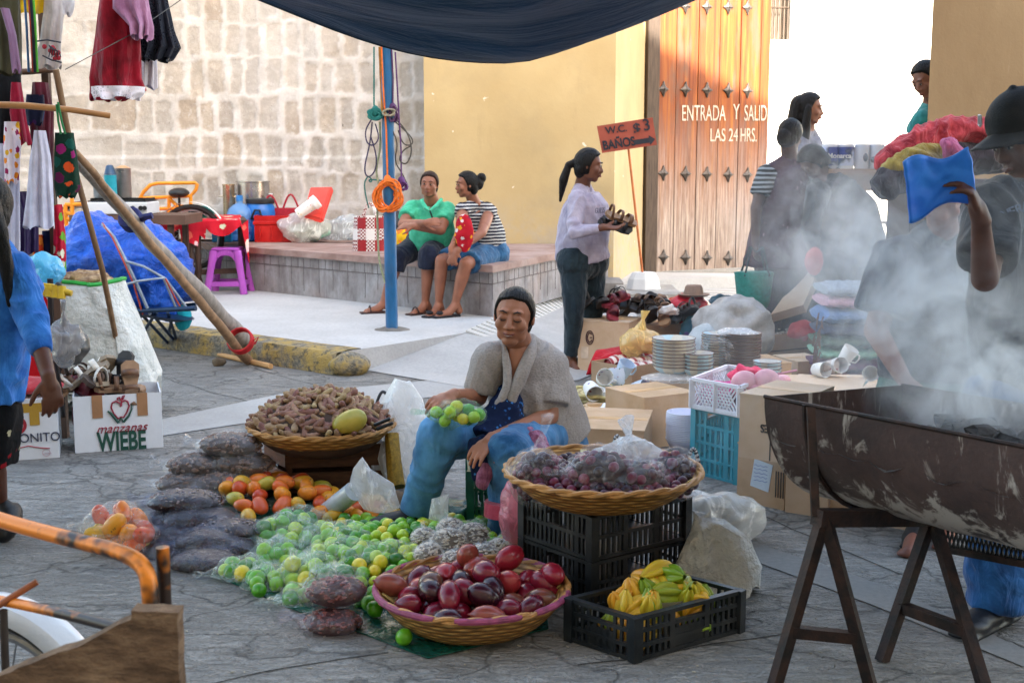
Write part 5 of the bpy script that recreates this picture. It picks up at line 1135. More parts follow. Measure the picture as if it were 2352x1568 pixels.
for (px, py, Y, r, kn, lab) in ((1235, 1110, 3.98, (.075, .06, .075), (.03, .0, .12), 'knotless open bag of plums at the left of the plum basket'), (1385, 1105, 3.92, (.10, .07, .075), None, 'large clear bag of plums in the middle of the plum basket'), (1475, 1125, 3.90, (.07, .055, .065), None, 'squat clear bag of plums right of the middle in the plum basket'), (1545, 1105, 4.08, (.08, .07, .07), None, 'clear bag of plums at the right edge of the plum basket')):
    blob('bag_contents', W(px, py-14, Y), [x*.95 for x in r], M('2a0e18', .6), .008, 20, label='dark plums packed deep inside the '+lab[:lab.index('bag')+3]+' '+str(['at the left', 'in the middle', 'right of the middle', 'at the right edge'][[1235, 1385, 1475, 1545].index(px)]), cat='fruit', kind='stuff'); fillbag('plastic_bag', W(px, py-14, Y), [x*1.25 for x in r], PM, 33, FB, lab, 'dark plum seen through the clear plastic of a bag in the basket', 'fruit', 'plums bagged in clear plastic', 'plum', .026, knot=kn, shell=1, sc=1.15)
blob('plastic_bag', W(1450, 1065, 4.2), (.13, .06, .07), film((.93, .94, .97), .8, .12, 20, 'clear2'), .03, 10, knot=(-.02, 0, .09), label='large empty clear bag ballooning at the back of the plum basket', cat='bag')
for x0, x1, Y in ((1400, 1435, 4.45), (1572, 1612, 4.5)):
    P = [W(lerp(x0, x1, i/14), 1100-(100 if x0 < 1500 else 70)*math.sin(PI*i/14), Y) for i in range(15)]; th = MB().tube(P, .007, 8).build('cord_loop', M('c0c4cc', .5), label='grey and white striped cord handle arching behind the plum basket'+(', the taller one' if x0 < 1500 else ', the right one'), cat='handle')
    m = MB()
    for i in range(0, 14): m.cap(lerp(P[i], P[i+1], .1), lerp(P[i], P[i+1], .55), .0078, .0078, 8, (1, 1))
    m.build('stripe', M('1c2030', .6), th)
# --- tamarind basket on wooden crate
WDM = M('4a2e1e', .75, .35, 7, .5, 60, stretch=(1, 1, 6), col2='6a4630')
def wcrate(L_, F_, R_, h, mat, lab, slats=2, z=0, gap=.25):
    L_, F_, R_ = [V((p.x, p.y, z)) for p in (L_, F_, R_)]; B_ = L_+R_-F_; th = empty('wooden_crate', (L_+R_)/2, lab, 'crate'); up = V((0, 0, 1)); m = MB()
    for a, b in ((L_, F_), (F_, R_), (R_, B_), (B_, L_)):
        e = (b-a).normalized(); n = V((e.y, -e.x, 0)); ang = Matrix.Rotation(math.atan2(e.y, e.x), 3, 'Z'); L = (b-a).length
        sh = h/(slats+gap*(slats-1)); 
        for k in range(slats): m.box((a+b)/2+up*(sh*(1+gap)*k)+n*.0, (L-.012, .009, sh), ang, z0=True, jit=.001)
    m.build('slat_side', mat, th, smooth=False)
    for p in (L_, F_, R_, B_): MB().box(lerp(p, (L_+R_)/2, .07), (.024, .024, h*.99), z0=True).build('corner_post', mat, th, smooth=False)
    m = MB(); m.poly([lerp(p, (L_+R_)/2, .05)+up*.015 for p in (L_, F_, R_, B_)], .01); m.build('crate_floor', mat, th, smooth=False); return th
wcrate(G(610, 1108), G(660, 1136), G(892, 1128), .215, WDM, 'dark wooden slatted crate carrying the tamarind basket')
wcrate(G(472, 1030), G(480, 1042), G(600, 1040), .06, M('6a4424', .7, .3, 7), 'shallow reddish wooden tray behind the bags of brown pods', slats=1)
tcn = V((W(738, 985, 5.25).x, 5.27, .216)); basket(tcn, .315, .085, WK, 'wide wicker basket heaped with brown tamarind pods on the wooden crate', rb=.62)
circ = [(tcn.x+.30*math.cos(a), tcn.y+.30*math.sin(a)) for a in [2*PI*i/20 for i in range(20)]]
Hh = heap(tcn, .31, .085, .15)
m = MB(); m.ell(tcn+V((0, 0, .08)), (.285, .285, .135), nu=30, nv=14); m.build('tamarind_heap', M('3c2a20', .9), kind='stuff', label='brown mass of tamarind pods beneath the top layer', cat='pods')
for p in scatter(circ, 299, .0245, Hh, 9000):
    if p.y > tcn.y+.22 and q4.random() < .5: continue
    inst('tamarind_pod', PODS[q4.randrange(3)], p, (q4.uniform(-.9, .9), q4.uniform(-.7, .7), q4.uniform(0, 6.28)), q4.uniform(.75, 1.25), 'dry brown tamarind pod in the basket on the wooden crate', 'pod', 'tamarind pods in the basket')
MG2 = MG.copy(); MG2.materials[0] = M('8a8a2c', .35, .2, 4, col2='b89a3c'); inst('mango', MG2, W(803, 968, 5.03), (.3, -.1, .1), 1.55, 'single large yellow green mango resting on the tamarind pods', 'fruit', None)['group'] = ''
for o in [o for o in bpy.data.objects if o.get('group') == '']: del o['group']
for a, b in (((862, 975), (893, 962)), ((868, 984), (900, 972))):
    m = MB(); m.cap(W(*a, 5.0), W(*b, 4.98), .0085, .0075, 10); m.build('marker_pen', M('101114', .3), label='black cylinder lying on the basket rim, the '+('upper' if a[0] == 862 else 'lower')+' of the two', cat='pen')
# --- mangoes
mp = [(G(x, y).x, G(x, y).y) for x, y in ((478, 1150), (495, 1135), (560, 1120), (660, 1128), (720, 1150), (900, 1170), (902, 1205), (760, 1208), (700, 1200), (560, 1215))]
mc = G(600, 1170)
for p in scatter(mp, 62, .058, lambda x, y: .032+.085*max(0, 1-((x-mc.x)/.36)**2-((y-mc.y)/.30)**2)):
    inst('mango', MG, p, (q4.uniform(-.5, .5), q4.uniform(-.5, .5), q4.uniform(0, 6.28)), q4.uniform(.82, 1.1), 'orange and yellow mango in the loose heap on the sheet before the wooden crate', 'fruit', 'mangoes heaped on the sheet')
# --- loose limes
lp = [(G(x, y).x, G(x, y).y) for x, y in ((775, 1205), (850, 1215), (1000, 1195), (1120, 1195), (1200, 1255), (1200, 1300), (1120, 1320), (900, 1400), (860, 1425), (800, 1380), (760, 1300))]
lc = G(930, 1300)
LL = 'round green to yellow lime lying loose in the heap on the green sheet'
for p in scatter(lp, 165, .042, lambda x, y: .026+.085*max(0, 1-((x-lc.x)/.42)**2-((y-lc.y)/.40)**2)+.012*q4.random(), ok=lambda x, y: (V((x, y, 0))-G(930, 1207)).length > .135 and (V((x, y, 0))-G(1158, 1232)).length > .08):
    inst('lime', LM, p, rr3(), q4.uniform(.86, 1.12), LL, 'lime', 'loose limes on the green sheet')
for x, y in ((928, 1462), (595, 1355), (590, 1340), (860, 1200), (880, 1192), (1180, 1290), (840, 1190)):
    inst('lime', LM, G(x, y, .03), rr3(), 1.05, LL, 'lime', 'loose limes on the green sheet')
# --- bags of limes
GF = film((.88, .96, .92), .55, .1, 24, 'limebag')
for i, (px, py, Y, r, n_, kn, lab) in enumerate((
    (655, 1232, 4.50, (.115, .085, .062), 11, None, 'back left bag of limes behind the others'), (690, 1205, 4.62, (.10, .07, .05), 7, None, 'rearmost bag of limes touching the mangoes'),
    (775, 1250, 4.35, (.115, .08, .062), 11, None, 'bag of limes and a lemon high in the centre of the pile'), (790, 1295, 4.15, (.125, .085, .065), 13, None, 'wide bag of limes lying over the middle of the pile'),
    (900, 1290, 4.12, (.10, .075, .055), 9, None, 'bag of limes at the right end beside the loose limes'), (640, 1285, 4.30, (.085, .075, .055), 7, (-.06, -.02, .0), 'small knotted bag of limes left of the centre'),
    (560, 1325, 4.16, (.085, .075, .055), 7, None, 'leftmost bag of limes at the edge of the sheet'), (625, 1345, 4.05, (.085, .07, .05), 6, (-.05, -.01, .03), 'front left bag of limes with a white knot'),
    (710, 1320, 4.05, (.08, .07, .055), 6, (-.05, -.03, .02), 'bag of limes with a gathered knot below the wide bag'), (770, 1345, 3.95, (.09, .07, .05), 6, (-.06, -.03, .02), 'bag of limes half under the bag of brown seeds'),
    (690, 1385, 3.90, (.07, .06, .042), 4, None, 'small front bag with a single lime showing near the sheet edge'))):
    z = W(px, py, Y).z; c = W(px, py, Y); 
    fillbag('plastic_bag', c+V((0, 0, .008)), [x*1.17 for x in r], LM, int(n_*1.35), GF, lab, 'lime seen through the clear plastic of a bag', 'lime', 'limes packed in clear bags', 'lime', .043, knot=kn, sc=1.12, fl=.024, flat=.012)
# --- bag of oranges
fillbag('plastic_bag', G(262, 1215, .085)+V((0, .03, 0)), (.12, .095, .085), MG, 15, film((.95, .93, .9), .4, .09, 24, 'ob'), 'clear bag of orange mangoes standing alone at the left', 'orange mango inside the clear bag at the left', 'fruit', 'mangoes bagged at the left', 'mango', .055, flat=.006)
fillbag('plastic_bag', G(305, 1240, .06)+V((0, .02, 0)), (.085, .07, .06), MG, 6, film((.95, .93, .9), .4, .09, 24, 'ob'), 'smaller clear bag of orange mangoes leaning on the larger one', 'orange mango inside the clear bag at the left', 'fruit', 'mangoes bagged at the left', 'mango', .05, flat=.006)
# --- packed bags with granular contents
def packed(c, r, cmat, fm, lab, rot=0, amp=.012, gn=None, gsz=.01, gmat=None, ng=0, rr=None, nm='seed'):
    c = V(c); rm = Matrix.Rotation(rot, 3, 'Z'); o = blob('plastic_bag', c, [x*1.03 for x in r], fm, amp*.9, 19, rm, nu=60, nv=36, sq=.6 if r[0] > .08 else 0, tails=((-1, .2*q4.uniform(-1, 1), 0),) if r[0] > .08 else ((q4.uniform(-.4, .4), -.2, .9),), label=lab, cat='bag')
    m = MB(); m.ell(c, (r[0]*.9, r[1]*.9, r[2]*.86), rm, nu=30, nv=18)
    for i, p in enumerate(m.v):
        l = p-c; h_ = max(1e-5, math.hypot(l.x/r[0], l.y/r[1])); l2 = rm.transposed()@l; s3 = (abs(l2.x/r[0])**3+abs(l2.y/r[1])**3)**(1/3); f_ = min(1.25, math.hypot(l2.x/r[0], l2.y/r[1])/max(s3, 1e-5)) if r[0] > .08 else 1; m.v[i] = c+V((l.x*f_, l.y*f_, l.z))*(1+.09*noise.noise(p*22)+.05*noise.noise(p*60))
    t_ = m.build('contents', cmat, o)
    if ng:
        m = MB()
        for k in range(ng):
            a = q4.uniform(0, 6.28); b = q4.uniform(-.25, 1); cr = math.sqrt(max(0, 1-b*b)); u = V((cr*math.cos(a), cr*math.sin(a), b))
            if u.y > .5: continue
            p = c+rm@V((u.x*r[0]*.9, u.y*r[1]*.9, u.z*r[2]*.86)); mm = Matrix.Rotation(q4.uniform(0, 6.28), 3, 'Z')@Matrix.Rotation(q4.uniform(-1, 1), 3, 'X')
            m.ell(p, rr, mm, nu=6, nv=4)
        m.build(nm, gmat, t_, kind=None)['kind'] = 'stuff'
    return o
tp = M('3c2a22', .8, .35, 40, .6, 90); tps = M('6e5242', .7, .3, 30, rand=0)
for (px, py, Y, r, rot, lab) in ((520, 1110, 5.05, (.15, .09, .055), .0, 'bottom right bag of brown pods beside the wooden crate'), (425, 1110, 5.05, (.12, .085, .05), .2, 'bottom left bag of brown pods with a loose plastic end'), (560, 1065, 5.1, (.135, .085, .058), -.1, 'middle right bag of brown pods leaning on the crate'), (450, 1068, 5.1, (.125, .085, .055), .1, 'middle left bag of brown pods'), (530, 1022, 5.12, (.14, .085, .058), -.15, 'topmost bag of brown pods on the pile')):
    packed(W(px, py, Y), r, tp, FB, lab, rot, ng=120, rr=(.018, .008, .007), gmat=tps, nm='pod')
dk = M('0e070a', .22, .5, 30, 1.0, 60, col2='301a1e', coat=.0, dist=.008); dks = M('8a7a74', .6, .3, 30); dfm = film((.85, .88, 1), .015, .06, 40, 'dark')
for (px, py, Y, r, rot, lab, top) in ((470, 1290, 4.25, (.12, .085, .035), -.3, 'dark bag of dried chillies lowest at the front of the black pile', 0), (390, 1262, 4.42, (.11, .08, .035), .3, 'dark bag of dried chillies lowest at the left of the black pile', 0), (520, 1262, 4.38, (.11, .08, .035), .2, 'dark bag of dried chillies at the right foot of the black pile', 0),
    (410, 1225, 4.5, (.125, .085, .036), -.2, 'dark bag of dried chillies in the second layer at the left', 0), (480, 1242, 4.40, (.115, .08, .036), .1, 'dark bag of dried chillies glinting blue in the middle layer', 0), (520, 1215, 4.48, (.115, .08, .034), -.2, 'dark bag with pale flakes on top at the right of the black pile', 1),
    (455, 1190, 4.55, (.13, .085, .036), .1, 'dark bag of dried chillies with blue glints under the top bag', 0), (385, 1195, 4.6, (.10, .08, .034), .3, 'dark bag of dried chillies at the upper left of the black pile', 0), (425, 1150, 4.62, (.135, .09, .036), -.08, 'topmost dark bag sprinkled with pale flakes on the black pile', 1)):
    packed(W(px, py, Y), (r[0]*1.12, r[1]*1.1, r[2]*1.4), dk, dfm, lab, rot, .013, ng=90 if top else 0, rr=(.009, .006, .003), gmat=dks, nm='flake')
sd_ = M('c8c0b4', .5, .15, 40, .3); sdd = M('6e665e', .9)
for (px, py, Y, r, lab) in ((985, 1275, 4.02, (.052, .05, .048), 'ball bag of white seeds at the front left of the seed pile'), (1045, 1292, 3.98, (.058, .05, .044), 'ball bag of white seeds at the front centre'), (1110, 1278, 4.05, (.06, .05, .048), 'bag of white seeds at the right end of the seed pile'), (1030, 1245, 4.12, (.066, .055, .055), 'large bag of white seeds in the middle of the pile'), (975, 1240, 4.2, (.05, .05, .05), 'bag of white seeds at the back left'), (1085, 1232, 4.2, (.06, .055, .055), 'bag of white seeds at the back right'), (1035, 1215, 4.25, (.05, .045, .045), 'topmost bag of paler brown seeds on the seed pile'), (1145, 1265, 4.15, (.045, .04, .05), 'slim bag of white seeds leaning at the far right')):
    packed(W(px, py, Y), r, sdd, FB, lab, 0, .008, ng=170, rr=(.0105, .0038, .003), gmat=sd_, nm='seed')
bs = M('3e1a16', .7, .3, 40); bss = M('7a4034', .45, .3, 40)
for (px, py, Y, r, rot, lab) in ((765, 1428, 3.66, (.095, .075, .042), -.1, 'lower bag of red brown seeds at the front of the stall'), (772, 1358, 3.72, (.10, .075, .05), .15, 'upper bag of red brown seeds with slack misty plastic')):
    packed(W(px, py, Y), r, bs, film((.85, .75, .8), .12, .1, 22, 'bsb'), lab, rot, .012, ng=150, rr=(.010, .006, .004), gmat=bss, nm='seed')
# --- rolls and empty bags
m = MB(); m.cap(W(752, 1175, 4.85), W(812, 1128, 4.75), .040, .040, 22, (1, 1)); m.build('bag_roll', M('b4bcc4', .22, .1, 30, .3, 80, coat=.5), label='shiny roll of clear plastic bags lying on the mangoes', cat='roll')
CL2 = film((.93, .94, .97), .8, .12, 20, 'clear2')
def sheetbag(lab, pts, Y, bulge=.02, mat=CL2, name='plastic_bag'):
    # thin limp bag: two crumpled skins joined at the seam
    P = [W(x, y, Y+(q[0] if (q := rest) else 0)) for x, y, *rest in pts]; c = sum(P, V((0, 0, 0)))/len(P); m = MB(); n = len(P); K = 7
    for s_ in (-1, 1):
        vs = []
        for k in range(K+1):
            for i in range(n*4):
                a, b = P[i//4], P[(i//4+1) % n]; e = lerp(a, b, (i % 4)/4); p = lerp(c, e, k/K); p = p+V((0, s_*bulge*(1-(k/K)**2), 0))+V((nz(p, 18), nz(p+V((4, 4, 4)), 18)*1.5, nz(p+V((9, 1, 4)), 18)))*.008*(1 if k < K else .3); vs.append(p)
        m.add(vs, [(k*n*4+i, k*n*4+(i+1) % (n*4), (k+1)*n*4+(i+1) % (n*4), (k+1)*n*4+i) for k in range(K) for i in range(n*4)])
    return m.build(name, mat, label=lab, cat='bag')
sheetbag('limp clear plastic bag hanging over the corner of the wooden crate', [(833, 1048), (850, 1075), (905, 1110), (920, 1165), (880, 1182), (835, 1168), (800, 1120), (812, 1075)], 4.75, .03)
sheetbag('small clear bag standing open between the crate and the limes', [(992, 1145), (1032, 1133), (1028, 1195), (1012, 1200), (985, 1190)], 4.45, .02)
m = MB(); rows = [(W(930, 1105, 5.35), .13, .1), (W(925, 1040, 5.35), .15, .10), (W(925, 980, 5.35), .13, .08), (W(928, 920, 5.35), .09, .06), (W(925, 870, 5.35), .04, .03)]
m.loft(rows, 40); m.displace(.035, 7); m.displace(.012, 20); m.build('plastic_sack', film((.86, .87, .88), 1.3, .2, 12, 'wsack'), label='tall crumpled translucent white sack behind the tamarind crate', cat='sack')
m = MB(); m.loft([(W(912, 1120, 5.15), .04, .05), (W(905, 1060, 5.2), .035, .07), (W(897, 1000, 5.25), .03, .06)], 14); m.displace(.01, 14); m.build('mesh_bag', M('8a6a14', .7, .4, 60, .8, 120), label='ochre woven mesh bag hanging beside the wooden crate', cat='bag')
sheetbag('brown paper scrap lying behind the empty bag', [(890, 1120), (960, 1140), (950, 1175), (905, 1160)], 4.95, .01, M('8a7460', .8), 'paper')
MB().tube([W(862+36*i/12, 935-36*math.sin(PI*i/12), 5.5) for i in range(13)], .007, 8).build('cord_loop', M('2c2e34', .5), label='dark arched handle behind the tamarind basket', cat='handle')
# vendor's green crate seat
TL = M('0f5a4c', .4, .3, 8, .2, 60, dirt=.2)
pcrate(G(1075, 1195)+V((0, .15, 0)), G(1082, 1207), G(1240, 1215), .225, TL, 'dark green plastic crate the fruit seller sits on', rails=4)
pcrate(G(1215, 1160)+V((.0, .05, 0)), G(1290, 1160), G(1362, 1130), .17, TL, 'second dark green crate behind the seated seller', rails=3)
blob('maroon_cloth', G(1290, 1145, .2)+V((0, 0, 0)), (.09, .07, .04), cloth('5e1a20'), .02, 12, label='maroon net cloth lying on the second green crate', cat='cloth')
blob('plastic_bag', W(1185, 1185, 4.35), (.055, .05, .14), film((.85, .3, .4), 1.2, .2, 12, 'pinkb'), .02, 10, label='translucent pink bag hanging between the seller and the black crates', cat='bag')
q5 = random.Random(21)
CBm = [M('b0906e', .8, .12, 5, .4, 25, dirt=.15, col2='c4a486'), M('9c7c62', .8, .12, 5, .4, 25, dirt=.18, col2='b09478'), M('c0a488', .8, .1, 5, .4, 25, dirt=.12, col2='d0b8a0')]
GRP = None
def cart(lab, a, b, z, h, dep, k=0, open_=False, name='cardboard_box', strap=None, mat=None):
    rt, A_, B_, e, n, c = carton(name, G(a[0], a[1], z), G(b[0], b[1], z), dep, h, mat or CBm[k], lab, open_=open_, z=z)
    L = (B_-A_).length; ang = Matrix.Rotation(math.atan2(e.y, e.x), 3, 'Z')
    if not open_: MB().box(c+V((0, 0, h+.0045)), (L*.98, .05, .002), ang).build('tape', M('c09a6c', .35, .1), rt, smooth=False)
    if strap: MB().tube([c-n*(dep/2+.003)-e*(L/2+.003)+V((0, 0, h*strap)), c-n*(dep/2+.003)+V((0, 0, h*strap-.008)), c-n*(dep/2+.003)+e*(L/2+.003)+V((0, 0, h*strap))], .004, 5).build('string', M('3a3028', .8), rt)
    return rt, A_, B_, e, n, c
# cartons of sandals
rt, A_, B_, e, n, c = cart('tall brown carton with an oval letter mark carrying heaped sandals', (1327, 851), (1443, 858), 0, .345, .34, 2)
lg = M('4a2e34', .7); m = MB(); q = A_+e*.085+V((0, 0, .235))-n*.003
m.tube([q+e*.026*math.cos(t_)+V((0, 0, .046*math.sin(t_))) for t_ in [2*PI*i/20 for i in range(20)]], .004, 6, closed=True); m.tube([q+e*.016*math.cos(t_)+V((0, 0, .032*math.sin(t_))) for t_ in [R(40+290*i/14) for i in range(15)]], .004, 6); m.bar(q, q+e*.016, .006); m.build('oval_emblem', lg, rt)
MB().box(A_+e*.05+V((0, 0, .13))-n*.002, (.05, .002, .08), Matrix.Rotation(math.atan2(e.y, e.x), 3, 'Z')).build('tape', M('cdb8a4', .3), rt)
rt2, *_ = cart('darker brown carton standing right of the tall sandal carton', (1447, 852), (1592, 840), 0, .30, .36, 1)
top0 = .36
kinds = ['black strapped', 'dark brown', 'maroon', 'charcoal', 'tan']
where = ['at the left front corner', 'at the left edge', 'near the left end', 'left of centre in front', 'left of centre behind', 'in the centre front', 'in the very centre', 'behind the centre', 'right of centre in front', 'right of centre behind', 'toward the right end', 'near the right front', 'at the right edge', 'at the right back', 'on the left shoulder of the heap', 'on the crest of the heap', 'on the right shoulder of the heap', 'half buried at the centre', 'half buried on the right', 'half buried on the left', 'leaning on the crest', 'sliding off the right', 'low under the crest', 'low beside the red bundle']
MD = [3, 1, 2, 3, 4]
for i in range(24):
    u = (i % 12)/11; px = lerp(1345, 1590, u)+q5.uniform(-8, 8); hh = .03+(.10*math.sin(PI*u) if i > 13 else .03); k = [0, 1, 0, 2, 3, 0, 1, 3, 4, 0, 3, 1][i % 12]
    P = V((W(px, 740, 8.4).x, 8.42+q5.uniform(0, .30), top0-(.045 if px > 1445 else 0)+hh))
    o = dup(SAND[MD[k]], P, (q5.uniform(-.5, .5), q5.uniform(-.7, .7), q5.uniform(0, 6.28)), label=kinds[k]+' sandal '+where[i]+', on the brown cartons'); o['group'] = 'sandals heaped on the brown cartons'
blob('white_cloth', V((W(1540, 720, 8.4).x, 8.42, top0+.06)), (.06, .04, .03), M('d8d4d4', .7), .02, 20, label='white crumpled paper tucked between the sandals', cat='paper')
blob('red_bundle', V((W(1578, 690, 8.7).x, 8.75, .36)), (.19, .14, .12), M('9a1220', .3, .3, 8, .8, 20, col2='c02434'), .03, 9, label='glossy crimson plastic bundle behind the sandals under a hat', cat='bundle')
hp = V((W(1592, 668, 8.75).x, 8.72, .49)); m = MB(); m.lathe([(.005, .075), (.05, .075), (.062, .06), (.072, .012), (.10, .006), (.115, .012), (.10, .0), (.07, .002)], hp, 24)
m.build('hat', M('8c7466', .8, .2, 12), label='small beige brimmed hat on top of the crimson bundle', cat='hat')
blob('printed_cloth', V((W(1618, 715, 8.5).x, 8.5, .26)), (.15, .12, .13), flowers('1a4a5c', ['2a7aa0', '143848', '4a3a70', '2a8a90'], 12, .4), .03, 9, label='blue and teal printed cloth slumped right of the sandals', cat='cloth')
gs_ = M('8e8c8a', .6, .2, 6, .7, 30, col2='b4b4b6')
blob('sack', V((W(1690, 750, 8.2).x, 8.3, .28)), (.26, .2, .24), gs_, .04, 6, flat=.0, nu=60, nv=36, label='big grey crinkled sack in the middle of the stall', cat='sack')
blob('sack', V((W(1620, 790, 8.0).x, 8.0, .16)), (.15, .14, .19), M('8a949c', .6, .2, 6, .7, 30, col2='b0b8be'), .03, 6, flat=.0, label='bluish grey sack slumped left of the big crinkled one', cat='sack')
# red cloth, yellow bag
rc = cloth('a80f20', 'c81c2c', .7)
m = MB()
def rcf(u, v):
    a = lerp(W(1347, 842, 7.85), W(1586, 800, 8.05), u); b = lerp(W(1390, 805, 8.15), W(1590, 792, 8.25), u); p = lerp(a, b, v); return p+V((0, 0, .035*math.sin(PI*v)+.022*nz((u*5, v*3, 2))-(.05*(1-v*6) if v < .16 else 0)))
m.grid(rcf, 50, 20); m.build('red_cloth', rc, solid=.02, label='bright red folded cloth laid along the front of the cartons', cat='cloth')
MB().box(V((W(1495, 840, 7.98).x, 8.1, 0)), (.42, .26, .12), z0=True, bev=.01).build('dark_box', M('2a2c30', .7), label='low black box beneath the red cloth', cat='box')
yb = film((.92, .72, .30), 1.1, .2, 12, 'yel')
blob('plastic_bag', W(1470, 785, 7.9), (.13, .10, .085), yb, .02, 11, knot=(.03, 0, .12), label='pale yellow knotted plastic bag resting on the red cloth', cat='bag')
blob('bag_contents', W(1480, 790, 7.9), (.09, .07, .05), M('d8b0a0', .6, .2, 12, col2='b04060'), .01, 14, label='pinkish goods showing through the yellow bag', cat='goods')
# --- cups
def cup(mat, lab, p, rot, s_=1.0, grp='cups in the pale wicker basket', flo=None):
    th = empty('cup', (0, 0, 0), lab, 'cup', grp); MB().lathe([(0, 0), (.026, 0), (.034, .01), (.040, .05), (.044, .09), (.042, .09), (.037, .05), (.030, .012), (0, .008)], (0, 0, 0), 22).build('cup_body', mat, th)
    MB().tube([V((.036, 0, .02)), V((.062, 0, .028)), V((.066, 0, .055)), V((.058, 0, .075)), V((.040, 0, .074))], .005, 8).build('handle', mat, th)
    th.location = p; th.rotation_euler = rot; th.scale = (s_,)*3; return th
wcup = flowers('dcdcda', ['dcdcda', 'b03830', '6a4a9a', 'dcdcda', '3a7a50'], 22, .22); bcup = M('b8c8dc', .25, .08); pcup = flowers('cfd8e8', ['cfd8e8', 'a03a70', '507a5a', 'cfd8e8'], 40, .25)
bcn = V((W(1405, 925, 6.95).x, 7.0, .0)); th = empty('basket', bcn, 'oval pale green wicker basket full of flowered cups', 'basket')
m = MB(); rg = [(bcn, .20, .15), (bcn+V((0, 0, .10)), .245, .18), (bcn+V((0, 0, .12)), .25, .185), (bcn+V((0, 0, .11)), .23, .17), (bcn+V((0, 0, .02)), .18, .13)]; m.loft(rg, 48); m.build('basket_body', WKL, th, angle=70)
m = MB(); m.tube([bcn+V((.25*math.cos(2*PI*i/60), .186*math.sin(2*PI*i/60), .122+.004*math.sin(i*2))) for i in range(60)], .011, 8, closed=True); m.build('rim', M('b8aa74', .6, .3, 40, .6), th)
for px, py, Y, r_, mt, lab in ((1352, 885, 6.9, (1.9, 0, .3), wcup, 'white teapot-like cup with a red figure at the left of the basket'), (1383, 872, 7.0, (1.2, .3, 0), wcup, 'white flowered cup lying behind the red figured one'), (1412, 905, 6.85, (1.9, 0, 1.0), wcup, 'white cup with a violet flower at the front of the basket'), (1420, 885, 7.0, (.1, .1, 2.8), pcup, 'tall pale blue cup with pink flowers standing in the basket'), (1452, 895, 6.9, (1.3, 0, .8), bcup, 'light blue cup opening toward the viewer'), (1450, 925, 6.85, (1.7, 0, 1.8), wcup, 'plain white cup at the basket rim'), (1480, 925, 6.9, (1.4, .2, 2.2), wcup, 'white cup with its handle out at the right rim'), (1425, 865, 7.05, (.5, .2, .4), bcup, 'pale blue cup stacked highest in the basket'), (1375, 908, 6.88, (1.6, 0, 2.4), wcup, 'cream cup sunk low at the left of the basket')):
    cup(mt, lab, W(px, py, Y), r_, 1.12)
# striped cups in a carton
rt, A_, B_, e, n, c = cart('open flat carton packed with red striped cups', (1450, 905), (1622, 872), 0, .17, .34, 1, open_=True)
strm = NT('striped_cup'); sp_ = strm.node('ShaderNodeSeparateXYZ'); strm.l.new(strm.tc.outputs['Object'], sp_.inputs[0]); strm = strm.fin(strm.mix(strm.math('GREATER_THAN', strm.math('SINE', strm.math('MULTIPLY', sp_.outputs[2], 130)), .2), srgb('dccfc8'), srgb('9c3a40')), .4, None, 0, .4)
m = MB(); m.lathe([(.034, 0), (.040, .04), (.042, .085), (.040, .085), (.036, .01), (0, .01)], seg=18); SC = me_of(m, strm)
for r_ in range(3):
    for k in range(9):
        u = (k+.7)/9.6; p = lerp(A_, B_, u)+n*(.07+.09*r_)+V((0, 0, .13+.012*r_)); inst('striped_cup', SC, p, (0, PI/2*.93, math.atan2(e.y, e.x)), 1, 'white cup with red stripes nested in a row in the flat carton', 'cup', 'striped cups in the carton')
# crockery stacks
def stack(lab, px, py, Y, n_, r, dz, col, rimc, z=None, bowl=.04, name='bowl', grp=None, one='bowl'):
    p = W(px, py, Y) if z is None else V((W(px, py, Y).x, Y, z)); m = MB(); m.lathe([(0, 0), (r*.45, 0), (r*.5, .004), (r*.85, bowl*.6), (r, bowl), (r-.004, bowl+.002), (r*.82, bowl*.6), (r*.45, .008), (0, .008)], (0, 0, 0), 30)
    t_ = m.mesh(); t_.materials.append(col); t_.polygons.foreach_set('use_smooth', [True]*len(t_.polygons))
    m2 = MB(); m2.tube([V(((r-.001)*math.cos(2*PI*i/30), (r-.001)*math.sin(2*PI*i/30), bowl+.001)) for i in range(30)], .0025, 5, closed=True); t2 = m2.mesh(); t2.materials.append(rimc)
    for k in range(n_):
        o = inst(name, t_, p+V((.002*q5.uniform(-1, 1), .002*q5.uniform(-1, 1), k*dz)), (0, 0, 0), 1, ('top ' if k == n_-1 else '')+one+' '+lab, name, lab)
        rr = bpy.data.objects.new('rim', t2); C.objects.link(rr); rr.parent = o
bw = flowers('b8b4ae', ['a8bcc4', 'c8c0b0', 'b0c4c8'], 9, .5); brn = M('5a3a34', .5); wht = M('d4d8e4', .3, .06)
bxs, A2, B2_, e2, n2, c2 = cart('plastic-wrapped carton under the stacked bowls', (1478, 1032), (1598, 1015), 0, .26, .34, 0)
blob('plastic_sheet', V((W(1530, 960, 6.9).x, 6.62, .27)), (.17, .12, .022), film((.85, .84, .84), .9, .2, 14, 'wrap'), .012, 14, label='wrinkled clear wrapping on the carton under the bowls', cat='wrapping')
stack('in the large brown rimmed stack behind the white lattice crate', 1545, 922, 6.68, 9, .118, .0185, bw, brn, z=.275, bowl=.055, one='bowl')
stack('in the shorter stack squeezed beside the white lattice crate', 1600, 945, 6.62, 5, .088, .02, bw, brn, z=.275, bowl=.05, one='bowl')
stack('in the nested white stack left of the blue crate', 1570, 1022, 6.0, 16, .088, .0088, M('c9cbe4', .3, .06), wht, z=.0, bowl=.075, one='bowl')
bx3, *_ = cart('carton hidden beneath the wrapped stacks of plates', (1600, 925), (1760, 905), 0, .20, .34, 1)
stack('in the left plastic-wrapped stack of plates', 1648, 872, 7.35, 12, .10, .016, bw, brn, z=.205, bowl=.03, name='plate', one='plate')
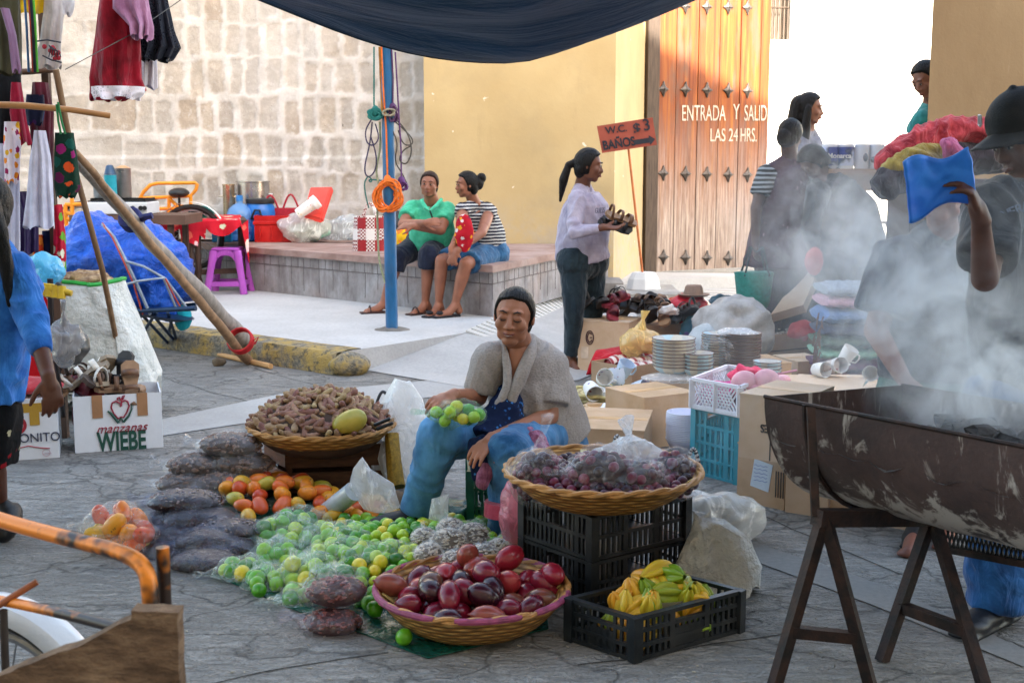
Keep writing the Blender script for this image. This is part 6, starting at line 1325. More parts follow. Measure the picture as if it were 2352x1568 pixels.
stack('in the wide right stack of plates wrapped in plastic', 1702, 865, 7.3, 13, .115, .0155, M('8a8480', .5, .2, 9), brn, z=.205, bowl=.03, name='plate', one='plate')
blob('plastic_sheet', V((W(1655, 840, 7.3).x, 7.28, .30)), (.115, .09, .11), film((.85, .83, .83), .5, .15, 16, 'wrap2'), .02, 12, label='torn clear wrapping round the left stack of plates', cat='wrapping')
blob('plastic_sheet', V((W(1690, 800, 7.3).x, 7.3, .42)), (.12, .07, .025), film((.88, .9, .93), 1.0, .15, 16, 'wrap3'), .02, 12, label='white plastic scrap lying over the right stack of plates', cat='wrapping')
# cartons behind
cart('flat closed carton with a dark star of tape in the middle', (1614, 812), (1722, 800), .0, .20, .40, 2, strap=.5)
rt, A_, B_, e, n, c = cart('open carton tied with string and full of wrapped cutlery', (1686, 855), (1876, 838), .0, .24, .36, 1, open_=True, strap=.55)
m = MB(); 
for k in range(46): m.ell(c+e*q5.uniform(-.22, .22)+n*q5.uniform(-.13, .13)+V((0, 0, .235+q5.uniform(-.01, .012))), (.035, .010, .008), Matrix.Rotation(q5.uniform(-.6, 1.0), 3, 'Z'), nu=8, nv=5)
m.build('wrapped_goods', M('5e5650', .4, .5, 60, .8, 90, col2='c0b8b0'), rt, kind='stuff')
cart('carton with a string round it carrying a white plastic bowl', (1760, 785), (1888, 780), 0, .19, .36, 1, strap=.55)
stack('set alone on the string-tied carton at the back', 1803, 722, 9.15, 1, .085, .01, M('c8ccd4', .3, .05), wht, z=.195, bowl=.055, one='white plastic bowl')
m = MB(); a, b_, c_, d_ = W(1770, 722, 8.7), W(1845, 700, 8.6), W(1882, 612, 8.75), W(1838, 628, 8.85); m.poly([a, b_, c_, d_], .07, V((.3, .3, -.6)).normalized()); m.build('cardboard_box', CBm[2], smooth=False, label='long carton leaning upright on its corner below the red pouch', cat='box')
# folded shawls
x0, x1 = W(1888, 800, 7.3).x, W(2040, 800, 7.3).x; cols = [('8a5a78', 'b890a8'), ('5a3a58', '7a5a70'), ('5a8a78', '88b8a0'), ('3a4a40', '607a68'), ('2a3048', '46506a'), ('4a6a9a', '6a8ab8'), ('9a6a88', 'c8a0b0'), ('5a6a80', '8a98a8')]
labs = ['violet pink', 'plum', 'mint green', 'dark moss', 'navy', 'denim blue', 'rose', 'slate grey']
MB().box(((x0+x1)/2+.1, 7.55, 0), (.62, .5, .10), z0=True, bev=.01).build('cardboard_box', CBm[1], smooth=False, label='low carton hidden under the stack of folded shawls', cat='box')
z = .10
for i, (c1, c2) in enumerate(cols):
    h = .077 if i not in (5,) else .105; m = MB(); W0 = (x1-x0)*(1.0-.02*i); dx = q5.uniform(-.012, .012)
    t = NT('woven_shawl'); wvn = t.noise(60, 3, .6, t.coord((1, 1, 3))); cc = t.ramp(wvn, [(.35, srgb(c1)), (.6, srgb(c2))]); mt = t.fin(cc, .9, t.bump(wvn, .9, .008, t.bump(t.noise(14, 3), .6, .02)), 0, .2)
    cx = (x0+x1)/2+dx; seg = 40; rg = []
    for k in range(seg+1):
        u = k/seg*2-1; w_ = (1-abs(u)**6)**.5 if abs(u) < 1 else .02; rg.append((V((cx+u*W0/2, 7.5, z+h/2+.004*math.sin(k*.9+i))), max(.004, h/2*max(.55, w_)*1.1), .2, V((0, 0, 1)), V((0, 1, 0))))
    m.loft(rg, 18); m.displace(.006, 22); m.build('folded_shawl', mt, label=labs[i]+' folded woven shawl in the tall stack'+(', the lowest' if i == 0 else ', the topmost' if i == 7 else ''), cat='shawl', group='folded shawls in the tall stack'); z += h*.93
m = MB()
for k in range(34): p = V((x0-.005+q5.uniform(-.01, .01), 7.36+q5.uniform(-.06, .08), .15+.38*q5.random())); m.tube([p, p+V((-.012, -.01, -.03)), p+V((-.008+q5.uniform(-.01, .01), -.012, -.075))], .004, 5)
m.build('fringe', M('6a4a38', .9, .4, 30, rand=0), kind='stuff', label='knotted fringes hanging down the left side of the shawl stack', cat='fringe')
# top carton with flap, cups, plate
rt, A_, B_, e, n, c = cart('carton with an open slanting flap under the plate and tipped cups', (1800, 1010), (2040, 1010), .0, .27, .40, 2)
m = MB(); a, b_ = W(1782, 902, 5.75), W(1972, 906, 5.75); c_, d_ = W(1990, 868, 6.05), W(1835, 858, 6.1); m.poly([a, b_, c_, d_], .006); m.build('flap', CBm[2], rt, smooth=False)
wc_ = M('d8d6d4', .3, .05); fc = flowers('c8b8b0', ['a04040', 'c8b8b0', '607a50', 'c8b8b0'], 30, .3)
for px, py, r_, mt, lab in ((1870, 842, (1.45, 0, .5), wc_, 'white cup tipped with its mouth to the viewer, leftmost by the plate'), (1893, 838, (1.4, 0, 1.1), fc, 'flowered cup lying behind the leftmost white one'), (1915, 832, (1.4, 0, .2), wc_, 'white cup lying between the flowered cup and the plate'), (2000, 848, (1.5, 0, -.3), wc_, 'white cup tipped forward right of the plate'), (1935, 824, (.3, .5, 0), wc_, 'white cup standing askew behind the plate')):
    cup(mt, lab, W(px, py+6, 6.1), r_, .92, 'cups around the painted plate')
stack('with a pale blue ring on the flapped carton', 1943, 868, 6.1, 1, .105, .01, M('aab8b4', .25, .1), M('5a90b0', .4), z=.30, bowl=.045, name='plate', one='deep painted plate')
# wooden box with paper
wcrate(G(1338, 978), G(1424, 1010), G(1514, 1003), .12, M('b89a74', .7, .15, 8, .3, 60, col2='c8ac88'), 'pale wooden fruit box numbered 3 holding crumpled white wrappings', slats=2)
text('3', 'painted_number', lerp(G(1424, 1010), G(1514, 1003), .87)+V((0, -.008, .092)), V((1, .05, 0)), ZU, .06, M('4a4038', .8), bpy.data.objects[[o.name for o in bpy.data.objects if o.get('label', '').startswith('pale wooden fruit')][0]])
for px, py, lab in ((1405, 950, 'left'), (1440, 955, 'middle'), (1475, 950, 'right')): blob('crumpled_wrapping', W(px, py, 6.55), (.07, .05, .04), M('c4c6d0', .4, .3, 16, .9, 30, col2='e0e2ea'), .03, 18, label=f'crumpled white wrapping in the numbered box, the {lab} one', cat='wrapping')
m = MB(); m.poly([W(1436, 938, 6.8), W(1512, 960, 6.5), W(1505, 968, 6.45), W(1430, 945, 6.75)], .01); m.build('card', M('dcdce0', .5), smooth=False, label='white slanting card propped across the numbered box', cat='card')
# cartons by the seller
cart('large brown carton with worn edges close behind the seated seller', (1306, 1080), (1478, 1088), 0, .20, .50, 0, strap=None)
# lattice crate + blue crate
BLU = M('1f8a9e', .4, .25, 8, .2, 60, dirt=.18)
f2, l2, r2 = G(1693, 1112), G(1594, 1086), G(1770, 1070)
pcrate(l2, f2, r2, .31, BLU, 'tall turquoise plastic crate standing under the white lattice crate', rails=5, sp=.03)
m = MB(); WLM = M('d2d2da', .4, .06); L_, F_, R_ = W(1577, 968, f2.y+.62), W(1693, 985, f2.y), W(1790, 950, f2.y+.2)
L_, F_, R_ = V((l2.x-.02, l2.y-.02, 0)), V((f2.x-.005, f2.y-.03, 0)), V((r2.x, r2.y, 0)); B_ = L_+R_-F_; z0 = .315; h = .13; th = empty('plastic_crate', (L_+R_)/2+V((0, 0, z0)), 'white lattice plastic crate of pink lingerie on the turquoise crate', 'crate')
for a, b in ((L_, F_), (F_, R_), (R_, B_), (B_, L_)):
    m = MB(); up = V((0, 0, 1)); a = a+up*z0; b = b+up*z0; nn = 14; m.bar(a+up*.008, b+up*.008, .014, .018); m.bar(a+up*h, b+up*h, .016, .016); m.bar(a, a+up*h, .026, .026); m.bar(lerp(a, b, .5), lerp(a, b, .5)+up*h, .02, .02)
    for i in range(-4, nn): 
        for s_ in (0, 4):
            t0, t1 = (i+s_)/nn, (i+4-s_)/nn; y0, y1 = .01, h-.01
            if t0 < 0 or t1 < 0 or t0 > 1 or t1 > 1: continue
            m.bar(lerp(a, b, t0)+up*y0, lerp(a, b, t1)+up*y1, .006)
    m.build('side_panel', WLM, th, smooth=False)
m = MB(); m.poly([p+V((0, 0, z0)) for p in (L_, F_, R_, B_)], .006); m.build('crate_floor', WLM, th, smooth=False)
for px, py, Y, r, col, lab in ((1660, 905, 5.6, (.10, .07, .05), 'c01c7a', 'magenta underwear heaped at the back of the lattice crate'), (1645, 918, 5.75, (.07, .05, .045), 'c8202c', 'bright red lace underwear at the left of the lattice crate'), (1740, 915, 5.5, (.12, .07, .05), '5a1428', 'maroon lace garment spread at the front of the pink pile'), (1765, 905, 5.55, (.05, .04, .03), '7a80c8', 'lavender garment peeping out right of the maroon lace'), (1718, 865, 5.7, (.07, .05, .05), 'e02c5c', 'hot pink brassiere cup highest in the pile')):
    blob('underwear', W(px, py, Y), r, cloth(col), .03, 14, label=lab, cat='lingerie')
th = empty('brassiere', W(1737, 890, 5.5), 'pale pink brassiere with two moulded cups on top of the pile', 'brassiere')
for px, py in ((1710, 880), (1760, 876)): MB().ell(W(px, py, 5.48), (.062, .045, .058), nu=20, nv=14).build('cup', cloth('e0a0ac', 'ecb8c0', .2), th)
MB().tube([W(1685, 902, 5.46), W(1735, 888, 5.44), W(1790, 900, 5.46)], .008, 8).tube([W(1760, 862, 5.5), W(1790, 858, 5.5), W(1830, 850, 5.5)], .005, 6).build('strap', M('d890a0', .7), th)
# lettered cartons near the grill
rt, A_, B_, e, n, c = cart('carton with upside-down printed letters stacked beside the grill', (1696, 1048), (1830, 1068), .26, .255, .36, 2)
pr = M('3c3430', .8)
text('GREATWARES', 'printed_letters', A_+e*.21+V((0, 0, .13))-n*.003, -e, V((0, 0, -1)), .045, pr, rt, bold=.02, sx=.82)
MB().tube([A_+e*.135-n*.003+V((0, 0, .002)), A_+e*.137-n*.003+V((0, 0, .253))], .0025, 5).build('string', M('2c2420', .8), rt)
m = MB(); rt, A_, B_, e, n, c = carton('cardboard_box', G(1692, 1148), G(1800, 1172), .36, .25, CBm[0], 'crumpled tan carton with barcode bars and a handwritten label low by the grill', open_=False)
MB().box(A_+e*.12+V((0, 0, .13))-n*.002, (.09, .002, .12), Matrix.Rotation(math.atan2(e.y, e.x), 3, 'Z')@Matrix.Rotation(.15, 3, 'Y')).build('paper_label', M('c8d4e0', .6, .06), rt, smooth=False)
m = MB(); [m.bar(A_+e*(.19+.012*k)+V((0, 0, .05))-n*.002, A_+e*(.19+.012*k)+V((0, 0, .16))-n*.002, .004) for k in range(4)]; m.build('printed_bars', pr, rt, smooth=False)
m = MB(); [m.tube([A_+e*(.085+.008*j)+V((0, 0, .17-.016*k+.003*math.sin(j*2+k)))-n*.004 for j in range(9)], .0012, 4) for k in range(5)]; m.build('handwriting', M('5a78b0', .7), rt)
for i, (a, b, h, lab) in enumerate((((1802, 1175), (1900, 1190), .26, 'first plain carton behind the grill legs'), ((1905, 1186), (2004, 1200), .25, 'second carton strapped with cord under the grill'), ((2008, 1203), (2105, 1222), .24, 'last carton of the row behind the grill by the bare foot'))): cart(lab, a, b, 0, h, .36, [2, 0, 2][i])
# white sacks right of the plum basket
ws = film((.80, .78, .74), 1.15, .25, 9, 'sackw')
blob('plastic_sack', G(1650, 1212, .09)+V((0, .1, 0)), (.17, .13, .11), ws, .04, 7, flat=.004, nu=60, nv=36, label='dusty translucent plastic sack lying behind the plum basket', cat='sack')
blob('rubbish', G(1640, 1212, .08)+V((0, .12, 0)), (.13, .09, .08), M('6a665e', .8, .4, 9), .03, 9, flat=.006, label='grey rubbish inside the dusty translucent sack', cat='rubbish')
m = MB(); c = G(1650, 1365); m.loft([(c, .13, .09), (c+V((0, .0, .07)), .14, .10), (c+V((-.01, .03, .15)), .125, .09), (c+V((-.035, .04, .21)), .075, .06), (c+V((-.05, .05, .25)), .03, .03), (c+V((-.055, .05, .285)), .035, .02)], 40); m.displace(.045, 8); m.displace(.014, 24)
m.build('sack', M('a8a6a2', .75, .1, 6, 1.0, 12, col2='c4c2be', dist=.05), label='white cloth sack tied at the neck beside the black crates', cat='sack')
# WC sign
sb = W(1478, 662, 12.2); sb.z = .182; th = empty('direction_sign', sb, 'leaning orange card sign on a thin stick set in a white block', 'sign')
m = MB(); m.loft([(sb, .17, .14), (sb+V((0, 0, .10)), .15, .12), (sb+V((0, 0, .165)), .11, .09)], 8); m.build('base_block', M('cfcdca', .7, .1, 4), th, smooth=False)
Ys = sb.y; st = W(1476, 625, Ys); s2 = W(1444, 345, Ys); MB().tube([st+V((0, 0, -.02)), s2, W(1440, 300, Ys)], .012, 8).build('stick', M('b0602c', .6), th)
a, b_, c_, d_ = W(1371, 290, Ys-.03), W(1383, 352, Ys-.03), W(1509, 333, Ys-.03), W(1499, 270, Ys-.03)
ux = (c_-b_).normalized(); uy = (a-b_).normalized(); nn_ = ux.cross(uy).normalized(); m = MB(); m.poly([b_, c_, d_, a], .012, -nn_); m.build('sign_board', M('8c4030', .75, .12, 8, .2, 60), th, smooth=False)
ink = M('1a1c28', .7)
def so_(u, v): return b_+(c_-b_)*u+(a-b_)*v+nn_*.006
hb = (a-b_).length
text('W.C.', 'painted_words', so_(.33, .77), ux, uy, hb*.36, ink, th, bold=.02, sx=1.0); text('$', 'painted_words', so_(.70, .68), ux, uy, hb*.55, ink, th, bold=.02); text('3', 'painted_words', so_(.88, .76), ux, uy, hb*.6, ink, th, bold=.01); text('BAÑOS', 'painted_words', so_(.33, .25), ux, uy, hb*.46, ink, th, bold=.03, sx=.80)
m = MB(); m.poly([so_(.61, .30), so_(.61, .12), so_(.88, .12), so_(.88, .02), so_(.985, .22), so_(.88, .40), so_(.88, .30)][::-1], .003, -nn_); m.build('painted_arrow', ink, th, smooth=False)
# counter table with paper rolls
TYc = 8.35; x0, x1 = W(1885, 420, TYc).x, W(2200, 420, TYc).x; zt_ = W(1980, 388, TYc).z; cw = M('8a6a52', .75, .2, 4, .3, 50, stretch=(1, 4, 4))
th = empty('table', ((x0+x1)/2, TYc+.25, .34), 'rough brown wooden counter carrying the packs of paper rolls', 'table')
MB().box(((x0+x1)/2, TYc+.25, zt_-.04), (x1-x0, .5, .04), z0=True).build('tabletop', cw, th, smooth=False); MB().box(((x0+x1)/2, TYc+.05, zt_-.145), (x1-x0-.06, .03, .105), z0=True).build('apron_board', cw, th, smooth=False)
for x in (x0+.13, x1-.25): MB().box((x, TYc+.1, .34), (.055, .055, zt_-.39), z0=True).build('leg', cw, th, smooth=False)
def rolls(px0, px1, lab, wr):
    a = W(px0, 380, TYc+.12).x; b = W(px1, 380, TYc+.12).x; th = empty('paper_rolls', ((a+b)/2, TYc+.12, zt_), lab, 'paper rolls'); nr_ = 2; r_ = (b-a)/4; h_ = .165
    for k in range(nr_): MB().lathe([(.02, 0), (r_*.97, 0), (r_, .006), (r_, h_-.006), (r_*.97, h_), (.02, h_)], (a+r_*(2*k+1), TYc+.12, zt_), 28).build('roll', M('cfcfda', .6, .05), th)
    if wr == 1:
        t = NT('wrapper'); n_ = t.noise(9, 3, .5); t = t.fin(t.ramp(n_, [(.42, srgb('2a3c94')), (.5, srgb('1c2a58')), (.62, srgb('b8c0e0'))]), .3, None, 0, .5)
        f = MB(); vs = []
        for i in range(13):
            an = R(-165+150*i/12) if 1 else 0; vs += [V((a+r_+(r_+.003)*math.cos(an), TYc+.12+(r_+.003)*math.sin(an), zt_+z_)) for z_ in (.02, h_-.02)]
        f.add(vs, [(2*i, 2*i+2, 2*i+3, 2*i+1) for i in range(12)]); f.build('wrapper', t, th); vs = [v+V((2*r_, 0, 0)) for v in vs]; f = MB(); f.add(vs, [(2*i, 2*i+2, 2*i+3, 2*i+1) for i in range(12)]); f.build('wrapper', t, th)
        text('Monarca', 'printed_name', V((a+2*r_*.95, TYc+.12-r_-.012, zt_+.085)), V((1, 0, 0)), ZU, .045, M('e8e8f0', .5), th, bold=.02)
    else:
        m = MB(); m.ell(V((a+r_*1.2, TYc+.12-r_*.9, zt_+.075)), (r_*.35, .012, .03)); m.ell(V((a+r_*2.5, TYc+.12-r_*.85, zt_+.06)), (r_*.6, .014, .022)); m.build('printed_patch', M('6a6a74', .5, .4, 20), th)
rolls(1887, 1960, 'pack of two paper rolls in a blue printed wrapper at the left', 1); rolls(1962, 2030, 'pack of two pale paper rolls in the middle of the counter', 2); rolls(2036, 2100, 'pale paper rolls at the right end of the counter near the pillar', 2)
m = MB(); p = W(2060, 515, 9.3); th = empty('folding_stool', (p.x, 9.3, .34), 'brown folding stool standing behind the counter', 'stool')
zt2 = p.z; MB().box((p.x+.03, 9.3, zt2), (.24, .2, .02), z0=True).build('seat', cw, th, smooth=False)
for y in (9.22, 9.38):
    m = MB(); m.bar((p.x-.05, y, zt2), (p.x+.12, y, .345), .02, .02); m.bar((p.x+.12, y+.022, zt2), (p.x-.05, y+.022, .345), .02, .02); m.build('leg', cw, th, smooth=False)


# more goods spread between the crockery and the door
cart('small brown carton at the left foot of the cup basket', (1318, 985), (1400, 992), 0, .10, .25, 1)
cart('flat brown carton lying in front of the pale wooden fruit box', (1345, 1030), (1430, 1040), 0, .06, .25, 2)
cart('narrow brown carton behind the white lattice crate', (1640, 960), (1700, 955), 0, .24, .25, 1)
cart('brown carton between the plates and the flapped carton', (1712, 930), (1815, 925), 0, .24, .34, 0, strap=.5)
cart('pale carton behind the flapped carton', (1830, 905), (1905, 900), 0, .20, .3, 2)
cart('low carton at the back beside the teal bag', (1640, 770), (1700, 768), 0, .16, .3, 0)
for px, py, Y, r, col, lab in ((1540, 830, 7.9, (.10, .07, .05), 'b8242c', 'red knitted cloth bunched beyond the striped cups'), (1612, 850, 7.5, (.07, .06, .05), 'c8c4c8', 'crumpled white paper wedged beside the plates'), (1500, 915, 6.8, (.05, .05, .05), 'c04068', 'pink cloth tuck between the cup basket and bowls'), (1770, 880, 6.0, (.08, .05, .035), 'd8a0a8', 'pale pink cloth spilling toward the flapped carton'), (1842, 760, 8.4, (.08, .06, .05), 'a82030', 'small red cloth on the string-tied carton'), (1735, 760, 8.9, (.14, .1, .08), '8a8a86', 'grey crumpled sheet behind the big sack'), (1660, 700, 9.2, (.1, .08, .06), '2c4a58', 'dark teal cloth heap behind the crimson bundle')):
    blob('cloth', W(px, py, Y), r, cloth(col), .03, 13, label=lab, cat='cloth')
for px, py, Y, n_, r, lab in ((1760, 935, 6.4, 6, .075, 'in the small stack before the tied carton'), (1580, 905, 6.9, 4, .07, 'in the tiny stack behind the brown rimmed bowls')): stack(lab, px, py, Y, n_, r, .018, bw, brn, z=.26, bowl=.045, one='small bowl')
def foldpost(amp, sc=9, st=.5, up=0):
    def f(me, org):
        nr = [v.normal.copy() for v in me.vertices]
        for v, n in zip(me.vertices, nr):
            p = v.co+org; q = V((p.x*sc, p.y*sc, p.z*sc*st)); a = 1-abs(noise.noise(q+V((nz(p, 4)*2, 0, nz(p, 3)*3))))*3.2; v.co += n*amp*(a*.7+.35*noise.noise(q*2.3))
    return f
def mat3(f, u): f = V(f).normalized(); r = f.cross(V(u)).normalized(); u2 = r.cross(f); return Matrix((r, f, u2)).transposed(), r, f, u2
def headmesh(m, c, f, u, k=1.0, nk=None, fat=1.0):
    Mx, r, f, u = mat3(f, u); E = lambda a, b, d, R_: m.ell(c+(r*a+f*b+u*d)*k, [x*k for x in R_], Mx)
    E(0, -.014, .022, (.073, .090, .088)); E(0, .020, -.032, (.058*fat, .064, .074)); E(0, .052, -.086, (.030*fat, .026, .022))
    for s_ in (-1, 1):
        E(s_*.032*fat, .058, -.022, (.028, .022, .028)); E(s_*.028, .071, .030, (.024, .012, .009)); E(s_*.074, -.004, -.008, (.007, .015, .024)); E(s_*.034*fat, .024, -.068, (.020*fat, .034, .024)); E(s_*.012, .086, -.030, (.009, .010, .008)); E(s_*.029, .0745, .006, (.017, .010, .012))
    m.cap(c+(f*.076+u*.012)*k, c+(f*.095-u*.026)*k, .008*k, .0125*k, 10)
    E(0, .083, -.052, (.020, .011, .006)); E(0, .082, -.063, (.017, .011, .006))
    if nk is not None: m.cap(c+(-f*.018-u*.05)*k, nk, .050*k*fat, .056*k*fat, 18)
def face(root, c, f, u, k=1.0, closed=False, smile=False, lip='7a3a34', brow='1c1210'):
    Mx, r, f, u = mat3(f, u); P = lambda a, b, d: c+(r*a+f*b+u*d)*k; bm = M(brow, .7)
    for s_ in (-1, 1):
        MB().tube([P(s_*.013, .0865, .027), P(s_*.028, .087, .034), P(s_*.046, .074, .028)], [.0022*k, .0032*k, .0012*k], 6).build('eyebrow', bm, root)
        if closed: MB().tube([P(s_*.014, .0845, .001), P(s_*.022, .0860, -.003), P(s_*.031, .0850, -.004), P(s_*.044, .0755, .001)], [.001*k, .0022*k, .0024*k, .001*k], 6).build('eyelash', bm, root)
        else:
            e = MB().ell(P(s_*.029, .0775, .004), (.0115*k, .0078*k, .0042*k), Mx, 14, 8).build('eye', M('857c74', .3, .03), root)
            MB().ell(P(s_*.029, .0835, .004), (.0052*k, .003*k, .0052*k), Mx, 10, 8).build('iris', M('120a08', .15), e)
            MB().tube([P(s_*.016, .0835, .007), P(s_*.029, .0875, .0115), P(s_*.043, .0765, .007)], .0017*k, 6).build('eyelash', bm, root)
    w_ = .024 if smile else .020; dz = .006 if smile else 0
    m = MB(); m.tube([P(-w_, .082, -.0565+dz), P(-.009, .0925, -.0545), P(0, .0940, -.0555), P(.009, .0925, -.0545), P(w_, .082, -.0565+dz)], [.001*k, .0036*k, .0032*k, .0036*k, .001*k], 8)
    m.tube([P(-w_*.9, .082, -.0595+dz), P(0, .0925, -.0635), P(w_*.9, .082, -.0595+dz)], [.001*k, .0045*k, .001*k], 8); mo = m.build('mouth', M(lip, .4, .1), root)
    if smile: MB().tube([P(-.014, .0915, -.0575), P(0, .0955, -.0590), P(.014, .0915, -.0575)], [.0005, .0016*k, .0005], 6).build('teeth', M('d8d0c4', .3), mo)
def hand(m, w, d, n, thumb=1, curl=.5, k=1.0, spread=.0):
    # d: wrist to knuckles, n: out of the back of the hand, thumb: side of the thumb
    d = V(d).normalized(); s_ = d.cross(V(n)).normalized(); n = s_.cross(d); w = V(w); Mx = Matrix((s_, d, n)).transposed()
    m.ell(w+d*.045*k, (.038*k, .052*k, .015*k), Mx, 16, 10); m.cap(w-d*.01*k, w+d*.03*k, .026*k, .024*k, 12); m.ell(w+d*.075*k, (.039*k, .018*k, .012*k), Mx, 14, 8)
    for i, (o, L) in enumerate(((.031, .068), (.0105, .077), (-.0105, .072), (-.031, .056))):
        b = w+d*(.084-.006*abs(i-1.2))*k+s_*o*thumb*k; dd = (d+s_*o*thumb*(2+spread*12)).normalized(); a = curl*(.75+.12*i); p = [b]
        for j, q in enumerate((.42, .32, .26)): dd = (dd*math.cos(a*(.55+.35*j))-n*math.sin(a*(.55+.35*j))).normalized(); p.append(p[-1]+dd*L*q*k)
        m.chain(p, [.0095*k, .0088*k, .0078*k, .0066*k], 10)
    b = w+d*.022*k+s_*.026*thumb*k-n*.004; dd = (d*.75+s_*thumb*.75-n*.25*(1+curl)).normalized(); p1 = b+dd*.036*k; dd = (dd*.8+d*.5-n*.3*curl).normalized(); p2 = p1+dd*.03*k; m.chain([b, p1, p2, p2+dd*.018*k], [.014*k, .0115*k, .0095*k, .007*k], 10)
def foot(m, a, t, k=1.0, g=.0):
    a, t = V(a), V(t); d = (t-a); d.z = 0; d.normalize(); h = V((a.x, a.y, g+.035*k))-d*.035*k
    m.chain([a, h+V((0, 0, .012)), ], [.036*k, .034*k], 14); m.chain([a-V((0, 0, .02)), lerp(h, t, .5)+V((0, 0, .018)), V((t.x, t.y, g+.016*k))], [.038*k, .036*k, .026*k], 14); s_ = V((-d.y, d.x, 0))
    for i in range(5): o = (i-2)*.015*k; m.cap(V((t.x, t.y, g+.014))+s_*o, V((t.x, t.y, g+.011))+s_*o*1.1+d*(.028-.004*abs(i-1.5))*k, .010*k, .008*k, 8)
def shoe(m, a, t, k=1.0, g=0, high=False):
    a, t = V(a), V(t); d = t-a; d.z = 0; l_ = min(d.length, .135*k); d.normalize(); t = V((a.x, a.y, t.z))+d*l_; Mx = Matrix.Rotation(math.atan2(d.y, d.x), 3, 'Z'); c = lerp(V((a.x, a.y, g)), V((t.x, t.y, g)), .5)
    L = (V((t.x, t.y, 0))-V((a.x, a.y, 0))).length
    m.box(c+V((0, 0, .001))+d*.0, (L+.13*k, .085*k, .022), Mx, z0=True, bev=.02); m.ell(V((a.x, a.y, g+.045))-d*.02, (.055*k, .04*k, .045), Mx); m.ell(c+V((0, 0, .042))+d*.01, (L*.5+.04*k, .042*k, .032), Mx); m.ell(V((t.x, t.y, g+.034)), (.06*k, .044*k, .03), Mx)
    if high: m.cap(V((a.x, a.y, g+.05)), V((a.x, a.y, g+.13)), .048*k, .052*k, 16)
def trs(tr, tf, tw, sc_=1.0, dz=0):
    # torso rings -> loft rings with side axis across the shoulders
    out = []; n = len(tr)
    for i, q in enumerate(tr):
        c = W(*q[:3]); dn = (W(*tr[min(i+1, n-1)][:3])-W(*tr[max(i-1, 0)][:3])).normalized(); x = V(tw); x = (x-dn*x.dot(dn)).normalized(); y = dn.cross(x)
        out.append((c, q[3]*sc_, q[4]*sc_, x, y))
    return out
def person(lab, c, f, u, base, torso, tw, neck, sh, arms, legs, sk='7c4c38', k=1.0, vx=.007, fat=1.0, body_torso=.86, fo=None):
    root = empty('person', base, lab, 'person'); c = V(c); m = MB(); headmesh(m, c, f, u, k, V(neck), fat); sm = skin(sk)
    m.loft(trs(torso, None, tw, body_torso), 20)
    for s_ in sh: m.cap(neck, s_, .045*k, .040*k, 12)
    for s_, a in zip(sh, arms):
        r_ = a.get('r', 1.0)*k; m.chain([s_, a['e'], a['w']], [.045*r_, .037*r_, .024*r_]); m.cap(lerp(V(s_), V(a['e']), .2), lerp(V(s_), V(a['e']), .7), .046*r_, .043*r_)
        if 'd' in a: hand(m, a['w'], a['d'], a['n'], a.get('t', 1), a.get('c', .5), k*a.get('hk', 1))
    for L in legs:
        r_ = L.get('r', 1.0)*k; m.chain([L['h'], L['k'], lerp(L['k'], L['a'], .35), L['a']], [.075*r_, .050*r_, .050*r_, .029*r_])
        if L.get('foot', 1): foot(m, L['a'], L['t'], k, L.get('g', 0))
    b = m.build('body', sm, root, remesh=vx, sm=4); return root
def garm(root, name, mat, fn, vx=.008, amp=.006, sc=9, st=.5, sm=3):
    m = MB(); fn(m); return m.build(name, mat, root, remesh=vx, sm=sm, post=foldpost(amp, sc, st))
def hairlump(root, c, f, u, k, col='17110f', extra=None, low=-.02, vx=.007, front=.0, nm='hair', w_=1.0):
    Mx, r, f, u = mat3(f, u); m = MB(); P = lambda a, b, d: V(c)+(r*a+f*b+u*d)*k
    Mi = Mx.transposed(); c0 = V(c)
    def post(me, org):
        for v in me.vertices:
            l = Mi@(v.co+org-c0)/k; a, b, d = l.x, l.y, l.z; lim = .014+max(0, d+.02)*.30-.25*max(0, abs(a)-.05)
            if b > lim and d < .084+.25*(.014-abs(a)) and d > -.12 and abs(a) < .088:
                q = min(1, (b-lim)/.012)*min(1, (.090-d)/.010); v.co -= (v.co+org-c0)*(.30*max(0, q))
            else: v.co += v.normal*.0022*noise.noise(V((a*140, b*30, d*30)))
    m.ell(P(0, -.008, .020), (.0810*k*w_, .0985*k, .0975*k), Mx, 30, 20); m.ell(P(0, -.045, low-.01), (.070*k*w_, .052*k, .066*k), Mx, 20, 12)
    if extra: extra(m, P)
    return m.build(nm, hairm(col), root, remesh=vx*.8, sm=2, post=post)
def cuff(m, a, b, ra, rb): m.cap(a, b, ra, rb, 18, (0, 1))

# ================= the fruit seller =================
Yv = 4.78; hc = W(1181, 726, 4.72); f = V((-.20, -.97, -.06)); u = V((.08, -.06, 1)); nk = W(1192, 800, 4.86)
sL, sR = W(1128, 822, 4.80), W(1262, 838, 4.92)
eL, wL = W(1098, 912, 4.80), W(1040, 907, 4.60); eR, wR = W(1262, 955, 4.84), W(1128, 1008, 4.52)
h1, k1, a1 = W(1190, 985, 4.96), W(1010, 1003, 4.60), W(957, 1168, 4.64); h2, k2, a2 = W(1262, 995, 5.0), W(1168, 1040, 4.50), W(1160, 1212, 4.56)
tor = [(1242, 1015, 5.02, .175, .13), (1238, 965, 5.0, .17, .135), (1222, 900, 4.96, .155, .12), (1200, 845, 4.90, .15, .10), (1192, 812, 4.87, .11, .07)]
tw = (.94, .34, 0)
A = [dict(e=eL, w=wL, d=W(1000, 925, 4.53)-wL, n=(.0, -.5, .85), t=-1, c=.55, r=1.0, hk=.95), dict(e=eR, w=wR, d=W(1092, 1042, 4.44)-wR, n=(-.25, -.6, .75), t=-1, c=.45, r=1.02, hk=.95)]
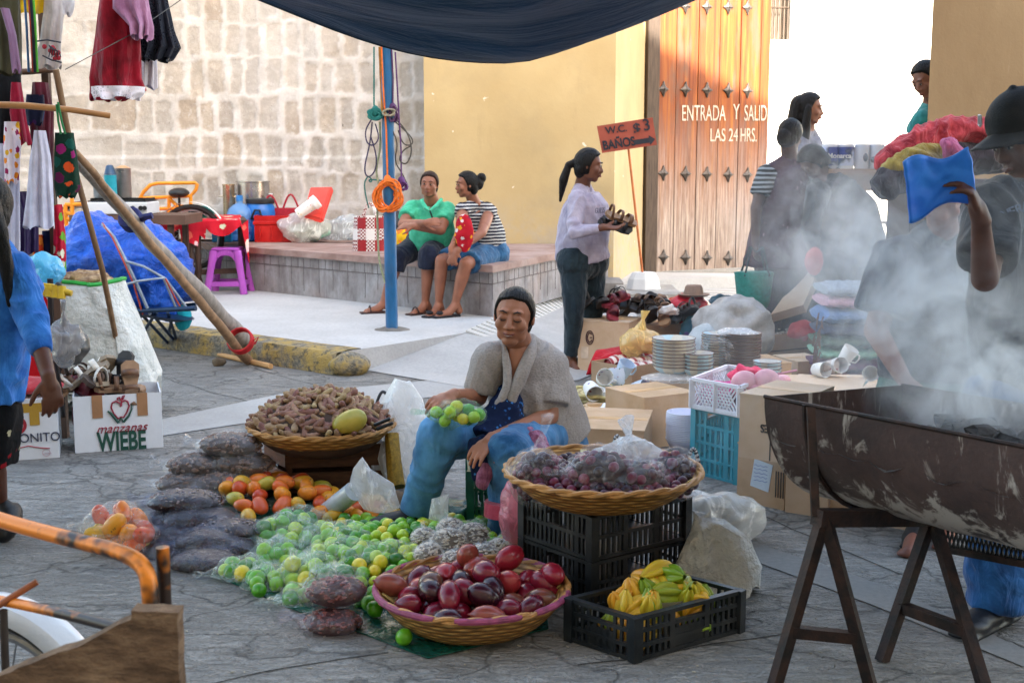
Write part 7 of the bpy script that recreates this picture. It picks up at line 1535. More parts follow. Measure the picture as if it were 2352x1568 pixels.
Lg = [dict(h=h1, k=k1, a=a1, t=G(885, 1205), foot=0), dict(h=h2, k=k2, a=a2, t=G(1155, 1245), foot=0)]
ven = person('smiling woman in a grey cardigan and blue jeans seated among the fruit', hc, f, u, V((hc.x, 4.8, 0)), tor, tw, nk, (sL, sR), A, Lg, sk='a06a50', k=1.0, vx=.0042, fat=1.06)
face(ven, hc, f, u, 1.0, closed=True, smile=True, lip='6e342e')
hairlump(ven, hc, f, u, .98, '15100e', lambda m, P: (m.ell(P(0, -.13, -.04), (.028, .03, .03)), m.chain([P(.02, -.12, -.04), P(.05, -.12, -.14), P(.10, -.08, -.24)], [.022, .02, .01])), vx=.005)
def knit():
    t = NT('knitted_wool'); v = t.node('ShaderNodeTexVoronoi'); v.inputs['Scale'].default_value = 105; t.l.new(t.coord((1, 1, 1.4)), v.inputs['Vector']); n = t.noise(120, 3, .6)
    c = t.ramp(t.math('ADD', t.math('MULTIPLY', v.outputs['Distance'], .9), t.math('MULTIPLY', n, .5)), [(.15, srgb('8c8480')), (.8, srgb('a39a94'))])
    return t.fin(c, .95, t.bump(v.outputs['Distance'], .5, .003, t.bump(t.noise(16, 3, .5, t.coord((1, 1, .5))), .6, .02)), 0, .1)
KN = knit()
def cg(m):
    m.loft([(q[0], q[1]*1.13, q[2]*1.16, q[3], q[4]) for q in trs([(1250, 1008, 5.03, .178, .145)]+tor[1:], None, tw)], 28)
    for s_, a, e_, rr in ((sL, eL, .84, (.072, .070, .066)), (sR, eR, .78, (.078, .078, .078))):
        s_ = V(s_); m.cap(s_, lerp(s_, a, .5), rr[0], rr[1], 18); m.cap(lerp(s_, a, .5), lerp(s_, a, e_), rr[1], rr[2], 18, (0, 1))
    m.cap(nk+V((.02, .03, .0)), sR, .062, .066); m.cap(nk+V((.0, .03, 0)), sL, .058, .060); m.cap(W(1232, 990, 5.0), W(1215, 900, 4.93), .17, .15)
car = garm(ven, 'cardigan', KN, cg, .0055, .007, 6.5)
# open front: skin and apron show as pieces laid over the chest
def bandp(pts, w0, th_=.012):
    return pts
m = MB(); V0 = [(1160, 792, 4.745), (1172, 848, 4.715), (1170, 890, 4.715)]; m.poly([W(1162, 800, 4.735), W(1222, 800, 4.76), W(1196, 868, 4.715), W(1172, 890, 4.715)][::-1], .02, V((0, 1, 0)))
nb = MB(); nb.loft([(W(1190, 800, 4.81), .055, .055), (W(1184, 835, 4.785), .045, .05), (W(1178, 880, 4.775), .022, .042)], 16); nb.build('chest', skin('a06a50'), ven)
for pts, rr in (([(1220, 775, 4.85), (1224, 800, 4.78), (1206, 840, 4.73), (1190, 880, 4.712), (1172, 915, 4.708), (1168, 960, 4.72)], [.018, .026, .027, .024, .022, .02]), ([(1154, 785, 4.80), (1160, 815, 4.745), (1168, 860, 4.715), (1162, 905, 4.70), (1135, 940, 4.70), (1112, 955, 4.72)], [.014, .017, .018, .018, .017, .012])):
    P = [W(*q) for q in pts]; Q = [P[0]]
    for i in range(len(P)-1): Q += [lerp(P[i], P[i+1], .35), lerp(P[i], P[i+1], .7)]
    Q.append(P[-1]); MB().tube(Q, [rr[min(len(rr)-1, int(i/2.2))] for i in range(len(Q))], 12).build('collar', KN, car)
JN = cloth('2a6498', '5a94c4', .8, 500, .35, sc=8)
def jn(m):
    m.cap(h1, h2, .115, .12); m.cap(h2, W(1290, 1015, 5.06), .12, .11)
    for h, k_, a, rk in ((h1, k1, a1, (.10, .086, .069, .062)), (h2, k2, a2, (.105, .086, .070, .062))):
        a = V(a); m.cap(h, k_, rk[0], rk[1], 20); m.cap(k_, lerp(k_, a, .5), rk[1]*.98, rk[2], 20); m.cap(lerp(k_, a, .5), a+V((0, 0, -.01)), rk[2], rk[3], 20, (0, 1))
garm(ven, 'jeans', JN, jn, .007, .009, 8, .7)
AP = flowers('0e1c3c', ['2a5a9a', '16305c', '3a78b8', '0e1c3c'], 34, .3)
def apr(m): m.loft([(W(1170, 900, 4.80), .05, .07), (W(1160, 950, 4.74), .075, .08), (W(1140, 985, 4.70), .095, .07), (W(1110, 1015, 4.62), .085, .055)], 20); m.loft([(W(1118, 1020, 4.56), .07, .06), (W(1110, 1060, 4.50), .06, .05), (W(1112, 1100, 4.50), .045, .035)], 16)
garm(ven, 'apron', AP, apr, .006, .006, 16)
def shw(m): m.chain([W(1215, 985, 4.76), W(1232, 1010, 4.62), W(1240, 1040, 4.55), W(1235, 1065, 4.56)], [.022, .034, .042, .03]); m.chain([W(1175, 985, 4.66), W(1210, 990, 4.62), W(1225, 1010, 4.58)], [.02, .025, .03]); m.chain([W(1125, 1035, 4.5), W(1117, 1075, 4.47), W(1108, 1110, 4.46)], [.02, .028, .022])
garm(ven, 'shawl', cloth('8a4a68', 'b07090', .9, 90, .3, sc=30), shw, .005, .008, 22, .3)
m = MB(); shoe(m, G(968, 1207, .03), G(860, 1226, .03), 1.2, .03); m.cap(G(965, 1205)+V((0, 0, .09)), a1, .05, .055); m.build('shoe', M('0c0c10', .6), ven, remesh=.006)
m = MB(); shoe(m, G(1162, 1215), G(1152, 1250), 1.0); m.cap(G(1162, 1215)+V((0, 0, .06)), a2, .05, .055); m.build('shoe', M('0c0c10', .6), ven, remesh=.006)
m = MB(); m.loft([(W(1165, 1150, 4.5), .085, .075), (W(1165, 1182, 4.5), .088, .078)], 20); m.build('cloth_band', cloth('b04058', 'c85a70'), ven)
bag = fillbag('plastic_bag', W(1050, 952, 4.50), (.105, .06, .048), LM, 16, film((.7, .9, .75), .25, .08, 22, 'hb'), 'clear bag of limes held on the knee of the seated seller', 'lime seen through the clear plastic of a bag', 'lime', 'limes packed in clear bags', 'lime', .038)

# ================= two women on the bench =================
SPAV = .15
def TO(px, Y): return V((W(px, 715, Y).x, Y, .15))
def P3(px, py, Y): return W(px, py, Y)
# mint polo
hc = P3(986, 424, 10.55); f = V((-.12, -.98, -.02)); u = V((.05, 0, 1)); nk = P3(992, 462, 10.6); sL, sR = P3(948, 480, 10.6), P3(1026, 484, 10.65)
tor = [(992, 566, 10.72, .17, .15), (992, 530, 10.68, .18, .165), (988, 500, 10.62, .165, .14), (988, 475, 10.6, .145, .10)]
A = [dict(e=P3(926, 515, 10.45), w=P3(975, 512, 10.28), d=(.8, -.1, .1), n=(0, -.9, .3), t=1, c=.4, r=1.25), dict(e=P3(1012, 528, 10.42), w=P3(950, 520, 10.30), d=(-.8, .1, .05), n=(0, -.6, .7), t=-1, c=.5, r=1.25)]
Lg = [dict(h=P3(970, 560, 10.85), k=P3(915, 590, 10.5), a=P3(882, 692, 10.5), t=TO(842, 10.45), g=SPAV, r=1.15), dict(h=P3(1012, 562, 10.85), k=P3(985, 585, 10.4), a=P3(977, 692, 10.45), t=TO(950, 10.35), g=SPAV, r=1.15)]
w2 = person('heavyset woman in a mint green polo shirt sitting on the bench with folded arms', hc, f, u, (0, 0, 0) and V((hc.x, 10.6, .58)), tor, (1, 0, 0), nk, (sL, sR), A, Lg, sk='94604a', k=.98, fat=1.12)
face(w2, hc, f, u, .98); hairlump(w2, hc, f, u, 1.0, '2a1a16', lambda m, P: m.ell(P(0, -.10, .03), (.04, .03, .04)))
MT = cloth('38b088', '58cca4', .5)
def sh_(m, tor, tw, sh, A, ends, sc_=1.1, rr=.066, nk=None):
    m.loft([(q[0], q[1]*sc_, q[2]*sc_, q[3], q[4]) for q in trs(tor, None, tw)], 26)
    for s_, a, e_ in zip(sh, A, ends):
        s_ = V(s_); r_ = rr*a.get('r', 1)**.7
        if e_ <= 1: m.cap(s_, lerp(s_, a['e'], e_), r_, r_*1.02, 18, (0, 1))
        else: m.cap(s_, a['e'], r_, r_*.78, 18); m.cap(a['e'], lerp(a['e'], a['w'], e_-1), r_*.78, r_*.55, 18, (0, 1))
    if nk: [m.cap(V(nk)+V((0, .02, -.01)), V(s_), .055, .055) for s_ in sh]
garm(w2, 'polo_shirt', MT, lambda m: sh_(m, tor, (1, 0, 0), (sL, sR), A, (.62, .62), 1.1, .068, nk), .009, .006)
m = MB(); m.tube([P3(968, 460, 10.52), P3(978, 478, 10.44), P3(986, 485, 10.43), P3(1003, 472, 10.46), P3(1014, 458, 10.54)], [.016, .018, .012, .018, .016], 8); m.build('collar', MT, w2); MB().tube([P3(987, 483, 10.425), P3(993, 500, 10.41)], .007, 6).build('placket', M('10281f', .8), w2)
NV = cloth('141a2c', '20283e', .6)
def pants(m, Lg, e_, r0=.105, r1=.082, hipr=.14, loose=1.0):
    m.cap(Lg[0]['h'], Lg[1]['h'], hipr, hipr)
    for L in Lg:
        k_, a = V(L['k']), V(L['a'])
        if e_ > 0: m.cap(L['h'], k_, r0, r1, 18)
        else: m.cap(L['h'], lerp(V(L['h']), k_, .88), r0, r1, 18, (0, 1))
        if e_ > 0: m.cap(k_, lerp(k_, a, e_), r1, r1*loose, 18, (0, 1))
garm(w2, 'capri_trousers', NV, lambda m: pants(m, Lg, .28, .12, .088, .16), .009, .005)
for L in Lg:
    m = MB(); a, t = V(L['a']), V(L['t']); c = lerp(V((a.x, a.y, SPAV)), V((t.x, t.y, SPAV)), .55); d = (V((t.x, t.y, 0))-V((a.x, a.y, 0))).normalized(); an = math.atan2(d.y, d.x); m.box(c, (.25, .085, .016), Matrix.Rotation(an, 3, 'Z'), z0=True, bev=.007); m.tube([c+d*.04+V((-d.y*s_*.045, d.x*s_*.045, .02+.045*math.cos(s_*1.3)*(abs(s_) < .9))) for s_ in (-1, -.5, 0, .5, 1)], .006, 6); m.build('sandal', M('3c2018', .6), w2)
# striped top
hc = P3(1072, 424, 10.55); f = V((-.90, -.30, -.08)); u = V((.04, 0, 1)); nk = P3(1090, 468, 10.65); sL, sR = P3(1063, 482, 10.45), P3(1124, 486, 10.62)
tor = [(1118, 575, 10.72, .165, .15), (1114, 540, 10.7, .16, .15), (1104, 510, 10.66, .15, .13), (1096, 482, 10.6, .13, .09)]
A = [dict(e=P3(1058, 530, 10.2), w=P3(1036, 572, 10.12), d=(.1, -.2, -.9), n=(-.6, -.6, .2), t=-1, c=.5, r=1.1), dict(e=P3(1106, 535, 10.30), w=P3(1052, 575, 10.10), d=(-.5, -.1, -.8), n=(-.2, -.9, .2), t=1, c=.5, r=1.15)]
Lg = [dict(h=P3(1090, 580, 10.65), k=P3(1014, 598, 10.3), a=P3(1008, 695, 10.32), t=TO(985, 10.18), g=SPAV, r=1.1), dict(h=P3(1132, 583, 10.7), k=P3(1070, 606, 10.2), a=P3(1046, 694, 10.25), t=TO(1006, 10.15), g=SPAV, r=1.15)]
w3 = person('woman in a striped sleeveless top and denim shorts on the bench looking left', hc, f, u, V((1.0, 10.6, .58))-V((1.4, 0, 0)), tor, (.8, .5, 0), nk, (sL, sR), A, Lg, sk='94604a', k=.98)
face(w3, hc, f, u, .98); hairlump(w3, hc, f, u, 1.0, '14100f', lambda m, P: (m.ell(P(0, -.135, .045), (.042, .042, .042)), m.ell(P(0, -.09, .0), (.06, .05, .06))))
def stripes(c1, c2, fr=280, key=0):
    t = NT('striped_cloth'); sp = t.node('ShaderNodeSeparateXYZ'); t.l.new(t.tc.outputs['Object'], sp.inputs[0]); w_ = t.math('SINE', t.math('ADD', t.math('MULTIPLY', sp.outputs[2], fr), t.math('MULTIPLY', t.noise(5, 3), 5)))
    return t.fin(t.mix(t.math('GREATER_THAN', w_, .1), srgb(c1), srgb(c2)), .85, t.bump(t.noise(14, 3), .5, .02), 0, .2)
garm(w3, 'striped_top', stripes('16182a', 'bcbab8', 230), lambda m: sh_(m, tor, (.8, .5, 0), (sL, sR), A, (.22, .22), 1.1, .062, nk), .009, .005)
garm(w3, 'denim_shorts', cloth('1f4468', '34648c', .7), lambda m: pants(m, Lg, 0, .115, .095, .15), .009, .005)
for L in Lg:
    m = MB(); a, t = V(L['a']), V(L['t']); c = lerp(V((a.x, a.y, SPAV)), V((t.x, t.y, SPAV)), .55); d = (V((t.x, t.y, 0))-V((a.x, a.y, 0))).normalized(); m.box(c, (.25, .085, .018), Matrix.Rotation(math.atan2(d.y, d.x), 3, 'Z'), z0=True, bev=.007); m.ell(c+d*.06+V((0, 0, .04)), (.03, .045, .018)); m.build('slipper', M('17151a', .7), w3)
t = flowers('b01828', ['d89820', 'b01828', 'd8c8c8', '8a1838'], 16, .45); blob('plastic_bag', P3(1066, 535, 10.12), (.075, .05, .155), t, .012, 10, label='red and yellow printed shopping bag held on the lap of the woman in stripes', cat='bag')

# ================= woman in white holding sandals =================
hc = P3(1353, 380, 8.45); f = V((.97, -.15, -.16)); u = V((.05, 0, 1)); nk = P3(1338, 425, 8.5); sL, sR = P3(1326, 458, 8.38), P3(1352, 455, 8.66)
tor = [(1338, 592, 8.52, .15, .175), (1336, 560, 8.5, .14, .165), (1343, 510, 8.5, .145, .165), (1345, 470, 8.5, .15, .14), (1342, 446, 8.5, .12, .09)]; tw = (.15, 1, 0)
A = [dict(e=P3(1318, 535, 8.28), w=P3(1388, 522, 8.2), d=(.9, .05, -.05), n=(-.1, .2, -.9), t=1, c=.5, r=.98), dict(e=P3(1345, 530, 8.72), w=P3(1402, 510, 8.5), d=(.9, -.1, .05), n=(-.1, .2, -.9), t=-1, c=.5, r=.98)]
Lg = [dict(h=P3(1320, 600, 8.45), k=P3(1318, 712, 8.4), a=P3(1312, 820, 8.5), t=G(1325, 850), foot=1), dict(h=P3(1358, 600, 8.62), k=P3(1362, 710, 8.6), a=P3(1345, 815, 8.75), t=G(1362, 838), foot=1)]
w4 = person('woman with a long ponytail in a white top standing with sandals in hand', hc, f, u, V((.55, 8.5, 0)), tor, tw, nk, (sL, sR), A, Lg, sk='6c4434', k=.98)
face(w4, hc, f, u, .98); hairlump(w4, hc, f, u, 1.02, '120f0f', lambda m, P: m.chain([P(0, -.10, .0), P(0, -.135, -.02), P(.01, -.15, -.12), P(.0, -.15, -.26)], [.028, .024, .032, .010]))
WH = cloth('9a92a8', 'b4acbe', .6)
garm(w4, 'shirt', WH, lambda m: (sh_(m, tor, tw, (sL, sR), A, (1.86, 1.86), 1.08, .062, nk),), .008, .008, 8)
text('GUESS', 'printed_word', P3(1378, 484, 8.26), V((.6, .78, 0)), ZU, .05, M('5e5c70', .7), w4, sx=.8)
m = MB(); T_ = [P3(1378, 500, 8.26), P3(1394, 500, 8.34), P3(1386, 516, 8.28)]; m.tube(T_, .003, 5, closed=True); m.build('printed_emblem', M('5e5c70', .7), w4)
garm(w4, 'jeans', cloth('17242e', '26363f', .7), lambda m: pants(m, Lg, .93, .105, .072, .13, .72), .008, .006)
for L in Lg: m = MB(); shoe(m, G(*( (1316, 838) if L is Lg[0] else (1348, 828))), L['t'], .85); m.build('shoe', M('101114', .4), w4, remesh=.006)
for px, py, r_, lab in ((1425, 505, (.6, .3, .4), 'upper'), (1412, 520, (1.1, .2, .2), 'lower')):
    o = dup(SAND[3] if px < 1420 else SAND[4], P3(px, py, 8.32), r_, label=lab+' dark strapped sandal in the hands of the woman in white'); o['group'] = 'sandals in the hands of the woman in white'

# ================= woman with apron and teal bag =================
hc = P3(1815, 312, 8.9); f = V((.55, .75, -.25)); u = V((.1, .1, 1)); nk = P3(1815, 368, 8.9); sL, sR = P3(1762, 402, 8.85), P3(1868, 405, 9.0)
tor = [(1795, 600, 8.95, .24, .19), (1800, 520, 8.95, .215, .18), (1808, 460, 8.92, .21, .17), (1815, 410, 8.9, .20, .13), (1815, 385, 8.9, .13, .09)]
A = [dict(e=P3(1737, 478, 8.8), w=P3(1735, 560, 8.75), d=(0, -.1, -1), n=(-.9, -.2, 0), t=1, c=1.2, r=1.15), dict(e=P3(1895, 480, 9.0), w=P3(1890, 550, 8.9), d=(0, 0, -1), n=(.9, 0, 0), t=-1, c=.8, r=1.1)]
Lg = [dict(h=P3(1780, 610, 8.95), k=P3(1785, 710, 8.95), a=P3(1790, 790, 8.95), t=G(1800, 815), r=1.1), dict(h=P3(1825, 610, 8.95), k=P3(1830, 710, 8.95), a=P3(1832, 790, 8.95), t=G(1845, 815), r=1.1)]
w5 = person('stout woman in a dark maroon apron dress seen from behind with a teal shopping bag', hc, f, u, V((2.0, 8.9, 0)), tor, (1, .1, 0), nk, (sL, sR), A, Lg, sk='4a2e26', k=1.0, fat=1.1)
hairlump(w5, hc, f, u, 1.06, '1b1716', lambda m, P: m.ell(P(0, -.08, -.03), (.06, .045, .06)))
DP = flowers('3a1a2c', ['3a1a2c', '4a2438', '3a1a2c', '8a6a78'], 22, .2)
garm(w5, 'apron_dress', DP, lambda m: (m.loft([(q[0], q[1]*1.1, q[2]*1.1, q[3], q[4]) for q in trs([(1795, 612, 8.95, .255, .2)]+tor[1:], None, (1, .1, 0))], 26), m.cap(nk, sR, .06, .07), m.cap(nk, sL, .06, .06)), .010, .008, 7)
garm(w5, 'striped_sleeves', stripes('16181c', '8a9298', 200), lambda m: [m.cap(s_, lerp(V(s_), V(a['e']), .62), .078, .080, 18, (0, 1)) for s_, a in zip((sL, sR), A)], .009, .004)
garm(w5, 'skirt', cloth('14141e', '20202c'), lambda m: m.loft([(P3(1805, 590, 8.95), .22, .17), (P3(1810, 700, 8.95), .25, .2), (P3(1812, 770, 8.95), .24, .2)], 22), .012, .008)
bt = P3(1730, 705, 8.6); th = empty('shopping_bag', bt, 'teal woven plastic shopping bag held by the woman in the apron dress', 'bag'); tb = M('14827a', .45, .25, 40, .8, 60)
m = MB(); m.loft([(bt, .10, .08), (bt+V((0, 0, .05)), .115, .09), (bt+V((0, 0, .245)), .137, .105), (bt+V((0, 0, .248)), .12, .09), (bt+V((0, 0, .03)), .09, .07)], 30); m.displace(.005, 14); m.build('bag_body', tb, th, angle=60)
for dy in (-.08, .08): MB().tube([bt+V((-.08, dy, .22)), bt+V((-.03, dy*.4, .42)), P3(1737, 580, 8.72), bt+V((.05, dy*.4, .42)), bt+V((.09, dy, .22))], .007, 6).build('handle', M('12343a', .6), th)

# ================= bending figure in a dark jacket =================
hc = P3(1868, 372, 8.35); f = V((-.55, -.1, -.8)); u = V((-.6, -.2, .75)); nk = P3(1888, 405, 8.4); sL, sR = P3(1880, 440, 8.25), P3(1905, 430, 8.6)
tor = [(1950, 620, 8.5, .21, .20), (1955, 560, 8.5, .20, .20), (1935, 495, 8.48, .19, .20), (1908, 440, 8.45, .18, .15), (1890, 410, 8.42, .12, .10)]
A = [dict(e=P3(1862, 520, 8.2), w=P3(1868, 590, 8.1), d=(-.1, 0, -1), n=(-.9, -.2, 0), t=1, c=.8), dict(e=P3(1900, 520, 8.6), w=P3(1885, 590, 8.4), d=(-.1, 0, -1), n=(.9, 0, 0), t=-1, c=.8)]
Lg = [dict(h=P3(1935, 625, 8.4), k=P3(1912, 720, 8.3), a=P3(1920, 800, 8.5), t=G(1900, 850), r=1.1), dict(h=P3(1972, 625, 8.6), k=P3(1950, 720, 8.5), a=P3(1975, 800, 8.7), t=G(1955, 840), r=1.1)]
w6 = person('stooping figure in a dark hooded jacket seen from behind through the smoke', hc, f, u, V((2.3, 8.5, 0)), tor, (.3, 1, 0), nk, (sL, sR), A, Lg, sk='4a2e26')
hairlump(w6, hc, f, u, 1.05, '120f10')
JK = cloth('14181c', '20262c', .7)
garm(w6, 'jacket', JK, lambda m: (sh_(m, [(1958, 640, 8.5, .2, .2)]+tor, (.3, 1, 0), (sL, sR), A, (1.9, 1.9), 1.18, .08, nk), m.ell(P3(1893, 405, 8.45), (.10, .11, .06))), .010, .009, 6)
garm(w6, 'trousers', cloth('12202a', '1c2e38', .7), lambda m: pants(m, Lg, .9, .13, .09, .18, .9), .010, .008)
blob('pouch', P3(1870, 600, 7.95), (.055, .04, .09), M('a01824', .5), .008, 9, label='small red pouch held low in front of the stooping figure', cat='pouch')

# ================= long haired woman, man behind the pillar =================
hc = P3(1860, 250, 9.3); f = V((.93, -.3, -.12)); u = V((.02, 0, 1)); nk = P3(1855, 292, 9.35); sL, sR = P3(1842, 330, 9.25), P3(1868, 326, 9.5)
tor = [(1852, 470, 9.4, .15, .13), (1855, 400, 9.4, .15, .13), (1856, 340, 9.38, .15, .11), (1856, 318, 9.36, .12, .08)]
z0 = .34; A = [dict(e=P3(1850, 400, 9.1), w=P3(1880, 430, 8.95), d=(1, 0, 0), n=(0, 0, 1), c=.4), dict(e=P3(1875, 400, 9.5), w=P3(1895, 430, 9.3), d=(1, 0, 0), n=(0, 0, 1), t=-1, c=.4)]
Lg = [dict(h=P3(1848, 475, 9.35), k=P3(1850, 560, 9.3), a=V((P3(1850, 560, 9.3).x, 9.35, z0+.08)), t=V((P3(1850, 560, 9.3).x+.1, 9.3, z0)), g=z0), dict(h=P3(1860, 475, 9.5), k=P3(1862, 560, 9.5), a=V((P3(1862, 560, 9.5).x, 9.5, z0+.08)), t=V((P3(1862, 560, 9.5).x+.1, 9.45, z0)), g=z0)]
w7 = person('young woman with long loose dark hair behind the counter facing right', hc, f, u, V((2.2, 9.4, z0)), tor, (.3, 1, 0), nk, (sL, sR), A, Lg, sk='9a6a54')
face(w7, hc, f, u, 1.0, lip='9a4040'); hairlump(w7, hc, f, u, 1.05, '1a1412', lambda m, P: (m.chain([P(0, -.07, .02), P(0, -.08, -.10), P(.0, -.06, -.22), P(0, -.04, -.32)], [.075, .07, .06, .03]), m.chain([P(-.07, .0, .0), P(-.075, .01, -.12), P(-.07, .03, -.26)], [.03, .032, .02]), m.chain([P(.07, .0, .0), P(.08, .0, -.12), P(.07, .02, -.28)], [.03, .035, .02])), low=-.05)
garm(w7, 'top', cloth('6a6874', '8a8894'), lambda m: sh_(m, tor, (.3, 1, 0), (sL, sR), A, (1.5, 1.5), 1.1, .06, nk), .010, .006)
garm(w7, 'trousers', cloth('1a2430'), lambda m: pants(m, Lg, .9, .10, .07, .12, .9), .012, .005)
hc = P3(2128, 182, 7.85); f = V((-.72, -.35, -.50)); u = V((-.25, 0, 1)); nk = P3(2140, 240, 7.95); sL, sR = P3(2118, 275, 7.85), P3(2180, 285, 8.0)
tor = [(2165, 430, 8.0, .16, .13), (2160, 350, 8.0, .17, .13), (2150, 290, 7.98, .17, .11), (2145, 262, 7.96, .12, .08)]
A = [dict(e=P3(2095, 325, 7.95), w=P3(2072, 330, 8.25), d=(-.5, .2, -.2), n=(0, 0, 1), c=.4), dict(e=P3(2200, 360, 7.9), w=P3(2190, 400, 7.8), d=(-.5, 0, -.6), n=(0, 0, 1), t=-1, c=.4)]
Lg = [dict(h=P3(2150, 440, 8.0), k=P3(2150, 560, 7.98), a=V((2.72, 8.0, .08)), t=V((2.6, 7.9, 0)), g=0), dict(h=P3(2180, 440, 8.05), k=P3(2180, 560, 8.0), a=V((2.85, 8.05, .08)), t=V((2.8, 7.9, 0)), g=0)]
w8 = person('man in a teal shirt leaning over the counter half hidden by the pillar', hc, f, u, V((2.75, 8.0, 0)), tor, (1, .3, 0), nk, (sL, sR), A, Lg, sk='7a5040')
face(w8, hc, f, u, 1.0); hairlump(w8, hc, f, u, 1.03, '12100f', None, low=.0)
garm(w8, 'shirt', cloth('1f6a70', '3a8a88'), lambda m: sh_(m, tor, (1, .3, 0), (sL, sR), A, (.6, .6), 1.1, .065, nk), .010, .006)
garm(w8, 'trousers', cloth('1a2430'), lambda m: pants(m, Lg, .9, .10, .07, .12, .9), .012, .005)

# ================= woman in blue at the left edge =================
Yb = 4.45; hc = W(-28, 480, Yb); f = V((-.35, .92, -.1)); u = V((0, 0, 1)); nk = W(-14, 570, Yb+.02); sL, sR = W(-105, 612, Yb), W(32, 618, Yb)
tor = [(-46, 900, 4.5, .15, .14), (-42, 820, 4.5, .145, .135), (-36, 730, 4.48, .145, .13), (-25, 640, 4.46, .165, .11), (-20, 600, 4.45, .12, .08)]
A = [dict(e=W(-150, 760, Yb), w=W(-150, 860, Yb-.1), d=(0, -.1, -1), n=(-1, 0, 0), c=.5), dict(e=W(78, 745, 4.36), w=W(112, 868, 4.25), d=V((.16, -.1, -1)), n=(.55, -.8, 0), t=1, c=.75, r=1.05)]
Lg = [dict(h=W(-55, 900, 4.5), k=W(-50, 1050, 4.45), a=W(-50, 1200, 4.35), t=G(-60, 1270), r=1.0), dict(h=W(-25, 900, 4.52), k=W(-24, 1040, 4.5), a=W(0, 1165, 4.62), t=G(-15, 1200), r=1.0)]
w9 = person('woman in a bright blue sweater and patterned black skirt walking out of the left edge', hc, f, u, V((-1.8, 4.5, 0)), tor, (1, .2, 0), nk, (sL, sR), A, Lg, sk='5a3424', k=.98, vx=.0055)
hairlump(w9, hc, f, u, 1.08, '0e0c0c', lambda m, P: m.chain([P(.0, -.09, .0), P(.03, -.12, -.08), P(.05, -.10, -.2), P(.05, -.08, -.32)], [.05, .035, .025, .008]))
garm(w9, 'sweater', cloth('1f5cae', '3a82d4', .7), lambda m: sh_(m, [(-46, 912, 4.5, .14, .135)]+tor[1:], (1, .2, 0), (sL, sR), A, (1.35, 1.52), 1.12, .064, nk), .006, .010, 9, 1.1)
garm(w9, 'skirt', flowers('0a0a0e', ['0a0a0e', 'b8b090', '0a0a0e', '8a0f1c'], 12, .28), lambda m: m.loft([(W(-46, 880, 4.5), .14, .135), (W(-48, 960, 4.5), .15, .15), (W(-50, 1060, 4.5), .135, .14)], 24), .008, .008, 9)
for L, g_ in zip(Lg, ((-58, 1262), (-2, 1190))): m = MB(); shoe(m, L['a'], L['t'], 1.0); m.build('shoe', M('0a0a0c', .5), w9, remesh=.007)
m = MB(); c = G(22, 1240); m.ell(c+V((0, 0, .07)), (.045, .10, .05), Matrix.Rotation(.5, 3, 'X')); m.cap(c+V((0, 0, .06)), W(10, 1165, 4.6), .03, .034); m.build('shoe', M('0c0c0e', .5), w9, remesh=.007)

# ================= man with a cap at the grill =================
Ym = 3.75; hc = W(2352, 322, Ym); f = V((-.88, -.35, -.35)); u = V((-.22, 0, 1)); nk = W(2372, 425, 3.8); sL, sR = W(2290, 468, 3.62), W(2470, 475, 3.95)
tor = [(2385, 905, 3.85, .185, .15), (2378, 800, 3.82, .19, .16), (2368, 660, 3.8, .20, .15), (2370, 530, 3.8, .205, .13), (2372, 465, 3.8, .15, .10)]
A = [dict(e=W(2262, 640, 3.45), w=W(2252, 500, 3.36), d=(-.4, -.1, .9), n=(.8, -.3, .3), t=1, c=1.1), dict(e=W(2520, 640, 4.0), w=W(2470, 760, 3.8), d=(-.4, -.3, -.8), n=(0, 0, 1), c=.5)]
Lg = [dict(h=W(2340, 930, 3.8), k=W(2305, 1170, 3.7), a=W(2292, 1395, 3.72), t=G(2210, 1470), r=1.1, foot=0), dict(h=W(2430, 930, 3.9), k=W(2440, 1170, 3.85), a=W(2450, 1390, 3.95), t=G(2400, 1480), r=1.1, foot=0)]
w10 = person('man in a black cap and dark t-shirt fanning the smoking grill at the right edge', hc, f, u, V((1.55, 3.8, 0)), tor, (.8, .6, 0), nk, (sL, sR), A, Lg, sk='4e2e24', k=1.04, vx=.006)
face(w10, hc, f, u, 1.04, lip='5a3230')
Mx, r_, f_, u_ = mat3(f, u); Pc = lambda a, b, d: hc+(r_*a+f_*b+u_*d)*1.04
hairlump(w10, hc, f, u, 1.02, '12100f', None, low=-.02)
cp = MB(); cp.ell(Pc(0, -.012, .058), (.096, .112, .098), Mx, 28, 16); cp.ell(Pc(0, -.012, .155), (.012, .012, .008), Mx)
capo = cp.build('cap', M('10151c', .8, .2, 12, .4, 200), w10, remesh=.006)
br = MB()
def brf(a_, b_): an = R(-78+156*a_); rr = lerp(.085, .165-.035*abs(a_-.5)*2, b_); return Pc(math.sin(an)*.088*(1+.1*b_), math.cos(an)*(.085+.085*b_)+.0, .052-.018*b_-.022*abs(a_-.5)*2)
br.grid(brf, 24, 8); br.build('visor', M('10151c', .8, .2, 12, .4, 200), capo, solid=.006)
m = MB(); m.tube([Pc(.045, .090, .082), Pc(.045, .082, .108), Pc(.065, .070, .108), Pc(.068, .078, .082), Pc(.05, .089, .08)], .004, 6); m.build('cap_badge', M('a8aab0', .5), capo)
TS = cloth('161d28', '212a38', .6)
garm(w10, 't_shirt', TS, lambda m: sh_(m, tor, (.8, .6, 0), (sL, sR), A, (.75, .75), 1.12, .085, nk), .008, .010, 6)
tn = M('5a6880', .8)
for i, ch in enumerate('GENERAL'): t_ = i/6; text(ch, 'printed_letter', W(lerp(2278, 2372, t_), lerp(512, 468, t_**.8), 3.50+.0*t_), V((1, 0, .38)), V((-.35, .1, 1)), .036, tn, w10, bold=.02)
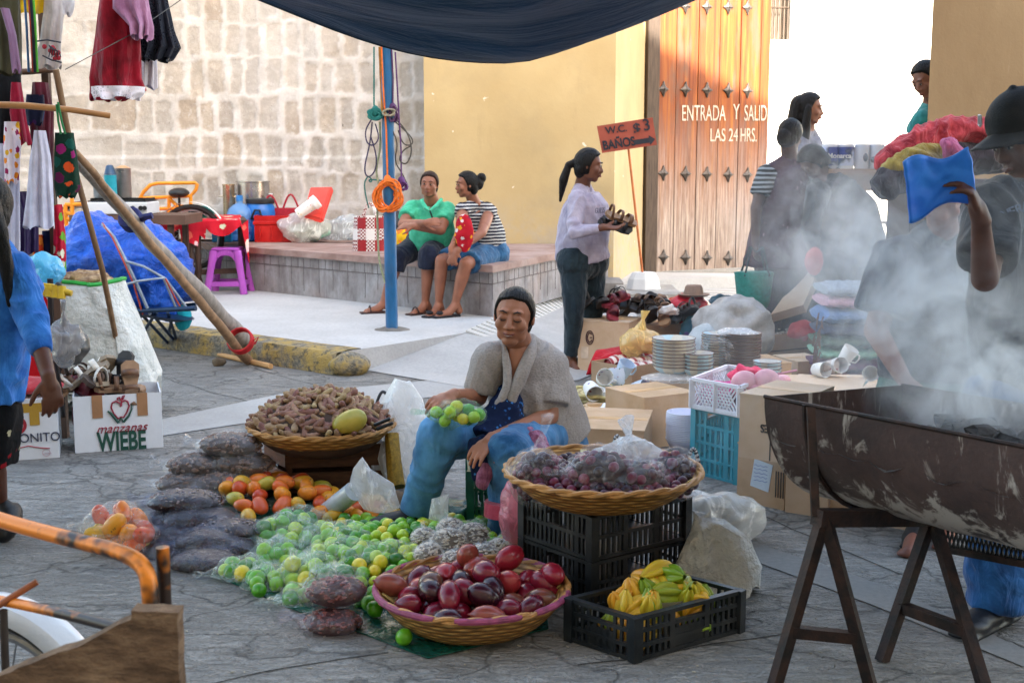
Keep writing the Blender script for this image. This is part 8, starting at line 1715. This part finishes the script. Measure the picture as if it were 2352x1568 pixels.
garm(w10, 'jeans', cloth('1c4a84', '2e68a8', .8, 500, .3), lambda m: pants(m, Lg, .96, .12, .10, .17, .98), .009, .012, 6, .9)
for L in Lg: m = MB(); shoe(m, L['a'], L['t'], 1.15, 0, True); m.build('boot', M('101218', .45), w10, remesh=.007)
m = MB(); a, b_, c_, d_ = W(2075, 372, 3.32), W(2225, 345, 3.30), W(2248, 455, 3.34), W(2090, 505, 3.36); m.grid(lambda a0, b0: lerp(lerp(a, b_, a0), lerp(d_, c_, a0), b0)+V((0, .03*math.sin(a0*3)+.01*nz((a0*5, b0*5, 0)), .012*math.sin(a0*7+b0*4))), 20, 14)
m.build('fan', M('1c66d8', .45, .2, 4, .2, 30, col2='3a8cf0'), solid=.006, label='bright blue plastic sheet used by the capped man as a fan', cat='fan')

# ================= woman in the smoke behind the grill =================
hc = W(2165, 455, 4.6); f = V((-.2, -.8, -.5)); u = V((-.1, -.3, 1)); nk = W(2165, 520, 4.7); sL, sR = W(2060, 598, 4.7), W(2235, 600, 4.85)
tor = [(2150, 870, 4.8, .20, .16), (2150, 790, 4.8, .20, .17), (2145, 700, 4.78, .21, .17), (2145, 620, 4.75, .20, .14), (2150, 560, 4.72, .14, .10)]
A = [dict(e=W(2012, 760, 4.65), w=W(2075, 870, 4.45), d=(.5, -.4, -.4), n=(0, -.3, .9), c=.5, r=1.25), dict(e=W(2270, 740, 4.7), w=W(2260, 860, 4.5), d=(-.3, -.4, -.5), n=(0, 0, 1), t=-1, c=.5, r=1.2)]
Lg = [dict(h=W(2110, 880, 4.75), k=W(2120, 1060, 4.65), a=W(2112, 1235, 4.62), t=G(2085, 1278), r=1.1), dict(h=W(2190, 880, 4.85), k=W(2195, 1060, 4.8), a=W(2190, 1220, 4.85), t=G(2165, 1262), r=1.1)]
w11 = person('woman in dark grey clothes standing behind the grill veiled by smoke', hc, f, u, V((1.6, 4.75, 0)), tor, (1, .1, 0), nk, (sL, sR), A, Lg, sk='7a4c3c', k=1.0, vx=.008, fat=1.05)
hairlump(w11, hc, f, u, 1.05, '14110f')
garm(w11, 'blouse', cloth('20242e', '2e3340', .7), lambda m: sh_(m, [(2150, 860, 4.8, .205, .165)]+tor[1:], (1, .1, 0), (sL, sR), A, (.75, .75), 1.12, .085, nk), .009, .010, 6)
garm(w11, 'skirt', cloth('2a5a50', '3a7064', .7), lambda m: m.loft([(W(2150, 850, 4.8), .21, .17), (W(2150, 960, 4.8), .25, .21), (W(2150, 1090, 4.75), .24, .2)], 24), .010, .012, 7)
for L in Lg: m = MB(); shoe(m, V(L['a'])+V((0, 0, 0)), L['t'], 1.05); m.build('slipper', M('141214', .6), w11, remesh=.007)
for lab, pts, rr, c1, c2 in (('red knitted shawl bunched over the shoulders behind the blue fan', [(2035, 372, 4.9), (2110, 322, 4.95), (2190, 303, 5.0), (2290, 305, 5.0)], [.04, .055, .06, .05], '9a2834', 'c84a50'), ('yellow and olive shawl roll under the red one', [(2050, 390, 4.85), (2110, 362, 4.85), (2180, 352, 4.9)], [.04, .045, .03], '8a7030', 'a89048'), ('pink shawl end draped under the red one', [(2175, 335, 4.82), (2200, 365, 4.82), (2190, 395, 4.82)], [.03, .04, .03], 'a84870', 'c06a90'), ('dark brown cloth roll beneath the bunched shawls', [(2040, 420, 4.85), (2100, 385, 4.9), (2200, 360, 5.0), (2330, 350, 5.05)], [.06, .065, .07, .07], '2a2026', '3a2e36')):
    P = [W(*q) for q in pts]; m = MB(); m.chain(P, rr, 16); m.build('shawl', cloth(c1, c2, .9, 60, .3, sc=22), remesh=.008, post=foldpost(.016, 14, 1), label=lab, cat='shawl')
m = MB(); p0 = W(2200, 400, 5.05); m.box(V((p0.x, 5.0, 0)), (.5, .3, p0.z-.02), z0=True, bev=.01); m.build('cupboard', M('3a2c28', .7, .2, 4, stretch=(3, 3, .5)), smooth=False, label='tall dark wooden cupboard hidden in smoke carrying the bunched shawls', cat='cupboard')
for o in SAND: drop(o)
# ---------- half-barrel grill on trestles ----------
Aw = W(1756, 910, 3.50); Bw = W(2071, 884, 3.90); ch = Bw-Aw; Rr = ch.length/2; chn = V((ch.x, ch.y, 0)).normalized(); ax = V((chn.y, -chn.x, 0)); rz = (Aw.z+Bw.z)/2; C0 = V(((Aw.x+Bw.x)/2, (Aw.y+Bw.y)/2, rz)); L = 1.05; tilt = (Bw.z-Aw.z)/ch.length
th = empty('grill', C0+ax*.5+V((0, 0, -rz)), 'rusty half barrel grill full of smoking charcoal on iron trestles', 'grill')
t = NT('rusty_drum'); n = t.noise(3, 6, .65, t.coord((1, 1, 1))); f_ = t.noise(30, 5, .7); sp = t.node('ShaderNodeSeparateXYZ'); t.l.new(t.tc.outputs['Object'], sp.inputs[0])
c = t.ramp(n, [(.3, (.028, .023, .024)), (.5, (.062, .038, .036)), (.7, (.09, .055, .05))]); c = t.mix(t.ramp(f_, [(.45, 0.), (.8, .5)]), c, (.03, .028, .03))
st = t.noise(5.5, 5, .7, t.coord((2.0, 2.0, .45)), .7); low = t.math('MULTIPLY', t.math('SUBTRACT', .60, sp.outputs[2]), 4.5, True)
ash = t.ramp(t.math('ADD', st, t.math('MULTIPLY', low, .22)), [(.56, 0.), (.64, .9)]); c = t.mix(ash, c, (.40, .36, .33)); c = t.mix(t.math('MULTIPLY', low, t.ramp(t.noise(2, 4), [(.4, 0.), (.6, .7)])), c, (.22, .17, .14))
GM = t.fin(c, .75, t.bump(f_, .6, .006, t.bump(n, .5, .02)), .15, .35)
m = MB(); ns = 28; nl = 26; vs = []
def bp(i, j, rr):
    a = PI*i/ns; return C0+chn*(-math.cos(a)*rr)+V((0, 0, -math.sin(a)*rr+tilt*(-math.cos(a)*rr)))+ax*(L*j/nl)
for rr in (Rr, Rr-.006): vs += [bp(i, j, rr)+V((0, 0, .003*nz((i*.4, j*.5, 0)))) for j in range(nl+1) for i in range(ns+1)]
o_ = (nl+1)*(ns+1); w_ = ns+1
m.add(vs, [(j*w_+i, j*w_+i+1, (j+1)*w_+i+1, (j+1)*w_+i) for j in range(nl) for i in range(ns)]+[(o_+(j+1)*w_+i, o_+(j+1)*w_+i+1, o_+j*w_+i+1, o_+j*w_+i) for j in range(nl) for i in range(ns)]+[(j*w_+e, (j+1)*w_+e, o_+(j+1)*w_+e, o_+j*w_+e) for j in range(nl) for e in (0, ns)])
for j in (0, nl): m.poly([bp(i, j, Rr-.001) for i in range(ns+1)], .006, ax*(1 if j == 0 else -1))
m.build('barrel_half', GM, th)
BKm = M('1c1819', .6, .5, 20, .5, 80, metal=.4, col2='3a2822')
for k, off in enumerate((.15, .93)):
    m = MB(); m.tube([bp(i, 0, Rr+.006)+ax*off for i in range(0, ns+1, 2)], .008, 6); m.build('hoop', BKm, th)
m = MB()
for e in (0, ns): m.tube([bp(e, 0, Rr), bp(e, nl, Rr)], .006, 6)
m.build('rim', BKm, th)
q7 = random.Random(5); cm = M('1a1a1d', .9, .5, 12, .8, 50, col2='4a4a4c')
m = MB(); m.grid(lambda a, b: C0+chn*(Rr*.93*(2*a-1))+ax*(.02+(L-.04)*b)+V((0, 0, -.13+.03*nz((a*6, b*12, 0))+tilt*Rr*(2*a-1))), 24, 40); m.build('ash_bed', M('4c4c4e', .95, .4, 9, .7, 50, col2='7a7a7c'), th)
for k in range(46):
    a = q7.uniform(-.8, .8); b = q7.uniform(.25, 1) if k % 4 else q7.uniform(.55, .95); p = C0+chn*Rr*a+ax*L*b+V((0, 0, -.105+.10*(1-a*a)*min(1, b*1.2)+q7.uniform(-.02, .01)))
    m = MB(); m.box(p, (q7.uniform(.05, .10), q7.uniform(.04, .06), q7.uniform(.03, .05)), Matrix.Rotation(q7.uniform(0, 3), 3, 'Z')@Matrix.Rotation(q7.uniform(-.6, .6), 3, 'X'), bev=.012, jit=.006)
    m.build('charcoal', cm, smooth=False, label='rough lump of charcoal lying in the half barrel grill', cat='charcoal', group='charcoal lumps in the grill')
# trestles
m = MB()
ap1, ap2 = W(1893, 1188, 3.25), W(2140, 1188, 3.50)
feet = ((G(1773, 1595), G(2006, 1600)), (G(2025, 1518), G(2268, 1600)))
for ap, (fa, fb), lv in ((ap1, feet[0], .64), (ap2, feet[1], .62)):
    for ft in (fa, fb): MB().bar(ap+V((0, 0, .01)), ft, .030, .030).build('leg', BKm, th, smooth=False)
    MB().bar(lerp(ap, fa, lv), lerp(ap, fb, lv+.03), .03, .03).build('crossbar', BKm, th, smooth=False)
MB().bar(ap1+(ap1-ap2).normalized()*.03, ap2, .04, .045).build('top_bar', BKm, th, smooth=False)
MB().bar(W(1873, 1185, 3.24), W(1862, 935, 3.33), .022, .014).build('upright_strap', BKm, th, smooth=False)
# mesh shelf under the barrel
m = MB(); a, b_ = W(2170, 1185, 3.62), W(2420, 1225, 3.3); c_ = a+V((0, 0, -.10)); 
for i in range(12):
    for s_ in (0, 1): m.bar(lerp(a, b_, i/12)+V((0, 0, -.10*s_)), lerp(a, b_, (i+1)/12)+V((0, 0, -.10*(1-s_))), .005)
    for s_ in (0, 1): m.bar(lerp(a, b_, (i+.5)/12)+V((0, 0, -.10*s_)), lerp(a, b_, min(1, (i+1.5)/12))+V((0, 0, -.10*(1-s_))), .005)
m.build('wire_mesh', M('151416', .6, metal=.5), th, smooth=False); MB().bar(a+V((0, 0, -.10)), b_+V((0, 0, -.10)), .02, .02).build('shelf_bar', BKm, th, smooth=False)
# small litter on the road
lt = random.Random(9); m = MB()
for k in range(150):
    p = G(lt.uniform(380, 2300), lt.uniform(1050, 1560), .003); m.ell(p, (lt.uniform(.003, .010), lt.uniform(.002, .005), .002), Matrix.Rotation(lt.uniform(0, 3), 3, 'Z'), 6, 4)
m.build('grit', M('a49c8c', .9, .4, 9, rand=0), kind='stuff', label='pale grit and husks scattered over the road', cat='litter')
# ---------- smoke ----------
def smoke(blobs, name='smoke'):
    m = MB()
    for c, r, d in blobs: m.ell(c, [x*1.0 for x in r], nu=16, nv=10)
    t = NT('smoke'); t.n.remove(t.b); v = t.node('ShaderNodeVolumePrincipled'); v.inputs['Color'].default_value = (.92, .96, 1.0, 1); v.inputs['Anisotropy'].default_value = .15
    tot = None; gp = t.node('ShaderNodeNewGeometry').outputs['Position']
    for c, r, d in blobs:
        s1 = t.node('ShaderNodeVectorMath', operation='SUBTRACT'); t.l.new(gp, s1.inputs[0]); s1.inputs[1].default_value = c
        s2 = t.node('ShaderNodeVectorMath', operation='DIVIDE'); t.l.new(s1.outputs[0], s2.inputs[0]); s2.inputs[1].default_value = r
        ln = t.node('ShaderNodeVectorMath', operation='LENGTH'); t.l.new(s2.outputs[0], ln.inputs[0])
        q = t.math('MULTIPLY', t.math('SUBTRACT', 1.0, ln.outputs['Value'], True), d); tot = q if tot is None else t.math('ADD', tot, q)
    n = t.noise(4.2, 6, .66, gp, 1.1); w_ = t.ramp(n, [(.46, .02), (.60, 1.)])
    t.set(v.inputs['Density'], t.math('MULTIPLY', tot, w_)); t.l.new(v.outputs[0], t.o.inputs['Volume'])
    o = m.build(name, t.m, remesh=.06, sm=2, label='bluish white smoke billowing up from the charcoal', cat='smoke', kind='stuff'); return o
smoke([(W(2240, 890, 3.6), (.36, .36, .26), 10.0), (W(2180, 770, 3.9), (.36, .36, .40), 8.0), (W(2110, 620, 4.3), (.46, .42, .44), 3.6), (W(2310, 800, 3.5), (.34, .3, .30), 5.0), (W(2290, 600, 3.5), (.34, .3, .4), 2.0), (W(2020, 650, 5.2), (.55, .5, .6), 1.8), (W(1910, 520, 6.8), (.66, .7, .6), 1.7), (W(1800, 900, 4.8), (.75, .8, .6), .3)])

# ---------- near corner of a cargo tricycle ----------
wt = NT('worn_orange'); n = wt.noise(2.2, 5, .7, wt.coord((1, 1, 1), rot=(0, .3, 0))); sp = wt.node('ShaderNodeSeparateXYZ'); wt.l.new(wt.node('ShaderNodeNewGeometry').outputs['Normal'], sp.inputs[0])
c = wt.mix(wt.ramp(n, [(.47, 0.), (.53, 1.)]), srgb('d97a12'), srgb('2a1a12')); c = wt.mix(wt.ramp(wt.noise(40, 4, .7), [(.6, 0.), (.75, .6)]), c, srgb('6a3a1a'))
OT = wt.fin(c, .4, wt.bump(n, .4, .006), .2, .5)
th = empty('cargo_tricycle', W(150, 1450, 2.3)*1.0-V((0, 0, W(150, 1450, 2.3).z)), 'chipped orange tubular cargo tricycle cut off by the lower left corner', 'tricycle')
def tub(pts, r, nm='frame_tube', par=None, mat=OT):
    P = [W(*q) for q in pts]
    for _ in range(2):
        Q = [P[0]]
        for i in range(len(P)-1): Q += [lerp(P[i], P[i+1], .25), lerp(P[i], P[i+1], .75)]
        P = Q+[P[-1]]
    return MB().tube(P, r, 14).build(nm, mat, par or th)
tub([(-120, 1150, 2.5), (0, 1195, 2.4), (170, 1240, 2.28), (290, 1270, 2.2), (332, 1300, 2.17), (345, 1345, 2.15), (350, 1480, 2.15)], .0155)
tub([(373, 1256, 2.2), (377, 1340, 2.2), (381, 1480, 2.2)], .0125); tub([(-40, 1372, 2.45), (40, 1385, 2.4), (160, 1412, 2.3), (290, 1446, 2.2), (345, 1465, 2.16)], .0105)
tub([(85, 1335, 2.42), (20, 1375, 2.4), (-20, 1400, 2.4)], .007, 'brace', None, M('8a4a24', .6)); tub([(8, 1400, 2.4), (10, 1470, 2.4), (14, 1568, 2.4)], .008, 'stay', None, M('2c2018', .6))
wcn = W(-5, 1645, 2.6); Rw = .235
aw = V((.97, -.24, 0)).normalized(); an_ = V((.24, .97, 0)).normalized()
m = MB(); m.tube([wcn+aw*(Rw*math.cos(a))+V((0, 0, Rw*math.sin(a))) for a in [2*PI*i/48 for i in range(48)]], .026, 12, closed=True); wh_ = m.build('wheel', M('231f1d', .8, .3, 14), th)
m = MB(); m.tube([wcn+aw*((Rw-.04)*math.cos(a))+V((0, 0, (Rw-.04)*math.sin(a))) for a in [2*PI*i/40 for i in range(40)]], .011, 8, closed=True)
for k in range(20): a = 2*PI*k/20; m.bar(wcn+an_*.03*(-1)**k, wcn+aw*((Rw-.04)*math.cos(a))+V((0, 0, (Rw-.04)*math.sin(a))), .003)
m.build('spokes', M('8a8a8c', .35, metal=.8), wh_)
m = MB(); vs = []; n1 = 26
for i in range(n1+1):
    a = R(-5+150*i/n1); rr = Rw+.05
    for o1, o2 in ((-.05, -.04), (-.035, -.01), (0, .0), (.035, -.01), (.05, -.04)): vs.append(wcn+aw*((rr+o2)*math.cos(a))+V((0, 0, (rr+o2)*math.sin(a)))+an_*o1)
m.add(vs, [(i*5+j, i*5+j+1, i*5+j+6, i*5+j+5) for i in range(n1) for j in range(4)]); m.build('mudguard', M('c8ccd2', .3, .1, 3, coat=.4), th, solid=.003)
wp = NT('rough_plank'); n = wp.noise(9, 6, .7, wp.coord((1, 1, 3), rot=(0, -.45, 0))); f2_ = wp.noise(60, 4, .7); wp = wp.fin(wp.ramp(n, [(.3, srgb('3c2c20')), (.5, srgb('6e5642')), (.7, srgb('957a60'))]), .9, wp.bump(n, .9, .02, wp.bump(f2_, .6, .006)), 0, .2)
edge = [(-60, 1585), (0, 1552), (90, 1516), (180, 1484), (250, 1446), (300, 1422), (302, 1400), (345, 1405), (408, 1408), (411, 1500), (414, 1640)]
P = [W(x, y, 1.86) for x, y in edge]; Q = [lerp(P[i], P[i+1], k/4)+V((nz(lerp(P[i], P[i+1], k/4), 40)*.003, 0, nz(lerp(P[i], P[i+1], k/4)+V((3, 3, 3)), 40)*.003)) for i in range(len(P)-1) for k in range(4)]+[P[-1]]
Q.append(W(-60, 1640, 1.86)); m = MB(); m.poly(Q, .035, V((0, 1, 0))); m.build('side_board', wp, th, smooth=False)
